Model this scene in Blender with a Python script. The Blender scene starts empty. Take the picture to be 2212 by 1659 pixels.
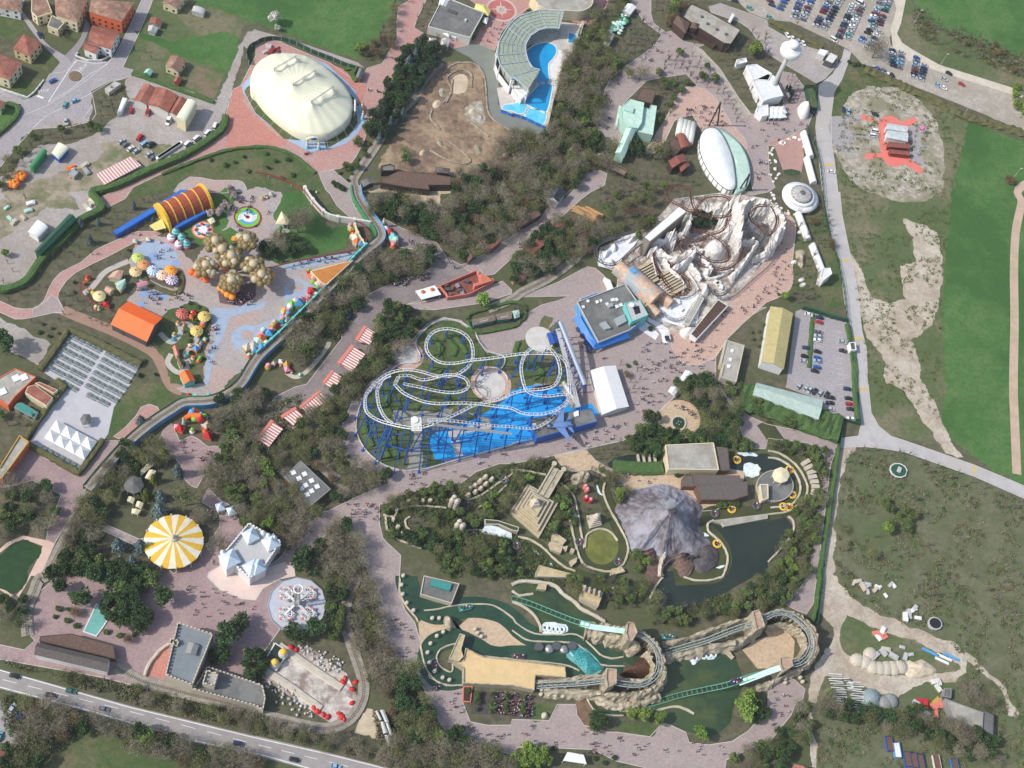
import bpy,bmesh,math,random
from mathutils import Matrix,noise
import mathutils
V3=getattr(mathutils,"Vector")
Za='white paint';Zb='flat';Zc='building';Zd='gable';Ze='stone';Zf='off white';Zg='cream';Zh='pale grey';Zi='lawn';Zj='white';Zk='dark grey';Zl='dark brown';Zm='brown';Zn='black';Zo='sandstone';Zp='mid grey';Zq='darkroof';Zr='roof';Zs='evergreen_tree';Zt='redtiles';Zu='steel';Zv='blue paint';Zw='pink';Zx='dark red';Zy='teal';Zz='salmon';ZA='paleroof';ZB='beigerock';ZC='left';ZD='field';ZE='plaza';ZF='mint';ZG='wall';ZH='silver';ZI='gold';ZJ='grey';ZK='shed';ZL='sky blue';ZM='green';ZN='dark green';ZO='right';ZP='structure';ZQ='river';ZR='shingle';ZS='canopy';ZT='bare_tree';ZU='spring_tree';ZV='blue_cedar';ZW='evergreen_tree:1';ZX='lower';ZY='orange';ZZ='turquoise';Za1='whiterock';Zb1='barrel';Zc1='budding_tree';Zd1='dark blue';Ze1='garden';Zf1='asphalt';Zg1='yellow';Zh1='pale yellow';Zi1='hedgebrown';Zj1='pale blue';Zk1='ShaderNodeMath';Zl1='concrete';Zm1='conifer';Zn1='cypress';Zo1='leafy_tree';Zp1="21 %d,%d";Zq1='boulder';Zr1='chute green';Zs1='whiteline';Zt1='greenwater';Zu1='blue grey paving';Zv1='golden_conifer';Zw1='snow_floor';Zx1='track brown';Zy1='Principled BSDF';Zz1='path_circle';ZA1='orange wall';ZB1='service_block';ZC1='kids plaza paving';ZD1='stony white ground'
random.seed(7)
R=random.Random(11)
scene=bpy.context.scene
COL=scene.collection
# ---------------- camera (oblique aerial view, 560 m up) ----------------
FPX,CX,CY,H=3035.0,1106.0,829.5,560.0
NAD=(500.0,2550.0)
_d=V3((NAD[0]-CX,-(NAD[1]-CY),-FPX)).normalized()
_U=-_d
_Y=(V3((0,1,0))-_U*_U.y).normalized()
_X=_Y.cross(_U)
ROT=Matrix((_X,_Y,_U))
cam_d=bpy.data.cameras.new('camera');cam=bpy.data.objects.new('camera',cam_d);COL.objects.link(cam)
cam.matrix_world=Matrix.Translation((0,0,H))@ROT.to_4x4()
cam_d.sensor_width=36;cam_d.lens=FPX/2212.0*36
cam_d.clip_start=1;cam_d.clip_end=30000
scene.camera=cam
scene.render.resolution_x=1024;scene.render.resolution_y=768
# ---------------- light ----------------
def rayd(x,y):return ROT@V3((x-CX,CY-y,-FPX))
def G(v,h=0.0):
 d=rayd(v[0],v[1]);t=(h-H)/d.z
 return V3((d.x*t,d.y*t,h))
_s=(G((700,792))-G((600,800))).normalized()
SUN_EL=math.radians(44)
sun_from=V3((-_s.x*math.cos(SUN_EL),-_s.y*math.cos(SUN_EL),math.sin(SUN_EL)))
sl=bpy.data.lights.new('sun','SUN');sl.energy=3.4;sl.angle=math.radians(.6);sl.color=(1,.955,.89)
so=bpy.data.objects.new('sun',sl);COL.objects.link(so)
so.rotation_euler=sun_from.to_track_quat('Z','Y').to_euler()
w=bpy.data.worlds.new('World');scene.world=w;w.use_nodes=True
nt=w.node_tree;bg=nt.nodes['Background']
sky=nt.nodes.new('ShaderNodeTexSky');sky.sky_type='NISHITA';sky.sun_disc=False
sky.sun_elevation=SUN_EL;sky.sun_rotation=math.atan2(sun_from.x,sun_from.y)
sky.air_density=1.3;sky.dust_density=2.0
nt.links.new(sky.outputs[0],bg.inputs[0]);bg.inputs[1].default_value=.15
scene.view_settings.view_transform='Standard';scene.view_settings.look='None'
scene.view_settings.exposure=0.28;scene.view_settings.gamma=1
# ---------------- helpers ----------------
def p(s):
 out=[];tx=ty=0;k=4
 if s[0]=='!':s=s[1:];k=.8
 for t in s.split():
  if ',' in t:
   a,b=t.split(',');out.append((tx*553+float(a)/k,ty*414.75+float(b)/k))
  else:tx,ty=int(t[0]),int(t[1])
 return out
def one(s):return p(s)[0]
def sm(pts,n=6,closed=True):
 m=len(pts);out=[]
 vs=[V3(q)for q in pts]
 rng=range(m)if closed else range(m-1)
 for i in rng:
  if closed:a,b,c,d=vs[i-1],vs[i],vs[(i+1)%m],vs[(i+2)%m]
  else:a,b,c,d=vs[max(i-1,0)],vs[i],vs[i+1],vs[min(i+2,m-1)]
  for k in range(n):
   t=k/n
   out.append(.5*((2*b)+(c-a)*t+(2*a-5*b+4*c-d)*t*t+(3*b-a-3*c+d)*t*t*t))
 if not closed:out.append(vs[-1])
 return out
def ell(cx,cy,rx,ry,n=28,a0=0,rot=0):
 c,s=math.cos(rot),math.sin(rot)
 return[(cx+rx*math.cos(t)*c-ry*math.sin(t)*s,cy+rx*math.cos(t)*s+ry*math.sin(t)*c)for t in[a0+2*math.pi*k/n for k in range(n)]]
def gcirc(v,r,n=24,h=0,a0=0):
 c=G(v,h);return[V3((c.x+r*math.cos(a0+2*math.pi*k/n),c.y+r*math.sin(a0+2*math.pi*k/n),h))for k in range(n)]
def mpp(v):
 return(G((v[0]+1,v[1]))-G(v)).length
def S(r,g,b,k=.86):
 f=lambda c:(c/255/12.92 if c<=10 else((c/255+.055)/1.055)**2.4)*k
 return(f(r),f(g),f(b),1)
MATS={}
def mat(name,c,c2=None,sc=.3,rough=.85,amt=.5,spec=.3,metal=0,fine=None,bump=0,bsc=2,c3=None,sc3=.03,obj_var=0,objspace=False):
 if name in MATS:return MATS[name]
 m=bpy.data.materials.new(name);m.use_nodes=True;t=m.node_tree;N=t.nodes;L=t.links
 b=N[Zy1];b.inputs['Roughness'].default_value=rough;b.inputs['Metallic'].default_value=metal
 b.inputs['Specular IOR Level'].default_value=spec
 if c2 is None:c2=tuple(x*.86 for x in c[:3])+(1,)
 if objspace:
  tc=N.new('ShaderNodeTexCoord');co=tc.outputs['Object']
 else:
  g=N.new('ShaderNodeNewGeometry');co=g.outputs['Position']
 def noi(scale,det=5,lo=.4,hi=.6,r=.72):
  n=N.new('ShaderNodeTexNoise');n.inputs['Scale'].default_value=scale;n.inputs['Detail'].default_value=det;n.inputs['Roughness'].default_value=r
  L.new(co,n.inputs['Vector'])
  mr=N.new('ShaderNodeMapRange');mr.inputs[1].default_value=lo;mr.inputs[2].default_value=hi
  L.new(n.outputs[0],mr.inputs[0]);return mr.outputs[0]
 def mix(f,a,bb,amount=1.0,blend='MIX'):
  mx=N.new('ShaderNodeMix');mx.data_type='RGBA';mx.blend_type=blend
  if amount!=1.0:
   mm=N.new(Zk1);mm.operation='MULTIPLY';mm.inputs[1].default_value=amount;L.new(f,mm.inputs[0]);f=mm.outputs[0]
  L.new(f,mx.inputs['Factor'])
  for i,x in((6,a),(7,bb)):
   if isinstance(x,tuple):mx.inputs[i].default_value=x
   else:L.new(x,mx.inputs[i])
  return mx.outputs[2]
 cur=mix(noi(sc),c,c2,min(1,amt*1.6))
 if c3 is not None:cur=mix(noi(sc3,4,.47,.6),cur,c3)
 if fine:
  cur=mix(noi(fine*.35,4,.44,.62,.8),cur,tuple(x*.5 for x in c[:3])+(1,),.5)
 if obj_var:
  oi=N.new('ShaderNodeObjectInfo');hs=N.new('ShaderNodeHueSaturation')
  mr=N.new('ShaderNodeMapRange');mr.inputs[3].default_value=1-obj_var;mr.inputs[4].default_value=1+obj_var
  L.new(oi.outputs['Random'],mr.inputs[0]);L.new(mr.outputs[0],hs.inputs['Value']);L.new(cur,hs.inputs['Color'])
  mh=N.new(Zk1);mh.operation='MULTIPLY_ADD';mh.inputs[1].default_value=.024;mh.inputs[2].default_value=.49
  m2=N.new(Zk1);m2.operation='FRACT';m3=N.new(Zk1);m3.operation='MULTIPLY';m3.inputs[1].default_value=7.31
  L.new(oi.outputs['Random'],m3.inputs[0]);L.new(m3.outputs[0],m2.inputs[0]);L.new(m2.outputs[0],mh.inputs[0]);L.new(mh.outputs[0],hs.inputs['Hue'])
  cur=hs.outputs[0]
 L.new(cur,b.inputs['Base Color'])
 if bump:
  n=N.new('ShaderNodeTexNoise');n.inputs['Scale'].default_value=bsc;n.inputs['Detail'].default_value=6;L.new(co,n.inputs['Vector'])
  bp=N.new('ShaderNodeBump');bp.inputs['Strength'].default_value=1;bp.inputs['Distance'].default_value=bump
  L.new(n.outputs[0],bp.inputs['Height']);L.new(bp.outputs[0],b.inputs['Normal'])
 MATS[name]=m;return m
KERB=mat('kerb stone',S(204,196,186),rough=.8)
def tag(o,label=None,cat=None,group=None,kind=None):
 if label:o['label']=label
 if cat:o['category']=cat
 if group:o['group']=group
 if kind:o['kind']=kind
 return o
class MB:
 def __init__(s):s.v=[];s.f=[];s.m=[];s.mi=0
 def add(s,vs,fs):
  o=len(s.v);s.v+=[V3(q)for q in vs]
  for f in fs:s.f.append(tuple(i+o for i in f));s.m.append(s.mi)
  return s
 def poly(s,pts):return s.add(pts,[tuple(range(len(pts)))])
 def pr_(s,pts,z0,z1,top=True,bot=True):
  n=len(pts);a=sum(pts[i][0]*pts[(i+1)%n][1]-pts[(i+1)%n][0]*pts[i][1]for i in range(n))
  if a<0:pts=pts[::-1]
  vs=[(q[0],q[1],z0)for q in pts]+[(q[0],q[1],z1)for q in pts]
  fs=[(i,(i+1)%n,n+(i+1)%n,n+i)for i in range(n)]
  if top:fs.append(tuple(range(n,2*n)))
  if bot:fs.append(tuple(range(n-1,-1,-1)))
  return s.add(vs,fs)
 def box(s,c,sx,sy,sz,rz=0,tilt=None):
  M=Matrix.Rotation(rz,3,'Z')
  if tilt:M=M@Matrix.Rotation(tilt,3,'X')
  vs=[V3(c)+M@V3((x*sx/2,y*sy/2,z*sz))for z in(0,1)for x,y in((-1,-1),(1,-1),(1,1),(-1,1))]
  return s.add(vs,[(3,2,1,0),(4,5,6,7),(0,1,5,4),(1,2,6,5),(2,3,7,6),(3,0,4,7)])
 def bar(s,a,b,w,h=None):
  a,b=V3(a),V3(b);h=h or w;d=(b-a)
  if d.length<1e-6:return s
  d.normalize();u=d.cross(V3((0,0,1)))
  if u.length<1e-3:u=V3((1,0,0))
  u.normalize();v=u.cross(d)
  vs=[q+u*x*w/2+v*y*h/2 for q in(a,b)for x,y in((-1,-1),(1,-1),(1,1),(-1,1))]
  return s.add(vs,[(0,1,2,3),(7,6,5,4),(4,5,1,0),(5,6,2,1),(6,7,3,2),(7,4,0,3)])
 def tube(s,pts,r,n=6,closed=False):
  pts=[V3(q)for q in pts];m=len(pts);o=len(s.v);rr=r if isinstance(r,(list,tuple))else[r]*m
  for i,q in enumerate(pts):
   d=(pts[(i+1)%m]-pts[i-1])if closed else(pts[min(i+1,m-1)]-pts[max(i-1,0)])
   d.normalize();u=d.cross(V3((0,0,1)))
   if u.length<1e-3:u=V3((1,0,0))
   u.normalize();v=u.cross(d)
   for k in range(n):
    a=2*math.pi*k/n;s.v.append(q+(u*math.cos(a)+v*math.sin(a))*rr[i])
  for i in range(m if closed else m-1):
   j=(i+1)%m
   for k in range(n):
    s.f.append((o+i*n+k,o+i*n+(k+1)%n,o+j*n+(k+1)%n,o+j*n+k));s.m.append(s.mi)
  if not closed:
   s.f.append(tuple(o+k for k in range(n))[::-1]);s.m.append(s.mi)
   s.f.append(tuple(o+(m-1)*n+k for k in range(n)));s.m.append(s.mi)
  return s
 def la(s,c,prof,n=24,sx=1,sy=1,rz=0,cap=True):
  c=V3(c);o=len(s.v);cr,sr=math.cos(rz),math.sin(rz)
  for r,z in prof:
   for k in range(n):
    a=2*math.pi*k/n;x,y=r*math.cos(a)*sx,r*math.sin(a)*sy
    s.v.append(c+V3((x*cr-y*sr,x*sr+y*cr,z)))
  for i in range(len(prof)-1):
   for k in range(n):
    s.f.append((o+i*n+k,o+i*n+(k+1)%n,o+(i+1)*n+(k+1)%n,o+(i+1)*n+k));s.m.append(s.mi)
  if cap:
   s.f.append(tuple(o+k for k in range(n))[::-1]);s.m.append(s.mi)
   s.f.append(tuple(o+(len(prof)-1)*n+k for k in range(n)));s.m.append(s.mi)
  return s
 def ball(s,c,r,n=12,sz=1):
  k=max(4,n//2)
  return s.la(c,[(max(.02,r*math.cos(-math.pi/2+math.pi*i/k)),r*sz*math.sin(-math.pi/2+math.pi*i/k))for i in range(k+1)],n)
 def bd(s,name,ms,parent=None,smooth=False,loc=None):
  me=bpy.data.meshes.new(name)
  off=parent.location.copy()if parent is not None else V3((0,0,0))
  if parent is not None and parent.parent is not None:off=off+parent.parent.location
  if loc is not None:off=off+V3(loc)-(off if parent is None else off)if parent is None else off
  me.from_pydata([q-off for q in s.v],[],s.f)
  ms=ms if isinstance(ms,(list,tuple))else[ms]
  for q in ms:me.materials.append(q)
  if len(ms)>1:me.polygons.foreach_set('material_index',s.m)
  if smooth:me.polygons.foreach_set('use_smooth',[True]*len(me.polygons))
  me.update()
  o=bpy.data.objects.new(name,me);COL.objects.link(o)
  if parent is not None:o.parent=parent
  elif loc is not None:o.location=off
  return o
def em(name,loc,label,cat,group=None):
 o=bpy.data.objects.new(name,None);COL.objects.link(o);o.location=loc;o.empty_display_size=1
 return tag(o,label,cat,group)
def copy_tree(o,loc=None,rz=None,label=None,group=None,scale=None,parent=None):
 c=o.copy();COL.objects.link(c);c.parent=parent
 if loc is not None:c.location=loc
 if rz is not None:c.rotation_euler=(0,0,rz)
 if scale is not None:c.scale=scale if isinstance(scale,(tuple,list))else(scale,)*3
 if label:c['label']=label
 if group:c['group']=group
 for ch in list(o.children):copy_tree(ch,parent=c)
 return c
WILD={'grass','scrubland','rubble','dirt',Zc,'sandy','meadow',Ze1,'mown','park','roadside',ZD,Zi,'yard','kids',Zj,'foam','fountain','gravel'}
ACNT=[0]
def zl(lvl):
 ACNT[0]+=1;return lvl*.02+(ACNT[0]%16)*.001
def area(name,pts,m,lvl=1,smooth=0,kind=ZP,h=0):
 if isinstance(pts,str):pts=p(pts)
 if smooth:pts=sm(pts,smooth)
 z=zl(lvl)+h;P=[V3((*G(v,h).xy,z))if len(v)==2 else V3((v[0],v[1],z))for v in pts]
 if name.split('_')[0]in WILD:
  Q=[]
  for a,b in zip(P,P[1:]+P[:1]):
   k=max(1,int((b-a).length/1.3))
   if k>300:k=1
   for j in range(k):
    q=a.lerp(b,j/k);Q.append(q+V3((noise.noise(q*.16)+noise.noise(q*.6)*.6,noise.noise(q*.16+V3((9,9,9)))+noise.noise(q*.6+V3((5,5,5)))*.6,0))*1.5)
  P=Q
 a=sum(P[i].x*P[(i+1)%len(P)].y-P[(i+1)%len(P)].x*P[i].y for i in range(len(P)))
 if a<0:P=P[::-1]
 o=MB().poly(P).bd(name,m);tag(o,kind=kind)
 if name in(ZE,'walkway','promenade','street','path','road')and lvl>2:
  k=MB();ribbon(k,[v+V3((0,0,.1))for v in P+P[:1]],.3);tag(k.bd('kerb',KERB),kind=kind)
 return o
def ribbon(mb,P,wid,z=None):
 L_,R_=[],[]
 n=len(P)
 for i in range(n):
  d=P[min(i+1,n-1)]-P[max(i-1,0)];d.z=0;d.normalize();q=V3((-d.y,d.x,0))*wid/2
  for A,sgn in((L_,1),(R_,-1)):
   v=P[i]+q*sgn
   if z is not None:v.z=z
   A.append(v)
 mb.add(L_+R_,[(n+i,n+i+1,i+1,i)for i in range(n-1)])
def strip(name,pts,wid,m,lvl=2,smooth=5,h=0,kind=ZP):
 if isinstance(pts,str):pts=p(pts)
 if smooth:pts=[tuple(q)for q in sm(pts,smooth,False)]
 mb=MB();ribbon(mb,[G(v,h)for v in pts],wid,zl(lvl)+h)
 o=mb.bd(name,m);tag(o,kind=kind);return o
def inpoly(x,y,P):
 c=False;n=len(P);j=n-1
 for i in range(n):
  if(P[i][1]>y)!=(P[j][1]>y)and x<(P[j][0]-P[i][0])*(y-P[i][1])/(P[j][1]-P[i][1])+P[i][0]:c=not c
  j=i
 return c
def cen(P):
 return sum((V3(q)for q in P),V3((0,)*len(P[0])))/len(P)
 # ---------------- ground, roads, paths, water ----------------
M={}
M['ground']=mat('woodland floor',S(108,102,82),S(80,82,60),.25,c3=S(84,92,58),sc3=.02,amt=.8,fine=1.2)
M[ZD]=mat('meadow grass',S(72,112,54),S(90,120,64),.1,c3=S(60,98,46),sc3=.014,amt=.9,fine=1.6)
M[Zi]=mat('mown lawn',S(70,94,48),S(92,98,62),.15,c3=S(108,104,74),sc3=.05,amt=.5,fine=1.5)
M['rough']=mat('rough grass',S(94,106,68),S(80,98,54),.12,c3=S(122,116,90),sc3=.03,amt=.8,fine=1.2)
M['scrub']=mat('scrubland',S(112,112,86),S(92,98,66),.09,c3=S(88,102,64),sc3=.016,amt=.9,fine=1.4)
M[Zf1]=mat('grey asphalt',S(172,166,166),S(160,154,155),.15,amt=.6,c3=S(164,158,158),sc3=.02,fine=2.5)
M['road']=mat('pale road',S(184,180,178),S(172,168,166),.15,amt=.6,c3=S(178,172,166),sc3=.02)
M['highway']=mat('highway asphalt',S(158,152,148),S(146,140,138),.2,amt=.5)
M['gravel']=mat('pale gravel',S(186,176,164),S(168,158,146),.2,amt=.8,c3=S(160,152,136),sc3=.04,fine=2)
M['yard']=mat('dusty yard',S(178,170,166),S(166,158,152),.12,amt=.8,c3=S(160,150,140),sc3=.035,fine=2)
M['dirt']=mat('bare dirt',S(190,176,158),S(166,152,134),.15,amt=.8,c3=S(198,188,172),sc3=.04,fine=2)
M['site']=mat('churned building ground',S(148,124,102),S(108,92,76),.22,amt=.95,c3=S(168,146,118),sc3=.06,fine=1.5)
M['sand']=mat('sandy ground',S(202,186,160),S(184,168,142),.15,amt=.8)
M[Zw]=mat('pink paving',S(190,146,136),S(182,140,132),.2,amt=.6,c3=S(184,152,146),sc3=.03,fine=2.5)
M['redpave']=mat('brick red paving',S(196,136,122),S(188,130,116),.2,amt=.5,fine=2.5)
M['mauve']=mat('mauve grey paving',S(173,157,152),S(162,147,144),.15,amt=.7,c3=S(166,152,148),sc3=.03,fine=2.5)
M['castlepave']=mat('dusky pink paving',S(170,146,144),S(158,136,135),.18,amt=.6,fine=2.5)
M['greypave']=mat('dark grey paving',S(144,132,130),S(130,120,119),.15,amt=.7,c3=S(150,140,136),sc3=.03,fine=2.5)
M['tan']=mat('tan paving',S(200,168,152),S(190,160,146),.2,amt=.5,fine=2.5)
M['beige']=mat('beige paving',S(204,180,150),S(194,170,142),.2,amt=.6,fine=2)
M['lightpave']=mat('light grey terrace',S(190,188,192),S(180,178,182),.2,amt=.5)
M['slate']=mat('slate green deck',S(128,132,124),S(120,124,117),.2,amt=.5)
M['bluepave']=mat('pale blue paving',S(158,178,204),S(150,170,196),.2,amt=.5)
M['kidpave']=mat(ZC1,S(178,168,164),S(168,160,158),.12,amt=.6,c3=S(184,160,150),sc3=.05,fine=2.5)
M[Zs1]=mat('white road paint',S(232,232,232),rough=.7)
M['yellowline']=mat('yellow road paint',S(214,180,90),rough=.7)
def water(name,c,c2,sc=.08,rough=.12,c3=None):return mat(name,c,c2,sc,rough=rough,amt=.9,spec=.5,c3=c3,sc3=.04,bump=.04,bsc=.8)
M['pool']=water('turquoise pool water',S(30,160,215),S(22,148,206))
M['bluewater']=water('blue painted basin',S(40,160,226),S(34,150,220),.2)
M['lake']=water('dark green lake water',S(48,58,48),S(40,50,42),.04)
M[ZQ]=water('murky river water',S(78,80,42),S(62,70,40),.1)
M[Zt1]=water('algae green water',S(48,66,44),S(58,80,52),.05,c3=S(76,88,50))
M['canal']=water('deep green canal water',S(40,66,48),S(52,80,58),.08)
M['palepool']=water('pale turquoise fountain water',S(120,180,170),S(104,168,160),.2)
M['palepool2']=water('aqua pool water',S(110,206,232),S(90,190,220),.2)
M['foam']=mat('white foam',S(235,238,240),S(190,210,214),.7,amt=.7,rough=.6)
big=[(-9000,-9000),(9000,-9000),(9000,9000),(-9000,9000)]
o=MB().add([(x,y,0)for x,y in big],[(0,1,2,3)]).bd('ground',M['ground']);tag(o,kind=ZP)
area(ZD,"!00 320,-60 328,0 426,33 442,43 10 0,40 50,58 112,80 174,103 188,96 212,66 226,36 246,0 260,-60",M[ZD],1)
area(ZD,"!30 258,-60 250,0 262,34 300,48 328,58 360,74 392,86 442,100 540,140 580,-60",M[ZD],1)
area('grass_verge',"!30 236,-60 238,0 230,40 224,58 234,74 252,86 296,112 442,158 540,192 540,152 442,112 392,96 328,66 260,40 248,0 256,-60",M['rough'],1)
area(ZD,"!30 347,212 442,245 580,290 31 580,332 32 580,332 442,200 418,160 392,152 322,100 296,60 306,0 31 306,332 298,200 300,100 318,0 30 318,332",M[ZD],1)
area('scrubland',"!30 138,108 210,140 347,212 318,332 31 318,0 306,120 300,220 308,332 32 312,0 298,64 300,108 240,96 196,80 178,50 172,0 31 170,332 166,250 140,100 128,40 122,0 30 122,332 112,200 114,160 132,130",M['rough'],1)
area('meadow',"!30 140,108 128,144 112,160 109,200 120,202 128,192 140,168 160,154 200,144 170,120",M[Zi],2,2)
area('rubble_ground',"!30 172,149 236,152 266,176 290,210 300,240 306,280 302,332 31 294,4 266,18 240,18 200,10 170,0 30 144,316 130,290 112,260 106,202 138,200 128,188 140,166",mat(ZD1,S(192,184,170),S(140,132,112),.3,amt=.9,c3=S(132,128,100),sc3=.06,fine=2),2)
area('dirt_clearing',"!31 228,43 262,54 292,70 300,112 302,140 296,180 288,220 266,248 244,256 258,280 266,332 32 268,0 290,34 298,60 320,104 336,128 306,118 266,60 234,12 212,0 31 204,332 200,280 170,250 158,200 140,104 160,128 172,166 208,192 236,186 226,128 254,120 250,80",M['dirt'],2)
area('grass_island',"!31 144,96 180,112 200,140 216,160 230,172 220,192 180,180 170,160 158,128",M['rough'],3,2)
area('road',"!30 132,84 143,90 140,104 128,136 114,160 109,200 110,250 115,280 121,332 31 124,0 128,40 138,90 148,136 156,180 162,240 170,270 172,332 32 173,0 178,50 192,74 212,90 236,98 356,140 442,176 540,220 540,250 442,198 356,160 236,118 200,112 170,109 144,109 122,112 126,94 156,90 160,72 158,20 31 148,300 144,240 132,190 124,120 112,86 104,50 95,0 30 94,332 86,260 82,220 86,180 88,148 112,128 128,100",M['road'],4)
area('dirt_track',"!32 122,112 152,109 140,128 128,160 120,200 116,260 112,332 33 120,0 140,36 200,70 280,100 320,116 344,140 342,166 324,182 280,184 250,192 240,202 226,208 180,200 140,180 96,174 86,220 76,240 80,270 84,332 76,332 70,290 69,200 76,166 88,154 108,120 112,88 100,76 90,60 94,0 32 98,300 106,200 114,140",M['dirt'],3)
area('grass_island',"!33 136,68 170,84 270,120 328,152 324,168 280,170 240,174 190,166 140,138 124,112",M['rough'],4,2)
area('dirt_track',"!33 340,128 380,164 406,190 420,220 434,232 432,242 418,240 412,216 398,192 370,168 340,144",M['dirt'],4)
area('scrubland',"!32 170,110 236,120 356,162 442,200 560,260 33 560,380 84,380 80,280 86,220 96,180 88,152 120,100 140,40 120,0 32 112,332 116,260 120,200 130,160 140,128",M['scrub'],2)
strip('dirt_track',"!30 580,260 31 442,-12 438,20 428,70 425,140 426,220 424,332 32 426,60 430,156",4.6,mat('pinkish dirt',S(196,168,150),S(184,160,140),.2,amt=.8,c3=S(176,158,132),sc3=.08),3)
area('car_park',"!20 340,-60 30 212,-60 218,0 232,16 224,40 216,52 210,66 212,78 234,88 296,114 442,160 540,200 540,300 442,236 380,200 280,160 200,130 170,118 140,86 100,66 40,38 0,34 20 410,22 392,4 370,0",M['gravel'],2)
area('road',"!20 340,12 360,6 400,20 442,36 30 0,46 34,66 70,82 120,96 120,112 98,136 84,144 50,124 0,94 20 442,94 410,50 392,38 344,22",M['yard'],3)
area('track',"!30 212,-60 236,-60 238,0 230,40 223,58 232,74 250,86 296,112 442,158 540,192 540,208 442,170 296,124 242,104 216,86 212,50 222,16 218,0",mat('cream gravel track',S(206,196,178),S(192,182,164),.2,amt=.6),4)
area('road',"!00 244,-40 245,0 224,46 200,94 188,108 156,104 132,104 112,124 86,128 66,164 46,172 0,154 -80,140 -80,152 0,174 38,180 26,202 0,238 -60,300 -60,360 0,290 34,248 56,224 74,222 116,220 158,210 166,198 160,166 156,158 190,140 212,137 226,132 230,121 212,116 239,60 258,16 264,0 266,-40",M[Zf1],3)
area('lane',"!00 34,-40 42,0 38,18 58,44 76,70 88,82 112,96 128,98 136,104 112,128 84,132 104,108 74,78 52,50 36,26 26,12 20,0 16,-40",M[Zf1],4)
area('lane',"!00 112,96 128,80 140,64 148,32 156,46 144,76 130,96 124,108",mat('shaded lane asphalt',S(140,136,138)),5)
area(Ze1,"!00 266,-40 266,0 328,0 426,34 372,178 213,117 240,60 258,18",M['rough'],2)
area(Zi,"!00 300,72 340,62 414,60 392,128 360,112 320,100 240,62 242,54 280,68",M[ZD],3,2)
area('vegetable_plot',"!00 340,114 386,130 370,172 318,148",mat('tilled soil',S(134,116,98),S(110,96,76),.8,amt=.8,c3=S(96,104,66),sc3=.15),4)
area(Ze1,"!00 -40,-20 0,22 12,18 36,40 58,66 40,60 22,70 0,64 -40,60",M[Zi],3)
area(Ze1,"!00 60,112 84,116 80,124 58,112",M[Zi],3)
area(Ze1,"!00 68,106 96,112 100,100 78,90",M[Zi],3)
area(Ze1,"!00 0,148 20,140 38,128 78,136 66,160 44,170 0,154",M[Zi],4)
area(Ze1,"!00 -40,184 12,180 30,186 30,200 0,236 -40,260",M[ZD],4)
area('roadside_park',"!00 160,166 190,148 212,144 222,170 202,200 174,224 128,240 66,250 32,260 38,236 74,224 156,212",M['ground'],4)
area('yard',"!00 442,50 426,56 400,112 374,176 230,128 214,140 222,170 202,198 180,224 128,248 68,250 12,300 -60,340 01 -60,190 0,170 22,168 48,140 72,116 140,52 172,30 158,12 00 168,328 274,280 344,248 390,202 394,180 424,80 442,78",M['yard'],3)
area('dirt_patch',"!00 170,250 216,240 296,252 312,248 276,280 172,324 120,332 01 140,30 80,28 50,50 0,84 -40,120 -40,0 20,18 0,0 00 140,288 180,266",mat('dusty earth',S(160,148,130),S(136,126,104),.12,amt=.9,c3=S(110,114,80),sc3=.06),4)
area('access_road',"!10 0,52 60,68 112,86 176,108 188,118 176,114 112,96 60,74 0,69 00 442,80 424,84 432,58 442,50",M['yard'],5)
area(ZE,"!10 266,-40 266,0 246,12 243,40 244,66 218,110 192,118 176,144 128,109 96,96 26,66 0,66 00 442,96 416,148 402,156 390,200 392,218 348,252 276,288 192,332 01 174,10 186,27 216,12 00 230,324 280,300 338,276 392,260 10 0,253 30,255 66,266 108,299 160,288 172,272 186,246 198,208 220,178 222,158 238,134 240,122 260,92 279,80 290,58 273,48 280,28 294,0 296,-40",M[Zw],3)
area('plaza_accent',"!10 124,109 152,120 180,148 192,148 184,176 178,180 164,158 138,136",M['redpave'],4)
area('plaza_accent',"!00 392,192 404,152 418,150 420,176 442,204 10 0,198 20,222 44,240 56,248 30,254 0,253 00 392,260 392,218",M['redpave'],4)
area('blue_path',"!10 92,98 124,112 148,134 172,158 178,180 190,200 188,212 176,230 156,248 120,260 96,262 60,246 28,220 0,198 00 430,176 420,160 418,148 10 0,120 40,90",M['bluepave'],5)
area('tent_lawn',"!10 112,114 140,138 166,166 179,180 172,186 176,212 160,236 128,254 120,256 76,243 48,240 24,216 0,196 00 430,174 422,158 426,152 10 0,140 60,100",M[Zi],6)
area('entrance_path',"!10 77,236 118,240 121,255 96,264 74,253",M['bluepave'],7)
area(Zi,"!00 442,256 392,262 340,278 280,302 230,326 01 216,14 300,0 380,4 416,2 11 42,-4 92,-2 10 86,312 105,300 66,268 30,256 0,254",M[Zi],4)
area('path',"!00 328,306 370,312 410,312 422,318 426,332 01 410,0 388,2 374,2 340,0 00 300,332",M['kidpave'],5,2)
area('path',"!10 107,298 132,293 166,322 11 170,26 180,34 192,50 200,60 188,58 160,42 140,24 128,4 10 120,328",M['mauve'],5)
area(Zi,"!10 94,314 106,300 120,328 11 128,4 140,26 160,46 188,60 192,58 140,48 112,20 90,0",M[Zi],4)
area(ZE,"!10 294,58 368,70 374,66 396,20 370,0 370,-40 20 30,-40 32,12 0,32 10 442,34 424,56 412,88 380,74 340,84 312,60",M[Zw],3)
area('deck',"!10 340,84 374,74 396,78 416,94 420,120 418,180 442,200 20 0,200 58,220 64,230 32,232 0,222 10 442,226 416,214 402,196 398,160 392,120 370,100",M['slate'],4)
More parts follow.
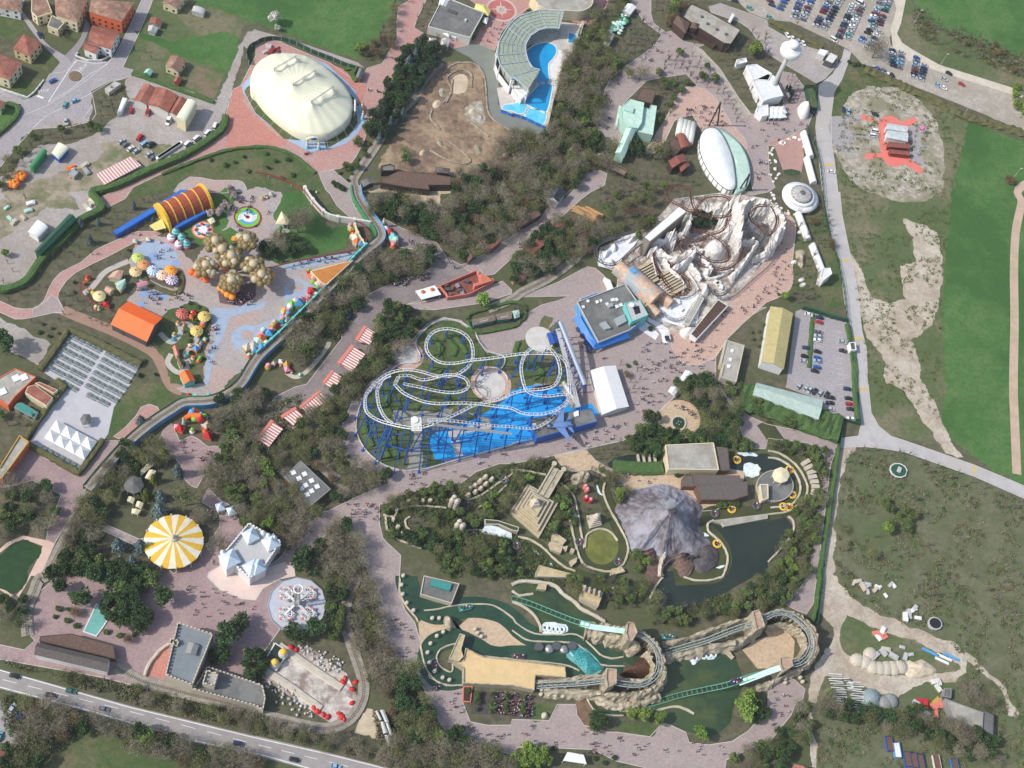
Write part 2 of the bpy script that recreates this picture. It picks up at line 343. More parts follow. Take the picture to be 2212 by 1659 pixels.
area('building_site',"!10 316,114 340,106 370,108 390,124 398,180 404,204 442,228 20 32,238 60,250 40,280 0,300 10 366,308 300,298 240,296 210,288 230,250 250,230 284,170 304,130",M['site'],3)
area('sandy_ground',"!10 178,324 220,320 300,328 340,328 380,332 11 320,4 320,26 290,22 250,4 240,0 176,2",M['sand'],4)
area('poolside',"!20 4,176 22,144 24,140 26,88 46,64 80,50 86,38 120,42 122,46 112,80 88,108 82,140 76,164 60,226 54,220 0,198 10 422,186 416,152 442,148",mat('pale concrete',S(200,194,186),S(184,178,170),.3,amt=.6),5)
area('dirt_walk',"!20 0,34 30,18 90,20 104,38 120,42 128,44 140,40 166,8 166,-40 140,-40 140,16 112,34 32,18 0,24",M[Zw],3)
area(ZE,"!20 212,-40 202,0 212,12 226,36 258,60 246,80 218,100 200,112 172,132 160,156 156,180 148,200 148,230 156,246 148,268 180,258 200,208 192,180 220,152 232,140 250,136 300,128 320,148 300,156 280,180 270,200 250,236 230,258 240,266 258,258 280,210 288,204 312,200 328,226 340,224 368,226 398,258 406,280 416,328 420,332 21 420,0 380,0 414,6 30 0,332 20 442,332 30 12,324 2,300 0,252 12,252 58,224 68,220 84,180 60,148 46,128 26,124 20,144 26,166 26,190 0,208 20 442,204 410,196 392,170 360,120 320,84 332,78 296,72 280,52 266,56 244,40 240,24 240,-40",M['mauve'],3)
area(ZE,"!20 306,150 332,154 356,176 380,216 402,240 406,258 400,252 368,222 340,224 328,228 312,200 288,204 276,216 256,258 238,252 266,204 280,176 296,154",M['tan'],4,2)
area('walkway',"!20 316,80 328,86 360,120 392,170 414,198 400,204 380,170 348,128 312,90",M['gravel'],5)
area('street',"!11 360,132 380,116 442,78 21 0,76 48,48 60,30 92,12 104,0 20 104,332 120,312 128,296 140,290 164,300 160,320 136,332 21 120,12 96,34 58,66 16,100 0,114 11 412,142 400,144 380,144",M['mauve'],4)
area(ZE,"!11 192,50 224,48 250,62 288,76 312,88 330,114 354,126 376,120 392,140 384,144 314,166 278,176 284,188 240,200 208,220 210,246 192,280 172,308 152,332 12 152,0 128,26 94,52 66,76 36,94 22,112 0,112 02 436,112 442,58 12 12,50 34,22 66,6 11 88,332 120,290 148,254 148,234 162,210 180,200 196,176 236,158 300,134 306,112 280,100 246,96 224,80",M['greypave'],3)
area('walkway',"!11 236,200 308,186 368,180 426,154 442,170 442,176 392,192 308,204 264,202",M['mauve'],5)
area(ZE,"!11 232,300 264,262 296,228 324,217 354,222 380,246 442,232 21 12,230 26,210 50,196 100,180 12,182 80,156 130,129 144,132 158,144 172,160 180,172 220,218 252,236 290,240 320,258 370,196 440,200 416,212 398,228 370,256 352,286 352,332 22 358,0 366,16 384,36 410,56 442,70 32 0,70 120,94 118,112 108,140 86,320 33 84,0 78,48 66,66 50,60 26,48 56,20 70,0 32 72,332 80,260 90,180 98,128 90,112 68,102 0,94 22 438,112 416,112 400,94 388,56 370,24 340,0 310,0 270,32 242,60 220,80 192,98 128,112 72,124 0,138 12 442,138 420,138 380,152 348,176 308,174 256,192 250,202 214,208 213,240 219,266 226,274 250,296 248,332 13 246,30 258,60 274,80 286,120 290,144 300,176 328,190 358,190 358,220 370,252 400,258 440,258 23 0,248 64,250 78,222 110,222 112,240 124,258 166,270 182,270 238,278 260,254 274,258 300,270 306,288 340,292 380,286 408,268 442,230 33 0,194 42,176 64,196 60,212 48,220 40,240 0,290 23 442,284 370,318 368,332 370,370 220,370 232,332 180,320 140,300 90,298 60,296 10,296 0,308 13 400,300 370,278 328,270 316,250 296,210 280,170 266,166 230,132 216,90 210,40 196,0 12 192,318 176,304 180,280 160,248 140,238 116,266 104,280 60,320 30,328 0,330 02 430,328 12 16,318 40,302 80,252 116,220 124,220 164,200 200,184 230,172 220,152 176,144 154,128 146,96 150,70 168,26 196,0",M['mauve'],3)
area('promenade',"!21 320,258 372,194 420,140 442,112 31 10,100 30,66 28,34 44,48 48,66 42,120 43,156 30,176 0,190 21 438,192 416,212 398,228 370,256 348,288 300,300 276,268 270,240 294,242",M['tan'],4,2)
area('queue_ground',"!21 256,40 280,12 370,0 442,12 31 12,22 26,36 20,66 0,104 21 416,144 374,192 300,248 250,230 220,200 180,170 184,128 148,120 152,96 210,76",mat('snow set rock ground',S(218,214,206),S(172,162,150),.3,amt=.9,c3=S(134,118,104),sc3=.13),5)
area(Zi,"!12 206,6 180,36 173,70 176,92 190,116 212,136 240,148 264,151 296,147 324,132 300,100 312,84 380,66 430,28 22 0,12 46,0 86,0 100,-4 21 80,220 62,242 70,216 56,216 46,230 40,246 12,258 0,274 11 442,280 410,280 396,274 384,258 376,242 352,226 324,222 300,232 280,252 276,266 282,284 276,296 240,304 224,320",M[Zi],6)
area('gravel_bed',"!12 236,46 280,48 310,50 340,42 328,60 300,64 286,80 288,128 280,150 262,150 266,112 268,78 240,68",mat('grey gravel bed',S(150,150,140),S(136,136,126),.3),7,2)
area('basin',"!12 300,98 312,84 352,72 400,48 430,28 22 0,12 40,2 80,4 92,16 120,38 136,34 148,52 140,56 30,60 38,96 0,104 12 442,106 324,132 306,120",M['bluewater'],8,3)
area(ZE,"!22 72,124 128,114 144,132 176,150 260,150 270,148 380,148 402,152 398,172 408,190 352,218 330,220 312,196 260,172 202,185 180,160 160,160 138,148 104,152 84,140",M['beige'],4)
area('round_plaza',ell(*one("22 1440,310"),47,43),M['beige'],5)
area(ZE,"!02 140,332 152,328 256,312 266,296 300,328 340,300 360,274 380,246 380,222 348,204 360,180 380,200 402,212 420,250 442,252 12 20,296 30,330 03 442,0 13 0,0 60,12 40,94 10,136 0,144 03 426,160 442,176 442,202 380,194 330,200 300,208 180,176 0,144 -60,128 -60,108 0,119 42,128 60,112 40,88 50,60 66,30 86,12 100,-6",M['castlepave'],3)
area(ZE,"!02 274,98 296,68 310,98 330,90 346,98 360,109 380,108 378,136 370,152 350,160 340,180 320,166 308,136 296,120",M['castlepave'],4,2)
area('path',"!02 196,91 216,76 236,54 244,40 258,35 272,40 280,54 266,66 220,94 212,98",M[Zw],4)
area(ZE,"!02 -60,186 0,176 12,152 48,112 136,160 180,98 212,98 194,128 170,160 138,192 128,216 112,246 94,276 80,270 84,246 106,192 94,186 56,166 34,174 0,180",M['castlepave'],4)
area('terrace_ring',"!02 -12,296 12,274 40,262 80,270 95,276 70,332 03 54,0 29,43 0,24 0,6 12,24 26,36 46,12 02 50,332 66,300 74,280 40,268 18,278 0,292",mat('pinkish stone deck',S(214,184,168),S(204,174,158),.3),5)
area(Zi,"!02 0,294 18,278 40,269 74,280 66,300 48,320 46,332 03 44,12 26,34 12,26 -8,4 02 -12,308",mat('dark lawn',S(34,64,34),S(44,74,40),.3),5,2)
area(ZE,"!02 360,326 384,312 12 0,324 50,308 66,320 68,332 13 40,6 12,22 03 442,42 418,40 380,24 358,2",mat('pale stone paving',S(222,200,190),S(212,190,180),.3,amt=.5),5)
area('path',"!02 170,246 190,246 240,268 260,266 290,240 300,252 260,300 230,278 180,254",M['mauve'],5)
area('food_terrace',"!01 120,240 243,300 222,332 02 226,0 197,40 187,86 179,98 138,153 50,104 80,50 104,12 01 100,328 70,308",M['lightpave'],5)
area('gravel_lot',"!01 -60,200 0,218 88,262 68,300 22,276 0,254 -60,240",M['yard'],3)
area(Zi,"!02 226,0 296,0 296,40 276,52 258,34 240,40 220,72 196,92 186,84 192,44",M[Zi],3)
area('promenade',"!01 -60,180 0,189 24,200 56,202 76,188 86,164 104,140 140,122 166,100 210,80 240,68 280,72 236,86 190,110 130,140 106,166 100,184 112,208 92,209 56,217 26,220 0,208 -60,200",M[Zw],4,2)
area('promenade',"!01 90,178 100,186 112,208 92,209 56,217 56,204 78,190",M['mauve'],5)
strip('path',"!01 108,204 140,218 190,238 240,262 268,280 280,300 290,324 02 300,6 316,12",5.0,mat('brown path',S(160,130,112)),4)
area('kids_plaza',"!01 412,4 442,-8 11 42,0 40,16 32,50 58,68 48,80 12,88 8,112 42,126 168,108 184,98 156,58 170,68 187,96 176,116 120,168 84,216 40,260 0,286 01 442,284 396,328 02 372,26 328,18 306,10 01 350,332 356,280 362,240 366,220 360,200 330,190 296,202 276,216 220,188 234,166 248,160 226,136 224,112 236,88 224,76 288,76 332,120 376,68 392,60 392,36",M['kidpave'],5)
area('blue_circle',ell(*one("01 1340,560"),48,34),mat(Zu1,S(160,176,196)),6)
area(Zz1,ell(*one("01 1340,560"),14,10),mat('blue paving',S(140,166,204)),7)
for c,r in(("01 1240,880",11),("01 1330,880",10),("01 1410,900",11),("01 1220,970",9),("01 1520,620",10)):area(Zz1,ell(*one(c),r,r*.75,16),MATS['blue paving'],7)
area('blue_path',"!01 366,200 396,202 430,192 442,192 11 20,188 12,200 01 442,204 398,216 390,236 380,260 370,280 360,332 352,332 358,280 372,256 368,226",MATS[Zu1],6)
area('blue_path',"!11 40,128 80,118 170,104 186,98 172,114 120,124 60,136",MATS[Zu1],6)
area('blue_circle',"!11 48,168 60,154 76,150 94,162 100,176 80,180 66,184 50,212 0,250 0,232 36,216 50,190",MATS[Zu1],6,2)
area(Zz1,ell(*one("11 340,820"),18,12),MATS[ZC1],7)
area('blue_circle',ell(*one("01 2150,1270"),38,30),MATS[Zu1],6)
area(Zz1,ell(*one("01 2140,1240"),14,11),MATS[ZC1],7)
area('kids_lawn',"!11 42,0 80,0 94,18 112,46 128,60 158,58 160,66 158,98 80,116 42,127 8,112 12,88 48,80 58,68 32,50 40,16",M[ZD],6)
area('kids_lawn',"!01 380,68 398,62 420,80 410,96 390,94 344,90 300,66 308,56 360,30 380,0 392,-8 412,4 392,36 392,60",M[ZD],6)
area('kids_garden',"!01 224,96 228,128 226,138 248,160 234,166 220,188 192,220 156,202 138,180 140,156 176,128 200,108",M['ground'],6)
area('kids_garden',"!01 276,216 296,202 330,190 360,200 366,220 356,280 350,332 296,332 280,280 258,258 280,236",M[Zi],6)
area('kids_garden',"!11 0,292 50,246 96,196 128,174 140,180 148,220 146,252 100,308 60,332 0,332 01 430,332",M['ground'],6)
area('lake',"!22 340,240 366,246 442,230 32 0,230 30,230 42,244 40,260 20,286 0,310 22 442,324 23 442,0 420,0 380,22 352,40 290,60 270,64 248,38 246,24 266,0 22 260,324 300,322 320,332 370,328 378,304 374,284 360,266 342,252",M['lake'],4)
area('splash_lake',"!23 132,208 152,230 192,226 220,220 260,200 270,160 262,140 310,132 350,124 380,128 398,172 374,180 400,190 386,216 380,236 378,252 360,270 340,280 300,268 268,256 250,238 192,242 160,242 140,230 130,216",M[Zt1],5)
area('splash_lake',"!23 0,14 38,12 76,20 94,32 110,46 124,58 152,74 160,84 140,80 128,94 192,138 220,132 234,144 210,156 192,148 168,140 140,120 100,100 50,98 40,68 0,44",M[Zt1],5)
strip('canal',"!13 260,0 262,16 280,50 312,66 340,58 380,54 420,62 442,76 23 20,96 48,108 96,108 124,114 144,138 170,148 192,150",9.5,M['canal'],6)
strip('canal',"!23 124,172 112,156 86,142 46,138 0,138 13 424,140 400,136 380,124 356,112 338,108 312,116 300,132 298,152 312,174 332,180 358,174",9.0,M['canal'],6)
strip(ZQ,"!22 0,156 30,160 60,166 86,180 104,210 112,240 118,276 128,300 152,316 176,312 192,290 192,268 180,236 164,204 156,180 152,166",7.0,M[ZQ],5)
area('round_pool',ell(*one("22 775,1410"),36,38),mat('algae pond water',S(98,104,54),S(128,128,64),.15,c3=S(80,88,50),rough=.15),6)
strip(ZQ,"!12 442,160 430,166 400,192 370,208 356,212 330,212 290,212 266,216 248,230 246,246 260,258 288,262 340,258 380,262 420,264 442,266 22 12,274 40,280 60,300 90,320 112,332 23 140,10 180,20 220,22 236,12",7.5,M[ZQ],5)
area('river_basin',"!22 12,270 32,274 60,292 84,312 104,324 80,332 40,320 18,300",M[ZQ],6)
strip(ZQ,"!32 -8,66 30,120 60,160 56,190 30,214 0,222 22 400,226 352,224 332,236 336,252 356,274 366,300 352,328 320,332 23 280,2",8.0,M[ZQ],5)
area('dock_basin',"!22 378,124 440,120 32 12,128 40,140 20,160 22 430,152 380,148",M['lake'],5)
area('moat',"!22 164,138 176,128 202,122 254,124 258,138 202,140 176,144 170,144",M['lake'],5)
area('rock_terrace',"!13 340,96 374,66 404,66 442,90 23 0,104 48,118 100,120 124,138 156,158 130,172 112,154 86,140 46,136 0,136 13 426,138 398,132 380,120 356,108 338,76 336,70 280,78 284,120 300,112 320,106",M['beige'],4)
area('aqua_terrace',"!23 96,120 110,120 128,126 158,158 140,172 128,170 112,154 94,140",M['palepool'],8,2)
area('beach',"!33 -8,90 26,86 46,112 44,144 20,152 0,160 23 424,160 398,128 420,112 442,104",M['beige'],5)
area('highway',"!03 -80,138 0,161 220,223 442,277 13 0,276 120,304 230,332 340,360 200,364 80,332 0,310 03 442,310 320,284 156,236 0,195 -80,174",M['highway'],4)
for s_ in("!03 -80,140 0,163 220,226 442,280 13 0,280 120,307 220,332 300,352","!03 -80,172 0,192 156,233 320,281 442,308 13 0,306 80,329 160,352"):
 strip('lane_line',s_,.35,M[Zs1],5,0)
Pm=[G(v)for v in p("!03 -80,157 0,178 220,233 442,291 13 0,291 120,320 180,334")]
mb=MB();z=zl(5)
for a,b in zip(Pm,Pm[1:]):
 n=int((b-a).length/9)
 for k in range(n):
  q=[a.lerp(b,(k+.1)/n),a.lerp(b,(k+.65)/n)];ribbon(mb,q,.2,z)
tag(mb.bd('dashed_centre_line',M[Zs1]),kind=ZP)
area('hotel_car_park',"!03 -60,200 0,216 40,228 48,250 26,290 0,288 -60,288",M[Zf1],4)
area('mown_field',"!03 144,274 200,280 260,312 340,332 360,360 60,360 70,328 112,290",M[Zi],3)
area('park_gate_yard',"!13 164,268 186,240 192,226 216,240 218,284 196,276",M['sand'],4)
area('construction_snow_set',"!13 30,114 56,136 90,120 156,168 176,210 160,240 128,254 100,236 10,176 20,156",mat('white stone floor',S(214,206,196),S(168,156,146),.2,amt=.9,c3=S(140,126,116),sc3=.12),4)
# ---------------- colours and small builders ----------------
C={}
def pm(name,r,g,b,rough=.6,amt=.35,sc=.8,spec=.4,**k):
 if name not in C:C[name]=mat(name,S(r,g,b),S(r*.93,g*.93,b*.93),sc,rough=rough,amt=amt,spec=spec,**k)
 return C[name]
for a in((Za,232,232,230),(Zf,216,214,206),(Zg,224,212,176),(Zh,186,186,184),(Zp,140,140,138),(Zk,84,86,88),(Zn,34,34,36),(Zu,160,164,166),(Zv,40,96,178),(ZL,84,160,214),('deep blue',30,80,160),('awning blue',40,120,205),('red',196,44,44),(Zx,140,52,48),(ZY,250,112,40),('mango',250,150,50),(Zg1,232,190,60),(Zh1,228,212,130),(ZM,60,140,90),(Zy,60,140,130),(ZF,176,212,196),(ZN,36,84,62),('lime',120,190,70),(Zw,226,150,170),('purple',130,90,150),(Zm,110,82,66),(Zl,72,56,50),('wood',150,118,86),(Ze,196,186,168),(Zo,188,178,154),('rock beige',206,190,160),(ZZ,110,200,196),('navy',34,50,90),(Zz,220,128,112),(ZI,200,160,70),('terracotta wall',212,196,150),(ZA1,226,112,74),(Zl1,184,178,168)):
 pm(*a)
C['glass']=mat('dark window glass',S(52,62,72),S(44,54,62),1,rough=.15,spec=.6)
C['tiles']=mat('old terracotta tiles',S(156,122,104),S(128,98,82),.9,amt=.9,c3=S(176,144,124),sc3=.25,fine=3,rough=.9)
C[Zt]=mat('red terracotta tiles',S(158,98,82),S(138,84,70),.9,amt=.8,c3=S(170,116,98),sc3=.2,fine=3,rough=.9)
C['flatroof']=mat('grey felt roof',S(150,148,142),S(134,132,126),.35,amt=.8,c3=S(160,158,152),sc3=.1,rough=.9)
C[Zq]=mat('dark felt roof',S(112,112,110),S(100,100,98),.35,amt=.7,c3=S(124,124,120),sc3=.1,rough=.9)
C[ZA]=mat('pale concrete roof',S(176,172,162),S(160,156,146),.35,amt=.8,c3=S(150,144,132),sc3=.12,rough=.9)
C[ZR]=mat('brown shingle roof',S(118,96,84),S(96,78,68),1.2,amt=.9,fine=3,rough=.95)
C['thatch']=mat('grey thatch',S(112,104,100),S(92,86,82),1.5,amt=.9,fine=4,rough=1)
C['canvas']=mat('cream membrane',S(228,226,200),S(222,220,192),.3,amt=.4,rough=.55)
C[Za1]=mat('painted white rock',S(240,238,236),S(208,202,196),.35,amt=.7,c3=S(214,208,200),sc3=.12,bump=.5,bsc=.5,rough=.9)
C[ZB]=mat('beige artificial rock',S(190,180,158),S(142,130,108),.5,amt=.9,c3=S(166,156,134),sc3=.12,bump=.5,bsc=.5,rough=.9)
C['darkrock']=mat('dark lava rock',S(96,90,92),S(70,66,68),.4,amt=.8,bump=.4,bsc=.6,rough=.9)
C['hedge']=mat('clipped hedge leaves',S(84,112,60),S(62,88,48),1.5,amt=.9,bump=.3,bsc=2,rough=1)
C[Zi1]=mat('brownish hedge leaves',S(108,104,70),S(84,86,54),1.5,amt=.9,bump=.3,bsc=2,rough=1)
def stripes(name,ca,cb,ang,period,w=.5):
 m=bpy.data.materials.new(name);m.use_nodes=True;t=m.node_tree;N=t.nodes;L=t.links;b=N[Zy1];b.inputs['Roughness'].default_value=.6
 g=N.new('ShaderNodeNewGeometry');d=N.new('ShaderNodeVectorMath');d.operation='DOT_PRODUCT';d.inputs[1].default_value=(math.cos(ang)/period,math.sin(ang)/period,0)
 L.new(g.outputs['Position'],d.inputs[0]);f=N.new(Zk1);f.operation='FRACT';L.new(d.outputs['Value'],f.inputs[0])
 c=N.new(Zk1);c.operation='GREATER_THAN';c.inputs[1].default_value=w;L.new(f.outputs[0],c.inputs[0])
 x=N.new('ShaderNodeMix');x.data_type='RGBA';x.inputs[6].default_value=ca;x.inputs[7].default_value=cb;L.new(c.outputs[0],x.inputs['Factor']);L.new(x.outputs[2],b.inputs['Base Color'])
 return m
def offset(P,d):
 n=len(P);a=sum(P[i][0]*P[(i+1)%n][1]-P[(i+1)%n][0]*P[i][1]for i in range(n));s=1 if a>0 else-1
 out=[]
 for i in range(n):
  e1=V3((P[i][0]-P[i-1][0],P[i][1]-P[i-1][1])).normalized();e2=V3((P[(i+1)%n][0]-P[i][0],P[(i+1)%n][1]-P[i][1])).normalized()
  n1=V3((e1.y,-e1.x))*s;n2=V3((e2.y,-e2.x))*s;b=(n1+n2)
  if b.length<.1:b=n1
  b.normalize();k=d/max(.4,b.dot(n1));q=V3((P[i][0]+b.x*k,P[i][1]+b.y*k,P[i][2]if len(P[i])>2 else 0));out.append(q)
 return out
def asP(pts,h):
 if isinstance(pts,str):pts=p(pts)
 return[G(v,h)if len(v)==2 else V3(v)for v in pts]
def wi(par,P,z0,z1,m='glass',sp=3.2,w=1.2,hh=1.3,mxn=60,frame=None):
 n=len(P);a=sum(P[i].x*P[(i+1)%n].y-P[(i+1)%n].x*P[i].y for i in range(n));s=1 if a>0 else-1;cnt=0
 for i in range(n):
  A,B=P[i],P[(i+1)%n];d=B-A;d.z=0;L_=d.length
  if L_<3:continue
  d.normalize();nn=V3((d.y,-d.x,0))*s;k=max(1,int(L_/sp))
  st=max(1,int((z1-z0)/2.9))
  for f in range(st):
   for j in range(k):
    if cnt>=mxn:return
    c=A+d*(L_*(j+.5)/k)+nn*.03;c.z=z0+.9+f*2.9
    if c.z+hh>z1-.1:continue
    if m=='glass' and f==0 and j==k//2 and i==0:
     MB().box((c.x,c.y,z0+.02),1.1,.14,2.1,math.atan2(d.y,d.x)).bd('door',C[Zl],par);continue
    MB().box(c,w,.1,hh,math.atan2(d.y,d.x)).bd('window',C[m],par);cnt+=1
def bg(name,label,cat,pts,h,wall=Zf,roof='flatroof',kind=Zb,rh=2.5,par=.6,win=0,group=None,over=.35,ridge=0,z0=0,trim=None,inset=None):
 P=asP(pts,h);c=cen(P);root=em(name,(c.x,c.y,z0),label,cat,group)
 if len(P)!=4 and kind in(Zd,'hip',Zb1):kind=Zb
 Q=offset(P,-over)if kind!=Zb else P
 W,Rf=C[wall]if isinstance(wall,str)else wall,C[roof]if isinstance(roof,str)else roof
 MB().pr_(Q,z0,h-.02,top=True).bd(ZG,W,root)
 if kind==Zb:
  MB().pr_(offset(P,-.3),h,h+.12).bd(Zr,Rf,root)
  if par:
   n=len(P);I=offset(P,-.3);O=offset(P,.06);m=MB()
   for z in(0,):
    vs=[V3((q.x,q.y,h-.3))for q in O]+[V3((q.x,q.y,h+par))for q in O]+[V3((q.x,q.y,h+par))for q in I]+[V3((q.x,q.y,h-.01))for q in I]
    m.add(vs,[f for i in range(n)for f in((i,(i+1)%n,n+(i+1)%n,n+i),(n+i,n+(i+1)%n,2*n+(i+1)%n,2*n+i),(2*n+i,2*n+(i+1)%n,3*n+(i+1)%n,3*n+i))])
   m.bd('parapet',C[trim]if trim else W,root)
 else:
  a,b,c2,d=[P[(i+ridge)%4]for i in range(4)]if len(P)==4 else(None,)*4
  m=MB();up=V3((0,0,1))
  if kind in(Zd,'hip',Zb1):
   m1,m2=(a+b)/2,(c2+d)/2
   if kind=='hip':
    L_=(m2-m1).length;wd=(b-a).length;k=min(.45,wd*(inset or.5)/L_);m1,m2=m1.lerp(m2,k),m2.lerp(m1,k)
   r1,r2=m1+up*rh,m2+up*rh;t=up*.22
   if kind==Zd:
    m.add([a,r1,r2,d,b,c2]+[q+t for q in(a,r1,r2,d,b,c2)],[(6,7,8,9),(7,10,11,8),(0,3,2,1),(1,2,5,4),(0,1,7,6),(1,4,10,7),(2,3,9,8),(5,2,8,11),(3,0,6,9),(4,5,11,10)])
    [MB().poly([x-up*.02 for x in(s_.lerp(t_,.04),q_-up*.1,t_.lerp(s_,.04))]).bd('gable_end',W,root)for s_,t_,q_ in((a,b,r1),(c2,d,r2))]
   elif kind=='hip':
    m.add([a,b,c2,d,r1,r2],[(0,1,4),(1,2,5,4),(2,3,5),(3,0,4,5),(3,2,1,0)])
   else:
    n=10;vs=[]
    for E,F in((a,b),(d,c2)):
     for i in range(n+1):
      an=math.pi*i/n;q=E.lerp(F,.5-.5*math.cos(an));vs.append(q+up*rh*math.sin(an))
    m.add(vs,[(i,i+1,n+2+i,n+1+i)for i in range(n)]+[tuple(range(n+1))[::-1],tuple(range(n+1,2*n+2))])
  elif kind=='pyr':
   ap=cen(P)+up*rh;n=len(P);m.add(P+[ap],[(i,(i+1)%n,n)for i in range(n)]+[tuple(range(n))[::-1]])
  m.bd(Zr,Rf,root)
 if win:wi(root,[V3((q.x,q.y,0))for q in Q],z0,h-.1)
 return root
def cn(name,label,pts,h,cloth,kind=Zb,rh=1.5,post=Za,group=None,cat=ZS,skirt=.35):
 P=asP(pts,h);c=cen(P);root=em(name,(c.x,c.y,0),label,cat,group);cl=C[cloth]if isinstance(cloth,str)else cloth;n=len(P);up=V3((0,0,1))
 m=MB()
 if kind=='pyr':
  m.add(P+[cen(P)+up*rh],[(i,(i+1)%n,n)for i in range(n)]);m.add(P+[q-up*skirt for q in P],[(i,(i+1)%n,n+(i+1)%n,n+i)for i in range(n)])
 elif kind==Zd:
  a,b,c2,d=P;r1,r2=(a+b)/2+up*rh,(c2+d)/2+up*rh;m.add([a,b,c2,d,r1,r2],[(0,4,5,3),(1,2,5,4),(0,1,4),(2,3,5)]);m.add(P+[q-up*skirt for q in P],[(i,(i+1)%n,n+(i+1)%n,n+i)for i in range(n)])
 else:m.pr_(P,h-.25,h)
 m.bd('cover',cl,root)
 for q in offset(P,-.25):MB().tube([(q.x,q.y,0),(q.x,q.y,h-.05)],.12,5).bd('post',C[post],root)
 return root
def rb(par,pts,h,hh=.8,m=Za,name='skylight'):
 P=asP(pts,h);return MB().pr_(P,h+.1,h+.1+hh).bd(name,C[m],par)
def sq(v,r,h=0,a=0,ry=None):
 c=G(v,h);ry=ry or r;ca,sa=math.cos(a),math.sin(a)
 return[V3((c.x+x*ca-y*sa,c.y+x*sa+y*ca,h))for x,y in((-r,-ry),(r,-ry),(r,ry),(-r,ry))]
def wang(a,b):
 d=G(b)-G(a);return math.atan2(d.y,d.x)
def hg(label,pts,wid,hh,m='hedge',name='hedge',smooth=4,lump=.18,close=False,group=None,cat=None):
 if isinstance(pts,str):pts=p(pts)
 if smooth:pts=[tuple(q)for q in sm(pts,smooth,close)]
 P0=[G(v)for v in pts];P=[P0[0]]
 for q in P0[1:]:
  L_=(q-P[-1]).length;k=max(1,int(L_/1.6));a=P[-1]
  for j in range(1,k+1):P.append(a.lerp(q,j/k))
 n=len(P);mb=MB();rr=random.Random(len(pts))
 for i in range(n):
  d=P[min(i+1,n-1)]-P[max(i-1,0)];d.normalize();u=V3((-d.y,d.x,0));j=lambda:rr.uniform(-lump,lump)
  for x,z in((-.5,-.05),(-.55,.55),(-.42,.95),(0,1.03),(.42,.95),(.55,.55),(.5,-.05)):
   mb.v.append(P[i]+u*(x*wid+j())+V3((0,0,z*hh+(j()if z>0 else 0))))
 for i in range(n-1):
  for k in range(6):mb.f.append((i*7+k,i*7+k+1,i*7+k+8,i*7+k+7));mb.m.append(0)
 mb.f.append(tuple(range(7)));mb.f.append(tuple(range((n-1)*7,n*7))[::-1]);mb.m+=[0,0]
 o=mb.bd(name,C[m]if m in C else m);return tag(o,label,cat or name,group)
def fc(label,pts,hh,m=Zu,smooth=0,name='fence',th=.12,post=3.0,postm=None,group=None,cat='fence',maxpost=100,solid=True):
 if isinstance(pts,str):pts=p(pts)
 if smooth:pts=[tuple(q)for q in sm(pts,smooth,False)]
 P=[G(v)for v in pts];root=em(name,P[len(P)//2],label,cat,group);mb=MB()
 for a,b in zip(P,P[1:]):
  if solid:
   d=(b-a).normalized();u=V3((-d.y,d.x,0))*th/2;mb.pr_([a+u,b+u,b-u,a-u],.1,hh)
  else:
   for z in(.3,.65,1.0):mb.bar(a+V3((0,0,hh*z)),b+V3((0,0,hh*z)),th)
 mb.bd('panel' if solid else 'rail',C[m],root)
 acc=0;cnt=0
 for a,b in zip(P,P[1:]):
  L_=(b-a).length;t=-acc
  while t<L_:
   if t>=0 and cnt<maxpost:
    q=a.lerp(b,t/L_);MB().box((q.x,q.y,0),th*1.8,th*1.8,hh+.08,math.atan2(b.y-a.y,b.x-a.x)).bd('post',C[postm or m],root);cnt+=1
   t+=post
  acc=L_-(t-post)
 return root
 # ---------------- trees: trunk + crown, several individual shapes of each kind ----------------
def leafm(name,a,b,c=None,**k):return mat(name,S(*a,k=.8),S(*b,k=.8),.55,amt=.9,rough=.95,spec=.1,obj_var=.22,fine=2.2,**k)
LM={'bare':leafm('bare grey brown twigs',(154,146,124),(126,120,100)),'bud':leafm('budding olive twigs',(132,134,92),(108,112,72)),'rust':leafm('rusty brown leaves',(138,120,92),(116,102,78)),'ever':leafm('evergreen leaves',(82,104,64),(60,84,54)),'olive':leafm('mid green leaves',(114,132,76),(92,112,64)),'spring':leafm('fresh spring leaves',(142,166,82),(120,148,68)),'cedar':leafm('blue grey needles',(124,144,140),(104,124,124)),'pine':leafm('dark pine needles',(74,94,68),(54,76,56)),ZI:leafm('golden green needles',(128,138,62),(104,118,52)),'blossom':leafm('pale blossom',(206,190,186),(182,166,160)),Zj:leafm('white blossom',(226,226,210),(200,200,184))}
BARK=mat('bark',S(120,110,98),S(90,82,72),2,rough=.95)
def leafcard(mb,c,s,rr):
 n=V3((rr.gauss(0,1),rr.gauss(0,1),rr.gauss(0,1)+.5)).normalized();u=n.orthogonal().normalized();u.rotate(Matrix.Rotation(rr.uniform(0,6.3),3,n));v=n.cross(u)
 a=s*rr.uniform(.6,1.2);b=a*rr.uniform(.5,.9)
 mb.add([c-u*a-v*b*.3,c-v*b,c+u*a+v*.2*b,c+v*b],[(0,1,2,3)])
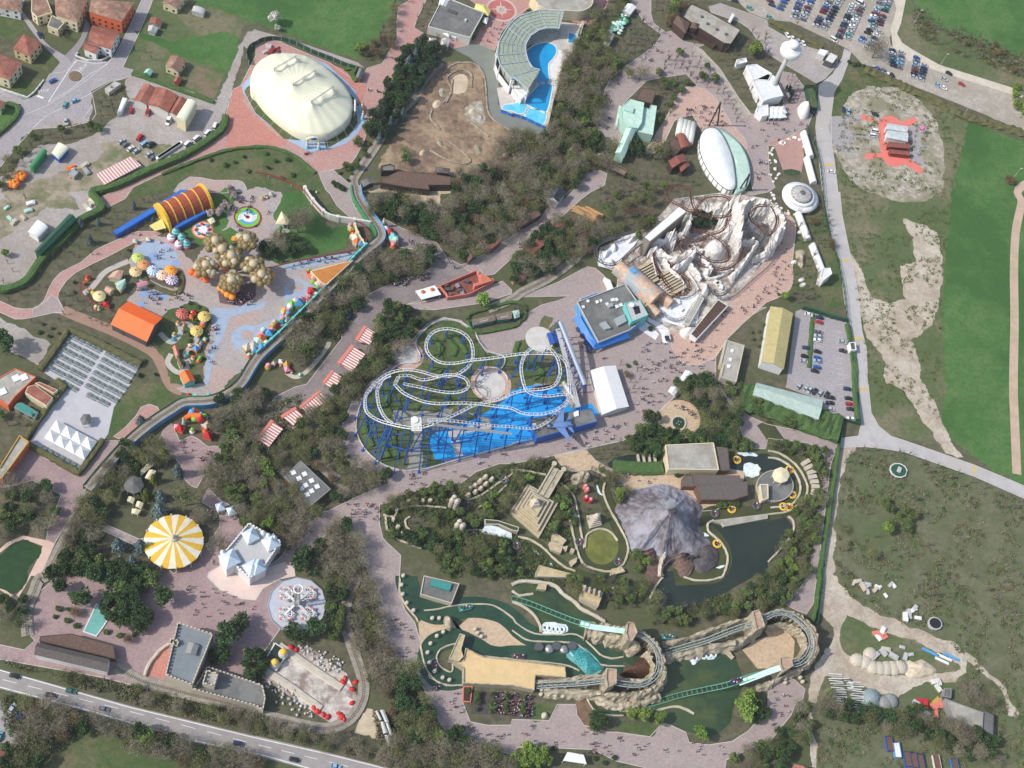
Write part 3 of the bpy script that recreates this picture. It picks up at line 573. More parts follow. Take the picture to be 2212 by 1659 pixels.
def make_tree(kind,name,seed,r,h,cat='tree'):
 rr=random.Random(seed);root=em(name,(0,0,0),'-',cat)
 tr=MB();th=h*(.45 if kind not in(Zm1,Zn1)else.9)
 lean=V3((rr.uniform(-.3,.3),rr.uniform(-.3,.3),0))
 tr.tube([(0,0,-.3),lean*.4+V3((0,0,th*.5)),lean+V3((0,0,th))],[.035*h*.8,.028*h*.8,.016*h],6)
 cr=MB();key=kind
 if kind in('bare','bud','rust'):
  tips=[]
  for i in range(9):
   a=2*math.pi*i/9+rr.uniform(-.3,.3);el=rr.uniform(.35,1.3)
   b0=lean*.6+V3((0,0,th*rr.uniform(.5,1)));L_=r*rr.uniform(.75,1.1)
   e=b0+V3((math.cos(a)*math.cos(el)*L_,math.sin(a)*math.cos(el)*L_,math.sin(el)*(h-th)*.9))
   m_=b0.lerp(e,.5)+V3((rr.uniform(-.3,.3),rr.uniform(-.3,.3),.3));tr.tube([b0,m_,e],[.012*h,.008*h,.003*h],4);tips+=[m_,e,b0.lerp(e,.75)]
  n=1000 if kind=='bare' else 600
  for i in range(n):
   t=rr.choice(tips);q=t+V3((rr.gauss(0,r*.28),rr.gauss(0,r*.28),rr.gauss(0,h*.1)));d=V3((rr.gauss(0,1),rr.gauss(0,1),rr.uniform(-.1,1.2))).normalized()
   L_=rr.uniform(.6,1.5);u=d.orthogonal().normalized()*rr.uniform(.045,.085);u.rotate(Matrix.Rotation(rr.uniform(0,6),3,d));cr.add([q-u,q+u,q+d*L_],[(0,1,2)])
  if kind!='bare':
   for i in range(330):t=rr.choice(tips);leafcard(cr,t+V3((rr.gauss(0,r*.3),rr.gauss(0,r*.3),rr.gauss(0,h*.1))),.26,rr)
 elif kind in(Zm1,Zn1):
  n=1100;slim=1 if kind==Zm1 else.9
  for i in range(n):
   z=rr.random()**.8;rad=r*(1-z)**.8*slim*(0.75+.25*math.sin(z*34+i))if kind==Zm1 else r*math.sin(math.pi*min(1,z*.9+.1))**.6
   a=rr.uniform(0,6.283);arm=.78+.22*math.cos(a*7);q=V3((math.cos(a),math.sin(a),0))*rad*arm*rr.uniform(.65,1);q.z=h*(.08+.92*z)-rad*.25
   leafcard(cr,q,.42,rr)
 else:
  nl=16;
  for i in range(nl):
   a=rr.uniform(0,6.283);rad=r*.68*math.sqrt(rr.random());lz=h*rr.uniform(.48,.86)-rad*.25;c=V3((math.cos(a)*rad,math.sin(a)*rad,lz));lr=r*rr.uniform(.26,.42)
   tr.bar(lean*.7+V3((0,0,th*.7)),c,.12)
   for k in range(78):
    d=V3((rr.gauss(0,1),rr.gauss(0,1),rr.gauss(0,1)+.25)).normalized();leafcard(cr,c+d*lr*rr.uniform(.55,1.08),.36,rr)
 tr.bd('trunk',BARK,root);cr.bd('crown',LM[PK[name][1]],root)
 return root
PK={ZT:('bare','bare',3.6,9.0),Zc1:('bud','bud',3.3,8.0),'rusty_tree':('rust','rust',2.6,5.5),Zs:('leaf','ever',3.6,7.5),Zo1:('leaf','olive',3.2,6.5),ZU:('leaf','spring',3.2,7.0),ZV:(Zm1,'cedar',4.2,11),'pine_tree':('leaf','pine',3.4,9),Zv1:(Zm1,ZI,4.0,11),Zn1:(Zn1,'pine',.9,7.5),'blossom_tree':('leaf','blossom',2.8,6),'white_tree':('leaf',Zj,3,6),'bush':('leaf','olive',1.5,2.2),'dark_bush':('leaf','ever',1.6,2.4),'brown_bush':('rust','rust',1.6,2.4)}
PROTO={};USED={};TREES=[]
def tree(name,v,scale=1.0,label=None,group=None,loc=None,cat=None):
 if name not in PROTO:PROTO[name]=[make_tree(PK[name][0],name,hash_(name)+i,PK[name][2]*(.92+.08*i),PK[name][3]*(1.06-.06*i),'bush' if 'bush' in name else 'tree')for i in range(3)];USED[name]=0
 l=loc if loc is not None else G(v);k=USED[name];USED[name]+=1
 s=scale*R.uniform(.85,1.15);sc=(s*R.uniform(.9,1.1),s*R.uniform(.9,1.1),s*R.uniform(.88,1.1));rz=R.uniform(0,6.28)
 if k<3:o=PROTO[name][k];o.location=(l.x,l.y,0);o.rotation_euler=(0,0,rz);o.scale=sc;o['label']=label
 else:o=copy_tree(PROTO[name][k%3],(l.x,l.y,0),rz,label,None,sc)
 if group:o['group']=group
 elif 'group' in o:del o['group']
 return o
def hash_(s):return sum(ord(c)*(i+1)for i,c in enumerate(s))
ADJ={ZT:'bare grey brown tree',Zc1:'olive tinged budding tree','rusty_tree':'small rusty brown tree',Zs:'dark evergreen tree',Zo1:'bushy mid green tree',ZU:'bright spring green tree',ZV:'blue grey cedar','pine_tree':'dark rounded pine',Zv1:'golden green conifer',Zn1:'slim dark cypress','blossom_tree':'pale pink blossom tree','white_tree':'white blossom tree','bush':'green bush','dark_bush':'dark green bush','brown_bush':'brown bush'}
def wd(pts,sp,mix,where,scale=1.0,seed=1,smooth=0):
 if isinstance(pts,str):pts=p(pts)
 P=[G(v)for v in pts];rr=random.Random(seed+hash_(where));xs=[q.x for q in P];ys=[q.y for q in P]
 ks=[(a.split(':')[0],float(a.split(':')[1]))for a in mix.split()];got=[];sp*=.8;scale*=1.04
 A=(max(xs)-min(xs))*(max(ys)-min(ys));n=int(A/(sp*sp)*6)
 for _ in range(n):
  x,y=rr.uniform(min(xs),max(xs)),rr.uniform(min(ys),max(ys))
  if not inpoly(x,y,P)or any((x-a)**2+(y-b)**2<sp*sp for a,b in got):continue
  got.append((x,y));k=rr.choices([a for a,_ in ks],[b for _,b in ks])[0]
  TREES.append((k,x,y,scale,ADJ[k]+' '+where,ADJ[k]+'s '+where))
def row(pts,n,kind,where,scale=1.0):
 P=p(pts);S_=[G(v)for v in P];tot=sum((b-a).length for a,b in zip(S_,S_[1:]))
 for i in range(n):
  d=tot*(i+.5)/n
  for a,b in zip(S_,S_[1:]):
   L_=(b-a).length
   if d<=L_:q=a.lerp(b,d/L_);break
   d-=L_
  TREES.append((kind,q.x+R.uniform(-.4,.4),q.y+R.uniform(-.4,.4),scale,ADJ[kind]+' '+where,ADJ[kind]+'s '+where))
def solo(v,kind,label,scale=1.0):
 q=G(one(v)if isinstance(v,str)else v);TREES.append((kind,q.x,q.y,scale,label,None))
def brush(name,pts,n,hh,ms,label,size=.45,kind='stuff',cat='undergrowth',seed=3):
 if isinstance(pts,str):pts=p(pts)
 P=[G(v)for v in pts];rr=random.Random(seed+len(pts));xs=[q.x for q in P];ys=[q.y for q in P];mb=MB();cl=[]
 tries=0
 while len(cl)<n and tries<n*12:
  tries+=1;x,y=rr.uniform(min(xs),max(xs)),rr.uniform(min(ys),max(ys))
  if noise.noise(V3((x,y,0))*.07)>-.12 and inpoly(x,y,P):cl.append((x,y))
 for x,y in cl:
  mb.mi=rr.randrange(len(ms));r=rr.uniform(.7,1.7)
  for k in range(16):
   a=rr.uniform(0,6.28);d=r*math.sqrt(rr.random());leafcard(mb,V3((x+math.cos(a)*d,y+math.sin(a)*d,hh*rr.uniform(.15,1)*(1-.4*d/r))),size,rr)
 o=mb.bd(name,[LM[k]for k in ms]);return tag(o,label,cat,None,kind)
def plant_all():
 from collections import defaultdict
 by=defaultdict(list)
 for t in TREES:by[t[0]].append(t)
 cp=V3((0,0,H));tot={}
 for k,L_ in by.items():
  L_.sort(key=lambda t:(V3((t[1],t[2],0))-cp).length/t[3]);tot[k]=len(L_)
  for t in L_[:298]:tree(k,None,t[3],t[4],t[5],loc=V3((t[1],t[2],0)))
  if len(L_)>298:
   mb=MB();src=PROTO[k][0].children[-1].data
   vs=[v.co.copy()for v in src.vertices];fs=[tuple(f.vertices)for f in src.polygons]
   for t in L_[298:]:
    a=R.uniform(0,6.28);s=t[3]*R.uniform(.85,1.1);mb.add([V3(((v.x*math.cos(a)-v.y*math.sin(a))*s+t[1],(v.x*math.sin(a)+v.y*math.cos(a))*s+t[2],v.z*s))for v in vs],fs)
   tag(mb.bd('wood',PROTO[k][0].children[-1].data.materials[0]),'more distant '+ADJ[k]+'s massed as woodland at the far side','wood',None,'stuff')
 print('TREES',tot)
 # ---------------- where the trees stand ----------------
mixA='bare_tree:5 budding_tree:3 evergreen_tree:1.6 rusty_tree:1'
mixB='bare_tree:2 budding_tree:3 evergreen_tree:3 leafy_tree:2'
mixG='evergreen_tree:4 leafy_tree:3 budding_tree:1'
wd("!00 170,174 186,150 212,148 220,170 204,196 180,222 172,230 128,246 66,248 40,236 78,226 156,212 170,198",5,'evergreen_tree:3 budding_tree:3 leafy_tree:2','in the hedge belt beside the lay-by below the barn',.8)
wd("!00 0,296 34,252 66,252 52,280 24,312 0,332 -40,332",5,mixB,'behind the green trailer at the left edge',.85)
wd("!00 100,50 120,52 118,74 102,70",4,'evergreen_tree:2 bare_tree:1','in the yard between the old village houses',.8)
wd("00 0,110 80,110 60,180 0,170",4,ZW,'behind the white house in the corner',.7)
wd("!00 222,84 276,96 272,116 230,112",5.5,'bare_tree:2 budding_tree:2','in the plot beside the main road bend',.6)
wd("!10 168,96 192,84 210,66 222,38 244,0 264,0 246,12 244,66 224,104 200,114 188,108",5,'rusty_tree:3 evergreen_tree:3 budding_tree:1','between the large field and the pink avenue',.95)
solo("10 900,470",ZU,'yellow green tree at the lower corner of the large field',1.0)
solo("10 145,210",'white_tree','white blossoming tree above the curved green fence',1.3)
solo("10 190,265",'white_tree','small white blossoming shrub right of the big white tree',.6)
wd("!10 296,0 310,4 292,52 274,48 280,26",4,'evergreen_tree:3 budding_tree:2','in the narrow bed left of the grey flat roof',.7)
wd("!10 258,90 312,74 332,86 314,106 286,144 264,176 236,212 216,248 184,236 202,202 222,176 226,152 240,124",4.6,'pine_tree:4 evergreen_tree:3 blue_cedar:.5','in the dark belt beside the pink avenue',1.0)
wd("!10 210,230 240,200 266,180 260,200 230,230 212,252",4.2,'evergreen_tree:2 blue_cedar:1','along the little railway by the building site',.8)
wd("!10 176,250 204,246 192,274 172,296 164,318 140,300 158,288 172,274",4,'leafy_tree:2 evergreen_tree:1 bush:2','between the pink avenue and the little railway',.7)
row("10 660,1590 760,1650",5,'dark_bush','in the bed beside the tan path')
solo("10 1290,1410",Zo1,'green tree behind the brown roofed lodge',1.1);solo("10 1280,1330",Zc1,'pale olive tree on the churned building ground',1.0)
wd("!20 120,48 160,0 200,0 212,12 180,24 166,46 156,76 170,86 198,112 174,128 160,156 156,180 148,200 150,246 140,266 96,256 66,230 80,160 84,124",5.1,'bare_tree:4 budding_tree:4 evergreen_tree:2 leafy_tree:2','in the wood right of the dolphin pool')
wd("!20 180,94 200,60 224,36 258,60 244,80 216,100 200,112",4.6,'evergreen_tree:3 budding_tree:2','in the clump left of the upper mauve plaza',.85)
wd("!20 0,240 30,238 66,230 100,258 168,290 112,320 104,332 0,332 10 442,300 410,312 380,332 340,332 344,308 400,280",5.3,mixA,'in the wood below the building site')
wd("!21 0,0 104,0 56,28 12,60 0,76 11 442,74 374,120 340,116 318,88 250,62 224,46 196,40 180,20 250,12 290,26 320,28 340,12 344,0",5.0,'bare_tree:5 budding_tree:3 evergreen_tree:3 rusty_tree:1','in the wood above the grey plaza')
wd("!20 240,4 284,0 340,6 300,10 280,38 276,50 258,44",4.8,'budding_tree:3 rusty_tree:2 leafy_tree:1','behind the big timber restaurant',.9)
solo("20 1410,40",ZU,'bright green tree left of the big timber restaurant',1.0)
wd("!20 268,96 316,92 352,140 392,192 396,212 380,210 350,160 316,148 300,128 276,124 244,140",4.8,mixG+' bare_tree:2','in the bed along the curved gravel walk',.8)
wd("!20 328,80 380,78 420,52 440,60 442,112 420,112 416,152 426,180 406,196 390,160 360,112",5,'budding_tree:2 bare_tree:2 evergreen_tree:1','left of the white tower buildings',.85)
solo("20 2080,480",ZU,'large yellow green tree left of the white tower buildings',1.6)
wd("!20 250,140 300,140 300,156 280,178 270,204 248,218 252,176",4.6,mixG,'right of the mint green building',.8)
for q,k,s in(("20 690,1250",Zs,1.3),("20 1000,680",Zc1,1.2),("20 1100,690",ZT,1.1),("20 1230,1380",Zc1,1.7),("20 850,1310",Zc1,1.2),("20 890,1350",Zo1,1.0),("20 1060,1340",Zs,1.4)):
 solo(q,k,ADJ[k]+' standing '+{'20 690,1250':'left of the walk below the mint building','20 1000,680':'on the walk above the mint building','20 1100,690':'right of the olive tree above the mint building','20 1230,1380':'alone left of the rust red sheds','20 850,1310':'at the lower left end of the mint building','20 890,1350':'by the foot of the mint gallery','20 1060,1340':'below the mint green building'}[q],s)
wd("!20 176,320 200,300 260,312 290,300 320,290 328,312 296,332 172,332",4.8,mixB,'between the timber bridge and the white oval',.85)
wd("!21 140,0 240,0 248,26 240,52 256,66 220,84 200,70 166,76 152,46",5,mixB,'above the snow mountain ride',.9)
wd("!21 48,66 104,46 124,60 168,76 140,96 120,112 90,136 40,148 20,148 0,160 0,120",4.4,'evergreen_tree:4 bare_tree:2 budding_tree:2 rusty_tree:1','on the bank left of the snow mountain ride',.95)
wd("!21 312,40 344,44 344,66 312,64",3.4,'pine_tree:1','inside the snow mountain ride',.8)
wd("!01 176,100 200,76 240,56 268,38 280,48 240,66 200,84 166,108 148,112",5,'evergreen_tree:1 bare_tree:2 blue_cedar:.4','below the blue slatted roof',.65)
wd("!01 166,34 200,26 268,12 290,0 240,24 190,68 166,90 128,120 90,140 66,180 0,192 50,160 100,106 140,60",5.4,'bare_tree:5 evergreen_tree:1 blue_cedar:1','between the long hedge and the outer promenade',.6)
wd("!01 104,180 140,176 152,200 172,216 220,236 260,258 280,278 268,280 200,244 128,208 112,206",4.6,'budding_tree:2 bare_tree:1 evergreen_tree:1','below the orange gabled hall',.6)
wd("!01 108,172 140,148 180,120 224,94 222,124 190,128 148,156 138,196 112,196",4.8,'bare_tree:2 evergreen_tree:1 dark_bush:2','round the old car ride of the kids area',.55)
wd("!01 40,220 112,212 120,236 96,256 60,244",5,'budding_tree:2 bush:2','beside the food terrace hedge',.6)
wd("!01 296,202 330,192 358,202 364,220 358,260 348,300 320,308 328,240 300,228",4.5,'bush:4 evergreen_tree:1','in the farm themed garden',.7)
wd("!01 370,30 392,26 392,0 410,0 388,50 360,44",4.2,'blossom_tree:1','behind the round red ride',.8)
for q,s in(("11 360,350",1.9),("11 420,250",1.3)):solo(q,ZT,'big bushy grey brown tree on the kids lawn, '+(ZX if s>1.5 else 'upper')+' of the two',s)
wd("!11 12,96 50,80 76,92 84,108 40,124 12,112",4.6,'bare_tree:3 evergreen_tree:2','at the lower edge of the kids lawn',1.0)
wd("!00 0,332 01 0,164 36,140 24,112 0,112",6,'bare_tree:1 budding_tree:1','in the messy storage yard on the left',.6)
solo("01 55,560",ZU,'yellow green shrub in the left storage yard',.8);solo("01 220,60",ZT,'bare tree in the left storage yard above the white shed',.8)
solo("01 40,1370",Zs,'round dark evergreen at the left edge beside the gravel lot',1.6)
wd("!01 246,284 280,332 240,332 236,308",6,'budding_tree:1 dark_bush:1','on the lawn right of the food terrace',.6)
wd("!02 12,66 40,38 60,62 66,80 50,86 26,86 0,86 0,40",4.8,mixG,'behind the orange and grey food building',.7)
wd("!11 128,174 180,138 192,112 240,108 300,100 302,128 280,144 240,156 200,170 180,196 162,208 148,230 146,250 120,228 100,260 96,300 66,312 52,260 96,208",5.0,'bare_tree:6 budding_tree:3 evergreen_tree:2','between the viaduct and the grey avenue',1.0)
solo("11 320,1350",ZU,'fresh green tree left of the log flume cars',.9);solo("11 430,1430",Zo1,'green tree in the bend of the kids ride track',1.2)
wd("!11 212,204 250,202 280,216 296,220 278,242 264,262 242,280 236,296 210,320 180,332 144,332 172,308 192,280 210,248",5.0,mixB,'between the striped roofs and the blue coaster',.95)
wd("!12 148,0 192,0 168,26 150,68 148,100 158,128 180,148 220,152 228,170 200,182 166,196 140,192 128,176 100,140 94,112 92,84 104,66 66,80 94,52 128,26",5.2,'bare_tree:3 budding_tree:4 evergreen_tree:1 rusty_tree:1','inside the railway loop left of the blue coaster',.85)
wd("!12 24,112 66,80 92,68 86,110 96,140 76,132 50,136 36,144",4.8,'budding_tree:3 bare_tree:2','above the grey roof with square skylights',.8)
wd("!12 0,140 48,144 52,170 70,192 92,212 116,220 80,256 46,300 28,260 0,248",5.0,'bare_tree:4 budding_tree:3 spring_tree:.5','between the white castle and the skylight roof',.95)
solo("12 680,1000",Zs,'dark evergreen at the lower right corner of the skylight roof',.9)
wd("!02 352,152 376,136 380,112 372,80 400,40 442,48 12 0,60 12,112 0,140 02 442,250 420,246 402,210 380,196 360,180",4.9,'bare_tree:4 budding_tree:2 leafy_tree:2','left of the striped roof row',1.0)
wd("!02 376,32 408,20 442,12 12 0,0 30,32 0,54 02 442,56 400,64 376,60",5,'evergreen_tree:2 bare_tree:3 spring_tree:.4','right of the viaduct bend',.95)
wd("!12 140,240 176,250 180,284 176,304 194,320 180,332 106,332 96,300 108,280 120,266",4.6,'bare_tree:3 evergreen_tree:2','on the bank below the rocky gateway',.95)
solo("12 430,1570",Zs,'big round dark evergreen right of the pale castle terrace',2.0)
wd("!02 212,112 260,96 274,104 300,128 272,140 240,148 220,168 212,180 186,212 172,240 164,260 168,284 152,300 140,332 92,332 116,256 128,230 164,180 196,136",5.0,'bare_tree:2 evergreen_tree:2 budding_tree:2 pine_tree:1','right of the railway curve',.9)
for v,k,s,l in(("02 1420,660",Zv1,1.1,'tall golden green conifer right of the cream umbrellas'),("02 1330,850",Zv1,.9,'golden green conifer above the cream canopies'),("02 1270,990",Zv1,.8,'lowest golden green conifer beside the cream canopies'),("02 1540,790",ZV,1.0,'blue grey cedar right of the tall golden conifer'),("02 1390,1000",ZV,.9,'blue grey cedar above the big cedar by the carousel'),("02 1380,1140",ZV,1.4,'largest blue grey cedar overlapping the carousel roof'),("02 1220,340",ZV,.8,'lone blue grey cedar beside the viaduct'),("02 1030,1430",ZV,1.0,'blue grey cedar left of the carousel, uppermost of three'),("02 1150,1570",ZV,1.0,'blue grey cedar left of the carousel, lowest of three'),("02 1220,1440",ZV,.9,'blue grey cedar left of the carousel, nearest to it'),("02 1600,1050",Zc1,1.8,'broad olive tree above the carousel'),("02 1720,1200",ZT,1.2,'bare tree between the carousel and the white gate kiosks'),("02 1860,790",Zc1,1.1,'olive tree at the edge of the balloon gate plaza'),("02 1850,1560",Zs,.7,'small dark evergreen left of the white castle'),("02 1900,1420",ZT,1.3,'bare tree left of the white castle'),("03 1430,220",Zs,1.5,'round evergreen above the grey castle hall'),("03 700,220",Zs,1.4,'dark tree left of the turquoise pools'),("03 520,130",Zs,1.1,'dark tree at the upper left of the turquoise pools'),("03 1960,560",Zs,2.0,'big dark evergreen right of the castle hall, lower'),("03 2050,440",Zs,1.5,'big dark evergreen right of the castle hall, upper'),("03 1890,700",Zs,1.2,'dark evergreen behind the battlement wall'),("13 340,510",Zs,1.4,'dark evergreen below the swing ride, left one'),("13 520,490",Zs,1.4,'dark evergreen below the swing ride, right one')):
 solo(v,k,l,s)
wd("!03 94,50 112,46 144,70 140,88 112,86 94,76",4,'golden_conifer:.3 rusty_tree:1 bush:2','in the oval bed left of the turquoise pools',.8)
wd("!03 180,36 210,38 258,56 262,74 248,90 230,88 200,80 186,70",3.9,ZW,'in the dark clump right of the turquoise pools',1.1)
wd("!03 180,96 200,92 244,94 232,118 210,112 184,102",3.6,'rusty_tree:1 bush:1','in the lower bed right of the turquoise pools',.8)
wd("!02 128,304 170,300 200,320 250,320 260,332 03 262,30 220,38 190,18 148,2 02 124,332",4.8,'leafy_tree:2 evergreen_tree:3','in the green mass below the cedars',1.15)
wd("!03 416,136 436,128 442,180 426,176",3.8,ZW,'beside the battlement wall',.9)
wd("!13 0,140 8,140 14,160 4,170 0,170",3.5,ZW,'at the corner of the snow set',.9)
wd("!13 128,32 148,40 148,86 132,112 126,84 124,50",4.4,'evergreen_tree:2 leafy_tree:2','right of the swing ride',1.0)
wd("!13 112,0 166,0 164,20 152,36 128,26",4.5,mixA,'above right of the swing ride',.9)
wd("!13 182,0 200,0 212,40 216,90 224,132 250,160 262,172 230,180 220,160 200,190 190,152 174,124 168,80 172,40",5,'bare_tree:5 budding_tree:1 rusty_tree:.5','between the narrow railway and the long walkway',1.0)
wd("!13 202,180 230,176 240,208 236,250 216,224",5,'rusty_tree:2 bare_tree:1','on the bank above the parked train cars',.9)
wd("!13 244,166 280,166 294,210 300,266 296,280 260,278 240,248 252,210",4.5,'evergreen_tree:2 budding_tree:2','along the lower part of the long walkway',1.1)
wd("!13 230,284 296,280 340,270 370,280 396,300 442,318 23 12,332 60,340 13 240,340 200,320",4.9,'bare_tree:3 budding_tree:2 evergreen_tree:1 spring_tree:.7','at the bottom edge below the long walkway',1.0)
wd("!23 16,300 46,296 60,320 50,332 16,332",4,'spring_tree:1','left of the white tent roof at the bottom',1.0)
wd("!23 64,298 86,300 80,320 68,320 23 128,306 180,314 186,324 180,332 136,320",3.6,'budding_tree:1 dark_bush:1','round the white tent roof at the bottom',.7)
wd("!23 442,284 380,312 370,332 442,340 33 20,332 66,280 68,210 50,216 40,246 0,294",4.7,'bare_tree:1 budding_tree:2 evergreen_tree:2 leafy_tree:2','on the slope at the lower right of the park',.85)
wd("!03 0,146 80,162 180,180 250,198 300,214 442,240 13 0,246 100,266 140,278 210,288 224,320 120,298 0,270 03 442,266 220,216 0,156",5.2,'bare_tree:5 budding_tree:2 evergreen_tree:1','on the verge between the railway and the highway',.75)
wd("!03 24,210 80,224 156,244 300,288 442,322 13 12,332 03 340,332 260,308 200,278 144,272 104,286 68,332 12,332 12,300 30,290 50,250 40,226",4.9,'bare_tree:3 evergreen_tree:2 budding_tree:2 rusty_tree:1','on the near side verge of the highway',1.0)
solo("03 1280,1400",ZU,'bright yellow green tree on the near verge of the highway',1.4)
jm='evergreen_tree:4 leafy_tree:3 budding_tree:2 spring_tree:.35'
wd("!12 218,206 256,196 308,178 348,180 380,158 360,180 364,202 328,210 266,212 240,220 220,226",4.0,jm,'along the upper bank of the river ride',.75)
wd("!12 264,230 320,220 336,230 400,200 426,186 442,160 22 0,160 30,166 32,176 0,200 12 442,228 396,236 380,252 340,248 290,258 266,250 260,238",4.0,jm,'on the island inside the river ride',.8)
wd("!12 230,240 246,260 290,268 338,264 380,268 432,280 442,296 442,332 360,332 330,300 290,288 252,274 226,256",4.1,jm,'on the lower bank of the river ride',.85)
wd("!12 328,296 380,290 430,300 442,320 13 442,8 400,6 340,0 12 328,328",4.4,jm,'behind the green reptile pool',.7)
wd("!22 0,138 18,144 58,128 72,128 70,138 54,154 40,152 0,154",3.8,'evergreen_tree:2 budding_tree:1','above the stepped temple',.8)
wd("!22 66,180 84,176 100,206 104,240 84,250 60,270 54,258 76,230 82,208 64,196",3.7,jm,'right of the stepped temple',.75)
wd("!22 86,170 96,144 108,156 108,170 100,192",3.4,jm,'between the temple stairs and the skull rock',.7)
wd("!22 132,140 152,140 156,160 152,172 140,180 132,172",3.2,jm,'right of the skull rock',.7)
wd("!22 162,164 180,160 200,188 176,212 164,192",3.6,jm,'at the upper left foot of the volcano',.8)
wd("!22 120,216 128,220 130,244 120,240",2.6,ZW,'left of the small stepped shrine',.6);wd("!22 152,216 166,230 166,246 156,238",2.6,ZW,'right of the small stepped shrine',.6)
wd("!22 196,96 240,60 256,60 260,88 296,88 324,94 372,76 376,108 344,102 266,106 254,124 212,120 200,120",3.9,'evergreen_tree:3 leafy_tree:2','between the round plaza and the pale roof',.95)
wd("!22 128,120 192,100 196,118 160,130 152,138 136,130",3.6,'budding_tree:1 evergreen_tree:1','beside the dark moat',.7)
hg('bright green hedge along the lower edge of the dark moat',"!22 174,144 200,146 232,148 258,146",6,2.6,'hedge')
wd("!22 278,0 328,0 348,20 380,40 392,70 372,112 340,96 328,64 312,40 290,28 276,30",4.2,'evergreen_tree:3 budding_tree:3 bare_tree:1','right of the round plaza',.9)
wd("!22 376,108 412,100 418,114 380,114",3.6,'leafy_tree:1','above the raft landing',.7)
wd("!32 0,100 96,118 98,140 88,200 80,258 68,260 60,240 36,230 42,208 80,192 84,152 66,128 24,120 0,112",3.8,'leafy_tree:4 evergreen_tree:3 budding_tree:1','on the green bank right of the raft pool',.85)
wd("!32 20,266 68,250 80,260 66,332 0,332 0,312",4.0,jm,'on the slope right of the dark lake',.8)
wd("!33 0,0 68,0 26,46 0,56 23 442,58 420,60 380,72 356,66 380,44 420,12 442,0",4.1,jm,'below the lower end of the dark lake',.85)
wd("!23 230,44 250,38 270,58 330,48 350,66 300,84 256,86 236,70",3.7,jm,'along the path below the dark lake',.8)
wd("!22 208,290 232,304 236,324 216,332 210,312",3.4,'leafy_tree:2 spring_tree:1','between the round pool and the lava flow',.75)
wd("!23 160,30 200,26 230,18 210,66 188,68 164,56",3.8,jm,'right of the ruined watch post',.75)
wd("!23 96,8 118,0 120,18 108,36 96,28",3.4,jm,'left of the ruined watch post',.8)
wd("!22 108,310 128,312 140,328 120,332 23 140,0 180,4 200,20 160,12",3.8,jm,'below the round pool',.7)
wd("!22 0,288 16,300 12,332 0,332 12 442,300",3.6,jm,'left of the temple ruins',.7)
wd("!22 344,200 384,200 386,212 356,216",3.0,'leafy_tree:1','below the grey thatched roofs',.6)
wd("!22 274,156 308,154 308,160 280,162",2.4,'dark_bush:1 bush:1','above the grey thatched roofs',.9)
for v,s,l in(("23 1020,1200",1.0,'bright spring tree left of three by the splash lake'),("23 1130,1230",1.0,'bright spring tree in the middle of three by the splash lake'),("23 1250,1250",1.1,'bright spring tree right of three by the splash lake'),("23 2010,1080",1.4,'tall bright green tree at the splash lake, top one'),("23 1980,1190",1.6,'large bright green tree at the splash lake, lower one'),("23 1600,1390",1.3,'round bright green tree on the promontory of the splash lake'),("11 1940,980",1.4,'single vivid green tree by the walkway below the red film set'),("12 60,720",1.1,'yellow green tree near the skylight roof'),("12 60,900",.9,'yellow green shrub left of the skylight roof'),("12 990,860",.8,'yellow green tree in the corner of the blue coaster walk'),("31 130,930",.8,'yellow green tree above the khaki warehouse roof'),("33 500,1030",.9,'yellow green tree beside the stacked white frames'),("32 1000,1270",.9,'yellow green tree alone in the scrubland'),("13 1540,1400",1.0,'yellow tree in the bottom verge, left'),("13 1650,1450",1.0,'yellow green tree in the bottom verge, right')):
 solo(v,ZU,l,s)
wd("!23 412,218 434,226 432,252 416,256",3.8,ZW,'behind the large bright trees at the splash lake',.9)
wd("!23 136,238 152,234 154,262 140,262",3.4,ZW,'in the bed right of the long terrace',.9)
wd("!21 0,198 20,196 22,216 6,226",3.5,ZW,'beside the teal train sheds',.8)
wd("!21 182,296 212,292 224,332 196,332 22 180,56 204,44 220,12 200,0",4.4,'rusty_tree:2 budding_tree:2 bush:1','right of the white rectangular tent',.75)
wd("!22 290,2 21 300,324 330,316 344,332 22 330,12 300,16",3.8,'evergreen_tree:2 leafy_tree:1','beside the white market tents',.9)
wd("!31 50,36 94,8 104,54 114,94 112,100 80,96 56,88",4.6,'budding_tree:2 rusty_tree:1 evergreen_tree:1','behind the white tube',.85)
wd("!31 40,120 80,112 84,180 50,200 32,180",4.2,'evergreen_tree:3 budding_tree:1','left of the end of the white tube',.8)
wd("!21 442,220 404,248 414,270 424,290 430,260 31 0,200 20,176 0,192",4.6,'budding_tree:1 bush:1','left of the khaki warehouse',.7)
wd("!22 360,0 406,0 400,22 384,32 368,12",4.2,'budding_tree:1 leafy_tree:2','left of the mint green warehouse',.8)
hg('thick dark green hedge below the mint green warehouse',"!22 396,26 442,36 32 40,52 80,66 122,82",14,4,'hedge',lump=.9)
wd("!22 400,24 442,30 32 0,36 60,60 122,76 120,92 60,80 0,68 22 442,66 412,48",3.8,'evergreen_tree:3 leafy_tree:1','in the belt below the mint green warehouse',.75)
wd("!30 248,20 266,18 300,44 340,54 380,76 442,100 520,128 520,180 442,136 392,112 340,100 280,80 260,64 244,54",5.6,'bare_tree:3 evergreen_tree:1.2 rusty_tree:1','in the scrub belt along the upper field',.8)
for v,s in(("30 900,500",1.9),):solo(v,ZT,'large bare tree at the edge of the gravel car park',s)
solo("30 240,230",ZT,'bare tree beside the lower row of the gravel car park',.9)
wd("!30 416,160 442,156 442,210 420,200",5,'spring_tree:1','among the empty bays at the right edge',.9)
wd("30 690,530 860,590 700,560",3.5,'dark_bush:1','along the field edge by the car park',.8)
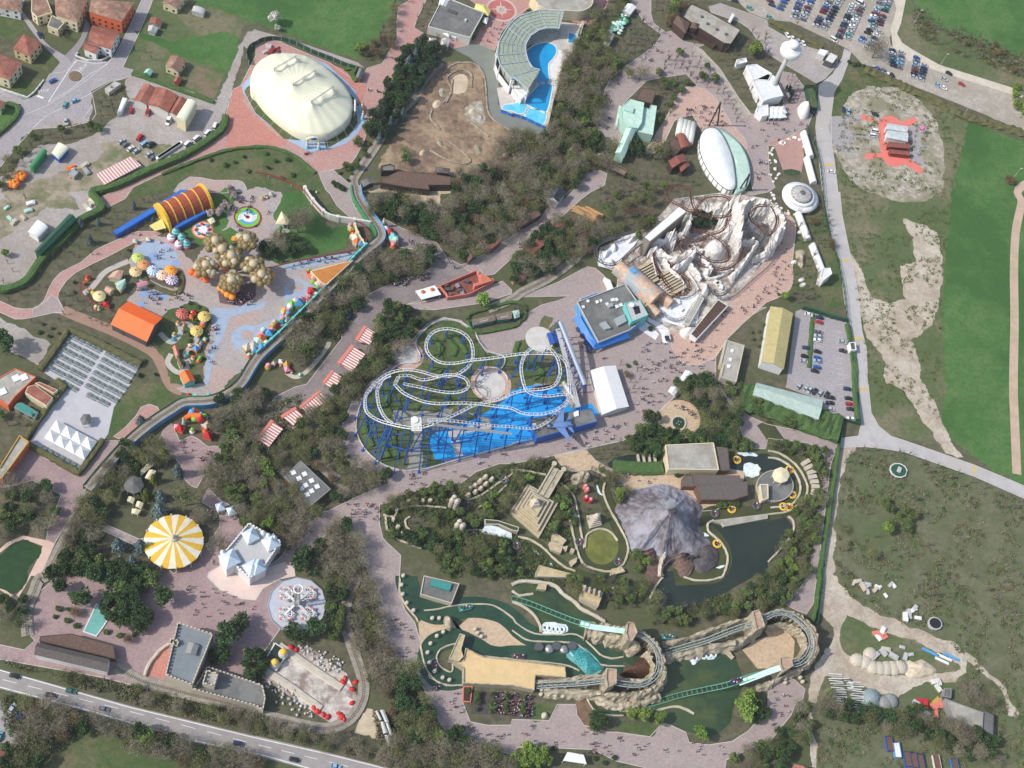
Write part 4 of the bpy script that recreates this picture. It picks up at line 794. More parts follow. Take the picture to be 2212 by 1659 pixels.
wd("!30 26,128 50,136 60,180 48,180",4.5,'bare_tree:1 budding_tree:1','right of the tower forecourt',.6)
wd("!32 128,128 160,112 236,120 296,144 356,166 442,204 500,240 442,236 356,190 280,172 260,140 200,124 170,128 140,160 128,180",5.2,'bare_tree:6 budding_tree:2','along the upper edge of the scrubland',.8)
wd("!32 130,220 210,200 260,200 280,240 300,332 442,332 520,332 33 500,120 442,140 420,80 300,20 120,0 32 120,280",11,'bare_tree:4 budding_tree:3 evergreen_tree:.7','scattered over the scrubland',.8)
wd("!32 194,208 210,212 212,248 196,256 32 236,216 250,218 248,258 236,256",3.4,'leafy_tree:1','in two green clumps in the scrubland',.8)
wd("!33 84,210 104,212 128,226 172,230 230,240 256,230 280,256 328,258 380,276 390,332 300,300 250,276 200,270 140,258 112,252 86,240",4.8,'bare_tree:3 evergreen_tree:1.5 budding_tree:1','below the storage ground',.95)
wd("!33 312,188 350,200 390,220 386,238 328,212",4.6,'bare_tree:1','above the grey barn in the corner',.85)
wd("!33 270,20 290,22 300,60 280,52",4,'bare_tree:1','beside the dumped tank',.8)
wd("!02 0,176 50,168 100,192 96,248 84,260 40,256 12,260 0,268",5,mixG+' bare_tree:2','beside the oval garden at the left edge',.9)
wd("!03 0,26 12,36 28,46 48,36 50,80 40,94 0,86",5,mixG+' bare_tree:1','below the oval garden at the left edge',.8)
UG=['bud','rust','olive','bare','ever']
for s,n,h_,ks in(("!32 170,112 236,122 356,166 442,210 33 442,332 86,332 86,260 200,240 320,210 350,156 320,120 200,70 136,30 120,0 32 118,260 130,160",1500,1.2,UG),("!30 248,20 266,18 300,44 380,76 442,100 442,136 340,100 260,64",500,1.5,UG),("!12 218,206 308,178 380,158 442,140 22 70,128 100,180 96,240 108,312 23 112,12 80,20 0,6 13 442,8 328,0 12 300,288 226,260",2000,1.3,['ever','olive','bud','ever']),("!20 120,48 180,0 212,12 156,76 198,112 148,200 156,260 100,258 66,230 80,160",900,1.8,UG),("!20 0,240 66,230 168,290 104,332 21 56,28 0,76 11 442,74 318,88 224,46 180,20 320,28 380,0",1300,1.8,UG),("!12 148,0 192,0 148,100 180,148 166,196 94,112 36,140 116,220 46,300 0,248 02 380,120 442,40",1400,1.6,UG),("!13 182,0 212,40 224,132 294,210 300,278 442,318 240,328 210,280 190,152 168,60",1100,1.6,UG),("!32 0,100 96,118 88,200 70,332 33 68,0 0,56 23 240,84 442,0 32 20,300 84,192 66,128",1000,1.4,['ever','olive','bud']),("!03 0,200 156,244 442,322 13 20,332 03 300,320 144,272 68,332 24,332",900,1.6,UG),("!03 0,148 180,180 442,240 13 140,278 224,320 0,270 03 220,216",700,1.2,UG),("!30 138,108 347,212 318,332 31 300,220 32 296,64 180,50 31 140,100 30 112,200",900,.5,['bud','olive']),("!02 212,112 300,128 220,168 168,284 128,332 92,332 128,230 196,136",900,1.6,UG),("!11 128,174 240,108 302,128 180,196 148,250 66,312 52,260",1000,1.6,UG)):brush('undergrowth',s,n,h_,ks,'low tangled undergrowth between the trees',.36)
# ---------------- cars and people ----------------
def paint(name,*c):return mat('car paint '+name,S(*c),S(*c),.5,rough=.28,spec=.6,amt=.1)
CARC={Zj:(232,232,232),ZH:(176,182,188),Zj1:(140,176,206),'blue':(44,92,168),Zd1:(34,50,92),Zn:(34,36,40),'red':(188,34,40),Zx:(110,36,42),ZJ:(110,114,120),ZM:(44,110,96),Zy:(90,160,160),ZY:(214,110,60)}
CP={k:paint(k,*v)for k,v in CARC.items()}
TYRE=mat('tyre rubber',S(34,34,36),rough=.9);RIM=mat('wheel rim',S(170,172,176),rough=.3,metal=.8)
LAMPW=mat('headlight lens',S(226,230,230),rough=.15);LAMPR=mat('tail light lens',S(170,30,30),rough=.2)
def loft(mb,secs):
 o=len(mb.v);n=len(secs[0])
 for s in secs:mb.v+=[V3(q)for q in s]
 for i in range(len(secs)-1):
  for k in range(n):mb.f.append((o+i*n+k,o+i*n+(k+1)%n,o+(i+1)*n+(k+1)%n,o+(i+1)*n+k));mb.m.append(mb.mi)
 mb.f.append(tuple(o+k for k in range(n))[::-1]);mb.f.append(tuple(o+(len(secs)-1)*n+k for k in range(n)));mb.m+=[mb.mi]*2
def make_car(col,L=4.3,W=1.75,HH=1.45,van=False,detail=True):
 r=em('car',(0,0,0),'-','car')
 b=MB();st=[(-.5,.5,.45),(-.48,.78,.92),(-.3,.86 if not van else.98,1),(.1,.88 if not van else 1.0,1),(.28,.84,1),(.44,.7,.96),(.5,.48,.7)]
 loft(b,[[(x*L,-W/2*w*s_,z)for s_,z in((1,.28),(1,zt*.85),(.9,zt))]+[(x*L,W/2*w*s_,z)for s_,z in((.9,zt),(1,zt*.85),(1,.28))]for x,zt,w in st])
 x0,x1=(-.47,.33)if van else(-.42,.24)
 roofz=HH if not van else 2.0
 c=MB();A=[(x0*L,.8),(x1*L,.8)];top=[(x0*L+.45*(not van)+.06,roofz),(x1*L-.75,roofz)]
 lo=[(x0*L,-W*.45,.84),(x1*L,-W*.45,.82),(x1*L,W*.45,.82),(x0*L,W*.45,.84)];hi=[(top[0][0],-W*.37,roofz-.06),(top[1][0],-W*.37,roofz-.06),(top[1][0],W*.37,roofz-.06),(top[0][0],W*.37,roofz-.06)]
 c.add(lo+hi,[(0,1,5,4),(1,2,6,5),(2,3,7,6),(3,0,4,7),(4,5,6,7)])
 b.add([(x,y*1.04,z+.02)for x,y,z in hi]+[(x*.96,y*.94,z+.07)for x,y,z in hi],[(0,1,5,4),(1,2,6,5),(2,3,7,6),(3,0,4,7),(4,5,6,7),(3,2,1,0)])
 b.bd('body',CP[col],r);c.bd('windows',C['glass'],r)
 if detail:
  for sx in(-.31,.31):
   for sy in(-1,1):
    w_=MB();y=sy*(W/2-.1);cs=[(sx*L+.32*math.cos(a),y,.32+.32*math.sin(a))for a in[math.pi*k/6 for k in range(12)]]
    w_.tube([(sx*L,y-.1,.32),(sx*L,y+.1,.32)],.32,10);w_.bd('wheel',TYRE,r)
  for sy in(-1,1):
   MB().box((L*.475,sy*W*.34,.56),.12,.3,.14).bd('headlight',LAMPW,r);MB().box((-L*.485,sy*W*.36,.62),.1,.25,.16).bd('tail_light',LAMPR,r)
 return r
CARP={}
def car(v,ang_to,col,label,group=None,van=False,detail=False,s=1.0,cat=None):
 k=(col,van,detail)
 if k not in CARP:CARP[k]=[make_car(col,van=van,detail=detail,**({'L':4.9,'W':1.9}if van else{})),False]
 pr=CARP[k];l=G(v);a=wang(v,ang_to)if not isinstance(ang_to,float)else ang_to
 o=pr[0]if not pr[1]else copy_tree(pr[0])
 pr[1]=True
 o.location=(l.x,l.y,.16);o.rotation_euler=(0,0,a);o.scale=(s,)*3;o['label']=label;o['category']=cat or('van' if van else 'car')
 if van:o.name='van'
 if 'group' in o:del o['group']
 if group:o['group']=group
 return o
def cars(s,where,group,face,detail=False):
 tx=ty=0;seen={}
 for t in s.replace('_',' ').split(';'):
  t=t.strip()
  if not t:continue
  if ':' in t:a,t=t.split(':');tx,ty=int(a.strip()[0]),int(a.strip()[1])
  x,y,c=t.strip().split(',');v=(tx*553+float(x)/4,ty*414.75+float(y)/4)
  flip=R.choice((1,-1));car(v,(v[0]+face[0]*flip,v[1]+face[1]*flip),c.strip(),c.strip()+' car '+where,c.strip()+' '+group,detail=detail)
PEOPLE=[]
def crowd(pts,n,where,seed=0,gap=.5,clump=.35):
 if isinstance(pts,str):pts=p(pts)
 P=[G(v)for v in pts];rr=random.Random(seed+hash_(where));xs=[q.x for q in P];ys=[q.y for q in P];k=0;last=None;t=0
 while k<n and t<n*60:
  t+=1
  if last and rr.random()<clump:x,y=last[0]+rr.uniform(-1.3,1.3),last[1]+rr.uniform(-1.3,1.3)
  else:x,y=rr.uniform(min(xs),max(xs)),rr.uniform(min(ys),max(ys))
  if not inpoly(x,y,P):continue
  PEOPLE.append((x,y,.17,where));last=(x,y);k+=1
def make_person(i,shirt,trouser,skin,hair):
 poses=[dict(l=(.12,.0),r=(-.12,.0),al=(.3,.05),ar=(-.3,.05),k=0),dict(l=(.1,.28),r=(-.1,-.25),al=(.28,-.22),ar=(-.28,.25),k=.08),dict(l=(.1,-.2),r=(-.1,.25),al=(.25,.3),ar=(-.3,-.15),k=.05)]
 q=poses[i%3];V=[(0,0,.95),(0,0,1.15),(0,0,1.38),(0,.02,1.52),(0,.03,1.68),(q['l'][0],q['l'][1]*.3+.04,.5),(q['l'][0],q['l'][1],.06),(q['l'][0],q['l'][1]+.14,.04),(q['r'][0],q['r'][1]*.3+.04,.5),(q['r'][0],q['r'][1],.06),(q['r'][0],q['r'][1]+.14,.04),(.2,0,1.4),(q['al'][0],q['al'][1]*.3,1.15),(q['al'][0],q['al'][1]+.06,.88),(-.2,0,1.4),(q['ar'][0],q['ar'][1]*.3,1.15),(q['ar'][0],q['ar'][1]+.06,.88)]
 E_=[(0,1),(1,2),(2,3),(3,4),(0,5),(5,6),(6,7),(0,8),(8,9),(9,10),(2,11),(11,12),(12,13),(2,14),(14,15),(15,16)]
 rad=[.17,.16,.18,.07,.115,.09,.06,.05,.09,.06,.05,.08,.05,.035,.08,.05,.035]
 me=bpy.data.meshes.new('p');me.from_pydata(V,E_,[]);o=bpy.data.objects.new('p',me);COL.objects.link(o)
 o.modifiers.new('s','SKIN');
 for a,r in zip(me.skin_vertices[0].data,rad):a.radius=(r,r)
 me.skin_vertices[0].data[0].use_root=True
 dg=bpy.context.evaluated_depsgraph_get();m2=bpy.data.meshes.new_from_object(o.evaluated_get(dg));bpy.data.objects.remove(o)
 for m in(shirt,trouser,skin,hair):m2.materials.append(m)
 for f in m2.polygons:
  z=f.center.z;f.use_smooth=True;hand=abs(f.center.x)>.2 and z<.93
  f.material_index=2 if hand or 1.5<z<1.68 else 3 if z>=1.68 else 0 if z>.93 else 1
 r=bpy.data.objects.new('person',m2);COL.objects.link(r);return r
SH={n:mat(n+' cloth',S(*c),S(*c),1,amt=.1)for n,c in(('dark',(52,52,60)),('navy',(50,60,96)),(Zj,(222,222,222)),('red',(176,52,56)),(ZJ,(120,120,124)),('light blue',(130,160,196)),(Zm,(110,86,70)),(Zw,(206,140,150)))}
def place_people():
 pr=[];skin=mat('skin',S(208,164,138));hr=[mat('dark hair',S(48,38,34)),mat('brown hair',S(96,70,50)),mat('blond hair',S(190,160,110))]
 cols=['dark','navy',Zj,'red',ZJ,'light blue',Zm,Zw,'dark','dark']
 for i,c in enumerate(cols):pr.append((make_person(i,SH[c],SH[('navy','dark',ZJ)[i%3]],skin,hr[i%3]),c))
 cp=V3((0,0,H));PEOPLE.sort(key=lambda t:(V3(t[:3])-cp).length);mb=MB();used=[0]*len(pr)
 mats_=[SH['dark'],SH['navy'],SH[Zj],SH['red'],SH['light blue'],skin,hr[0]]
 for i,(x,y,z,wh)in enumerate(PEOPLE):
  a=R.uniform(0,6.28);s=R.uniform(.86,1.12);j=R.randrange(len(pr));cn=pr[j][1]
  if i<299:
   o=pr[j][0]if not used[j]else pr[j][0].copy()
   if used[j]:COL.objects.link(o)
   used[j]=1;o.location=(x,y,z);o.rotation_euler=(0,0,a);o.scale=(s,)*3
   tag(o,'person in a '+cn+' top '+wh,'person','people in '+cn+' tops '+wh)
  else:
   m_=pr[j][0].data;ca,sa=math.cos(a)*s,math.sin(a)*s;ofs=len(mb.v);t=R.randrange(5)
   for v in m_.vertices:c=v.co;mb.v.append(V3((c.x*ca-c.y*sa+x,c.x*sa+c.y*ca+y,c.z*s+z)))
   for f in m_.polygons:mb.f.append(tuple(k+ofs for k in f.vertices));mb.m.append((t,0,5,6)[f.material_index]if f.material_index!=1 else(0,1)[t%2])
 if mb.v:tag(mb.bd('crowd',mats_),'small distant visitors strolling over the plazas of the park','crowd',None,'stuff')
 print('PEOPLE',len(PEOPLE))
def p3(s):
 out=[];tx=ty=0;k=4
 if s[0]=='!':s=s[1:];k=.8
 for t in s.split():
  if ',' in t:a=[float(q)for q in t.split(',')];out.append(G((tx*553+a[0]/k,ty*414.75+a[1]/k),a[2]if len(a)>2 else 0))
  else:tx,ty=int(t[0]),int(t[1])
 return out
def mound(name,m,outline,fn,rings=16,segs=96,parent=None,h0=0,centre=None,smooth=True):
 P=sm(asP(outline,h0),8);n=len(P);c=V3(centre)if centre is not None else cen(P);mb=MB()
 B=[P[int(i*n/segs)].lerp(P[(int(i*n/segs)+1)%n],(i*n/segs)%1)for i in range(segs)]
 for r in range(rings):
  t=r/rings
  for q in B:x=q.lerp(V3((c.x,c.y,h0)),t);mb.v.append(V3((x.x,x.y,fn(t,x))))
 x=V3((c.x,c.y,h0));mb.v.append(V3((x.x,x.y,fn(1.0,x))))
 for r in range(rings-1):
  for k in range(segs):mb.f.append((r*segs+k,r*segs+(k+1)%segs,(r+1)*segs+(k+1)%segs,(r+1)*segs+k));mb.m.append(0)
 L_=rings*segs
 for k in range(segs):mb.f.append(((rings-1)*segs+k,(rings-1)*segs+(k+1)%segs,L_));mb.m.append(0)
 for k in range(segs):q=B[k];mb.v.append(V3((q.x,q.y,min(0,h0)-.1)))
 for k in range(segs):mb.f.append((k,L_+1+k,L_+1+(k+1)%segs,(k+1)%segs));mb.m.append(0)
 return mb.bd(name,m,parent,smooth)
def nz(q,sc,amp=1):return noise.fractal(V3((q.x,q.y,0))*sc,1.0,2.1,4)*amp
def ridged(q,sc):return 1-abs(noise.noise(V3((q.x,q.y,3))*sc))*2
def rock(name,label,outline,h,m=ZB,parent=None,peak=1.3,cat='rock',seed=0,group=None,rings=14,segs=72,h0=0):
 def fn(t,q):
  e=V3((q.x+seed*31,q.y,0));return h0+h*(1-(1-min(1,t*1.05))**2)**.6*(.55+.45*t**peak)+(ridged(e,.09)*.22+noise.noise(e*.3)*.12)*h*min(1,t*5)
 o=mound(name,C[m]if isinstance(m,str)else m,outline,fn,rings,segs,parent,h0)
 for f in o.data.polygons:f.use_smooth=False
 if parent is None:tag(o,label,cat,group)
 return o
def rockridge(name,label,pts3,wid,m=ZB,parent=None,cat='rock',jag=.25,seed=1,group=None,foot=0):
 P0=[V3(q)for q in sm(p3(pts3)if isinstance(pts3,str)else pts3,5,False)];P=[P0[0]]
 for q in P0[1:]:
  a=P[-1];k=max(1,int((q-a).length/1.5))
  for j in range(1,k+1):P.append(a.lerp(q,j/k))
 rr=random.Random(seed+len(P));mb=MB();n=len(P);prof=((-1,0),(-.86,.3),(-.62,.62),(-.36,.88),(0,1),(.36,.88),(.62,.62),(.86,.3),(1,0))
 for i in range(n):
  d=P[min(i+1,n-1)]-P[max(i-1,0)];d.z=0;d.normalize();u=V3((-d.y,d.x,0));hh=P[i].z*(1+rr.uniform(-jag,jag)*.5);w_=wid*(.85+rr.uniform(-jag,jag))/2
  for x,z in prof:j=rr.uniform(-.12,.12)*min(wid,4);mb.v.append(V3((P[i].x,P[i].y,0))+u*(x*w_+j)+V3((0,0,max(foot,z*hh+(rr.uniform(-.12,.12)*hh if 0<z else 0)))))
 k_=len(prof)
 for i in range(n-1):
  for k in range(k_-1):mb.f.append((i*k_+k,i*k_+k+1,(i+1)*k_+k+1,(i+1)*k_+k));mb.m.append(0)
 mb.f.append(tuple(range(k_)));mb.f.append(tuple(range((n-1)*k_,n*k_))[::-1]);mb.m+=[0,0]
 o=mb.bd(name,C[m]if isinstance(m,str)else m,parent)
 if parent is None:tag(o,label,cat,group)
 return o
def co(parent,s,gauge=1.1,rail=Za,tie=Za,closed=False,name='track',step=1.5,spine=.28,drop=.7,sup=None,supm=Zv,supsp=11,r=.13,foot=None,every=1):
 P0=sm(p3(s)if isinstance(s,str)else s,8,closed);P=[P0[0]]
 if closed:P0=P0+[P0[0]]
 for q in P0[1:]:
  a=P[-1];k=int((q-a).length/step)
  for j in range(1,k+1):P.append(P[-1]+(q-P[-1]).normalized()*step)
 n=len(P);mb=MB();A,B,S_=[],[],[]
 for i in range(n):
  d=(P[min(i+1,n-1)]-P[max(i-1,0)]).normalized();u=V3((-d.y,d.x,0));u=u.normalized()if u.length>.01 else V3((1,0,0));up=u.cross(d)*-1
  if up.z<0:up=-up
  A.append(P[i]+u*gauge/2);B.append(P[i]-u*gauge/2);S_.append(P[i]-up*drop)
  if i%every==0:mb.mi=1;mb.bar(P[i]-u*gauge*.6,P[i]+u*gauge*.6,.16);mb.bar(P[i],S_[-1],.12)
 mb.mi=0
 mb.tube(A,r,5);mb.tube(B,r,5)
 if spine:mb.tube(S_,spine,6)
 mb.bd(name,[C[rail],C[tie]],parent)
 if sup:
  k=max(1,int(supsp/step))
  for i in range(k//2,n,k):
   q=S_[i];d=(P[min(i+1,n-1)]-P[max(i-1,0)]);d.z=0;d.normalize();u=V3((-d.y,d.x,0));m_=MB();hh=q.z
   if hh<1:continue
   if sup=='A' and hh>7:
    sp_=min(6,hh*.17)
    for sg in(-1,1):m_.bar(q,V3((q.x,q.y,0))+u*sg*sp_,.4);
    m_.bar(q.lerp(V3((q.x,q.y,0))+u*sp_,.55),q.lerp(V3((q.x,q.y,0))-u*sp_,.55),.18)
    m_.bar(q-u*.9,q+u*.9,.45)
    for sg in(-1,1):m_.box(V3((q.x,q.y,0))+u*sg*sp_,1.3,1.3,.35)
   else:
    m_.tube([(q.x,q.y,0),q],.26 if sup!='thin' else.1,6);
    if sup!='thin':m_.box((q.x,q.y,0),1.2,1.2,.3)
   m_.bd('support',C[supm],parent)
 return P
 # ================= big oval tent =================
tent=em('circus_tent',G(one("10 410,830")),'large oval cream membrane tent with six mast peaks on the pink plaza','tent')
edge="!10 0,164 12,180 30,198 50,214 72,228 96,234 120,233 140,224 156,212 165,198 167,180 162,162 148,142 120,116 90,98 70,93 50,92 26,94 6,106 00 438,120 433,136 433,152 437,160"
TP=[p3("10 345,490,14.5 160,598,14.5"),p3("10 510,615,14.5 320,735,14.5"),p3("10 665,755,14.5 480,882,14.5")]
def tz(t,q):
 z=5.2+6.3*(1-(1-t)**2)**.8
 for a,b in TP:
  for m_ in(a,b,a.lerp(b,.5)):
   d=math.hypot(q.x-m_.x,q.y-m_.y);z+=(3.4 if m_ in(a,b)else 2.2)*math.exp(-(d/3.2)**1.1)
 return min(z,14.2)+.12*math.cos(math.atan2(q.y-tc.y,q.x-tc.x)*28)*(1-t)
tc=cen(asP(edge,5.2));mound('membrane_roof',C['canvas'],edge,tz,26,168,tent,5.2)
WP=offset([V3(q)for q in sm(asP(edge,5.2),4)],-.7);m_=MB();n=len(WP)
m_.add([V3((q.x,q.y,0))for q in WP]+[V3((q.x,q.y,5.2))for q in WP],[(i,(i+1)%n,n+(i+1)%n,n+i)for i in range(n)]);m_.bd('side_wall',mat('tent wall cloth',S(196,188,150),S(176,170,136),.6,amt=.7),tent)
for a,b in TP:
 m_=MB();up=V3((0,0,.9));N_=14
 for dz in(0,1.0):m_.tube([a+V3((0,0,dz)),b+V3((0,0,dz))],.16,5)
 for i in range(N_):m_.bar(a.lerp(b,i/N_)+V3((0,0,i%2)),a.lerp(b,(i+1)/N_)+V3((0,0,(i+1)%2)),.1)
 m_.bd('roof_truss',C[Zh],tent)
 for q in(a,b):MB().tube([(q.x,q.y,q.z-2),(q.x,q.y,q.z+1.3)],.25,6).bd('mast_tip',C[Zh],tent)
bp=sm(asP(edge,5.2),4);o2=offset(bp,5)
for i in range(0,len(bp),3):MB().tube([bp[i],V3((o2[i].x,o2[i].y,.1))],.045,3).bd('guy_rope',C[Zf],tent)
def gate_arch(v,label,a):
 l=G(v);r=em('entrance_arch',l,label,'gate');ca,sa=math.cos(a),math.sin(a)
 w=lambda x,y,z:V3((l.x+x*ca-y*sa,l.y+x*sa+y*ca,z))
 for s in(-1,1):MB().tube([w(s*3,0,0),w(s*3,0,4.4)],.45,8).bd('pillar',C[Zf],r)
 MB().tube([w(-3.6,0,4.2),w(-2,0,5.4),w(0,0,5.9),w(2,0,5.4),w(3.6,0,4.2)],.55,8).bd('arch',C[Zf],r)
 MB().la(w(0,-.3,4.3),[(.1,0),(1.6,.5),(1.7,1.2),(.1,1.7)],12,1,.4).bd('sign_shield',C['navy'],r)
def ornate_column(v,label,h=6.5,g=None):
 l=G(v);r=em('ornate_column',l,label,'column',g)
 MB().la((l.x,l.y,0),[(1,0),(1,.7),(.7,.9),(.7,1.4)],10).bd('plinth',C[ZZ],r)
 MB().la((l.x,l.y,1.4),[(.6,0),(.75,1),(.5,2.2),(.7,3),(.4,h-2.4)],10).bd('shaft',C[Zf],r)
 MB().la((l.x,l.y,h-1),[(.5,0),(.55,.5),(.2,.9),(.03,1.6)],10).bd('finial',C[ZI],r)
gate_arch(one("10 495,1250"),'white entrance arch with dark shield at the lower end of the cream tent',wang(one("10 430,1250"),one("10 540,1250")))
gate_arch(one("10 850,960"),'white entrance arch on the right side of the cream tent',wang(one("10 850,940"),one("10 850,1010")))
ornate_column(one("10 440,1280"),'ornate turquoise and white column left of the lower tent entrance');ornate_column(one("10 540,1290"),'ornate turquoise and white column right of the lower tent entrance')
ornate_column(one("10 915,955"),'upper ornate column by the right tent entrance');ornate_column(one("10 920,1030"),'lower ornate column by the right tent entrance')
fc('curved dark teal panel fence behind the cream tent',"!00 430,112 426,96 432,84 10 0,78 12,72 34,70 66,77 96,92 128,104 156,116 179,124",3.2,ZN,4,'panel_fence',postm=Zh,post=4.2)
hut=bg('kiosk','small dark roofed ticket hut at the end of the curved teal fence','hut',"!10 178,118 187,122 181,138 172,134",3,Zm,Zq,Zd,1)
hg('low dark hedge beside the brick red corner of the plaza',"!10 152,120 170,120 166,130 174,142",2.2,1.2)
b=bg('flat_roof_building','large grey flat roofed restaurant with white tents in front',Zc,"!10 338,0 374,15 394,22 370,66 297,47 318,6",5,Zf,Zq,Zb)
rb(b,"!10 332,16 348,22 345,26 330,20",5,.6,Zk,'vent_box');rb(b,"!10 360,34 364,35 363,39 360,38",5,1,Zh,'vent')
bg('flat_roof_annex','white roofed annex touching the top left of the grey restaurant',Zc,"!10 320,-8 338,0 330,14 315,9",4.5,Zf,Za,Zd,1.4)
cn('marquee','white peaked marquee below the grey restaurant, centre',"!10 324,46 339,52 333,64 320,56",3.5,Za,'pyr',1.6);cn('marquee','small white marquee right of the centre marquee',"!10 341,52 349,55 346,66 339,63",3,Za,'pyr',1.2)
cn('marquee','white tent in the service yard, left one',"!10 298,65 312,67 306,75 300,74",3,Za,'pyr',1.2);cn('marquee','white gabled tent in the service yard, right one',"!10 320,67 335,70 332,81 318,78",3,Zf,Zd,1.2)
cn('marquee','yellow hexagonal pavilion right of the grey restaurant',"!10 380,6 395,8 406,18 402,27 388,22 377,15",4,Zh1,'pyr',2.2);cn('stall','white kiosk below the yellow pavilion',"!10 394,29 402,31 399,41 391,38",3,Za,'pyr',1)
hg('tall hedge along the right side of the grey restaurant',"10 1975,110 1900,240 1850,340",4,3.5,lump=.4)
c0=one("10 2120,85")
for i,(r_,mm)in enumerate(((8.6,mat('pale mosaic ring',S(200,180,170))),(7.4,mat('dusty red mosaic',S(186,110,104))),(3.0,mat('pale mosaic centre',S(206,188,176))),(1.5,mat('red mosaic dot',S(190,100,92))))):area('mosaic_circle',[tuple(q)for q in gcirc(c0,r_,28,.09+.012*i)],mm,5+i)
mb=MB()
for k in range(8):
 a=k*math.pi/4;r_=7 if k%2==0 else 4.6;c_=G(c0);mb.add([(c_.x+r_*math.cos(a),c_.y+r_*math.sin(a),.27),(c_.x+1.3*math.cos(a+.5),c_.y+1.3*math.sin(a+.5),.27),(c_.x,c_.y,.27),(c_.x+1.3*math.cos(a-.5),c_.y+1.3*math.sin(a-.5),.27)],[(0,1,2,3)])
tag(mb.bd('compass_star',MATS['pale mosaic ring']),kind=ZP)
# ================= dolphin arena =================
arena=em('grandstand',G(one("20 60,400")),'crescent grandstand with pale green panel roof round the turquoise pool','grandstand')
oa=asP("!20 89,21 82,19 46,18 12,28 0,38 10 434,48 420,72 417,96 422,112 442,138 20 0,132 28,155",11);ia=asP("!20 81,50 77,49 60,49 47,52 32,62 25,74 23,80 24,92 28,106 36,118 44,120 48,121",8.5)
AR=mat('pale green roof panels',S(168,176,156),S(150,158,138),.5,amt=.7,rough=.5)
n=11;m1=MB();m2=MB()
for i in range(n):
 m1.add([oa[i],oa[i+1],ia[i+1],ia[i]]+[q-V3((0,0,.4))for q in(oa[i],oa[i+1],ia[i+1],ia[i])],[(0,1,2,3),(7,6,5,4),(0,4,5,1),(2,6,7,3)])
 up=V3((0,0,.25));m2.bar(oa[i]+up,ia[i]+up,.35);m2.bar(oa[i]+up,oa[i+1]+up,.5);m2.bar(ia[i]+up,ia[i+1]+up,.5)
 for k in range(1,6):m2.bar(oa[i].lerp(ia[i],k/6)+up,oa[i+1].lerp(ia[i+1],k/6)+up,.16)
m1.bd(Zr,AR,arena);m2.bd('roof_frame',mat('pale frame steel',S(176,190,196)),arena)
g=V3((0,0,1))
for i in range(0,12,1):MB().tube([(oa[i].x,oa[i].y,0),oa[i]-g*.2],.4,6).bd('column',C[Za],arena)
st=MB();K=9
for i in range(n):
 for k in range(K):
  def sp(j,t):q=oa[j].lerp(ia[j],t);q=ia[j].lerp(oa[j],t*.85);return q
  h_=.8+k*.75;A=[ia[i].lerp(oa[i],k/K*.8),ia[i+1].lerp(oa[i+1],k/K*.8),ia[i+1].lerp(oa[i+1],(k+1)/K*.8),ia[i].lerp(oa[i],(k+1)/K*.8)]
  st.pr_([(q.x,q.y)for q in A],0,h_)
st.bd('seating',mat('pale seating steps',S(186,190,184),S(160,168,162),.8,amt=.6),arena)
bw=MB()
for i in range(n):a,b_=oa[i],oa[i+1];bw.add([(a.x,a.y,0),(b_.x,b_.y,0),(b_.x,b_.y,5),(a.x,a.y,5)],[(0,1,2,3)])
bw.bd('rear_wall',C[Za],arena)
rim=mat('white pool rim',S(226,226,222),rough=.5)
def pool(label,s,m,rimw=.7,smooth=4,lvl=8,nm='pool',hh=.25,rimm=None):
 P=[G(q)for q in(sm(p(s),smooth)if smooth else p(s))];O=offset(P,rimw);r=em(nm,cen(P),label,'pool');n=len(P);rm=MB()
 rm.add([V3((q.x,q.y,z))for z in(0,hh+.1)for q in O]+[V3((q.x,q.y,z))for z in(hh+.1,0)for q in P],[f for i in range(n)for f in((i,(i+1)%n,n+(i+1)%n,n+i),(n+i,n+(i+1)%n,2*n+(i+1)%n,2*n+i),(2*n+i,2*n+(i+1)%n,3*n+(i+1)%n,3*n+i))])
 rm.bd('rim',rimm or rim,r);a=sum(P[i].x*P[(i+1)%n].y-P[(i+1)%n].x*P[i].y for i in range(n))
 W=[V3((q.x,q.y,hh))for q in(P if a>0 else P[::-1])];MB().poly(W).bd('water',m,r);return r
pool('large turquoise show pool inside the crescent grandstand',"!20 26,90 38,80 52,75 66,76 75,82 76,92 70,102 63,110 62,124 64,140 56,144 46,144 41,140 47,122 36,116 28,104",M['pool'])
pool('middle turquoise pool below the show pool',"!20 47,147 57,145 68,147 69,152 60,192 48,191 24,180 22,176 32,164",M['pool'])
pool('lowest turquoise holding pool beside the blue screen',"!20 26,189 40,190 58,197 54,215 40,212 24,202",M['palepool2'],.5)
pool('shallow pale turquoise pool at the left end of the dolphin basins',"!20 0,181 12,178 26,184 25,193 12,197 0,192 10 426,189 430,182",M['palepool2'],.5)
pool('small rectangular deep blue pool above the show pool',"!20 98,57 112,61 109,70 105,75 97,74",M['pool'],.5,0)
area('beach',"!20 77,81 80,86 86,88 85,108 82,128 77,144 72,158 68,148 65,140 62,124 64,112 71,103 78,92",mat('white beach floor',S(228,226,222)),6,2)
fc('translucent blue screen wall below the dolphin basins',"!10 422,194 442,202 20 0,200 22,207 40,216 60,225",2.4,'awning blue',0,'blue_screen',postm=Zh,post=4)
fc('high tan outer wall right of the dolphin basins',"!20 60,224 69,180 80,144 82,128 112,78 122,46 120,41",2.6,Ze,0,ZG,th=.5,post=12)
bg('arena_entrance','white sloping structure at the lower end of the grandstand roof',Zc,"!20 0,140 12,148 30,158 16,172 8,166 0,154",4,Za,Za,Zb)
b=bg('rotunda','round cream building with arched bays at the top edge',Zc,[tuple(q)for q in sm(p("!20 40,-12 43,6 52,14 66,18 86,19 104,20 120,20 136,12 140,0 140,-16"),3)],7,Zg,ZA,Zb)
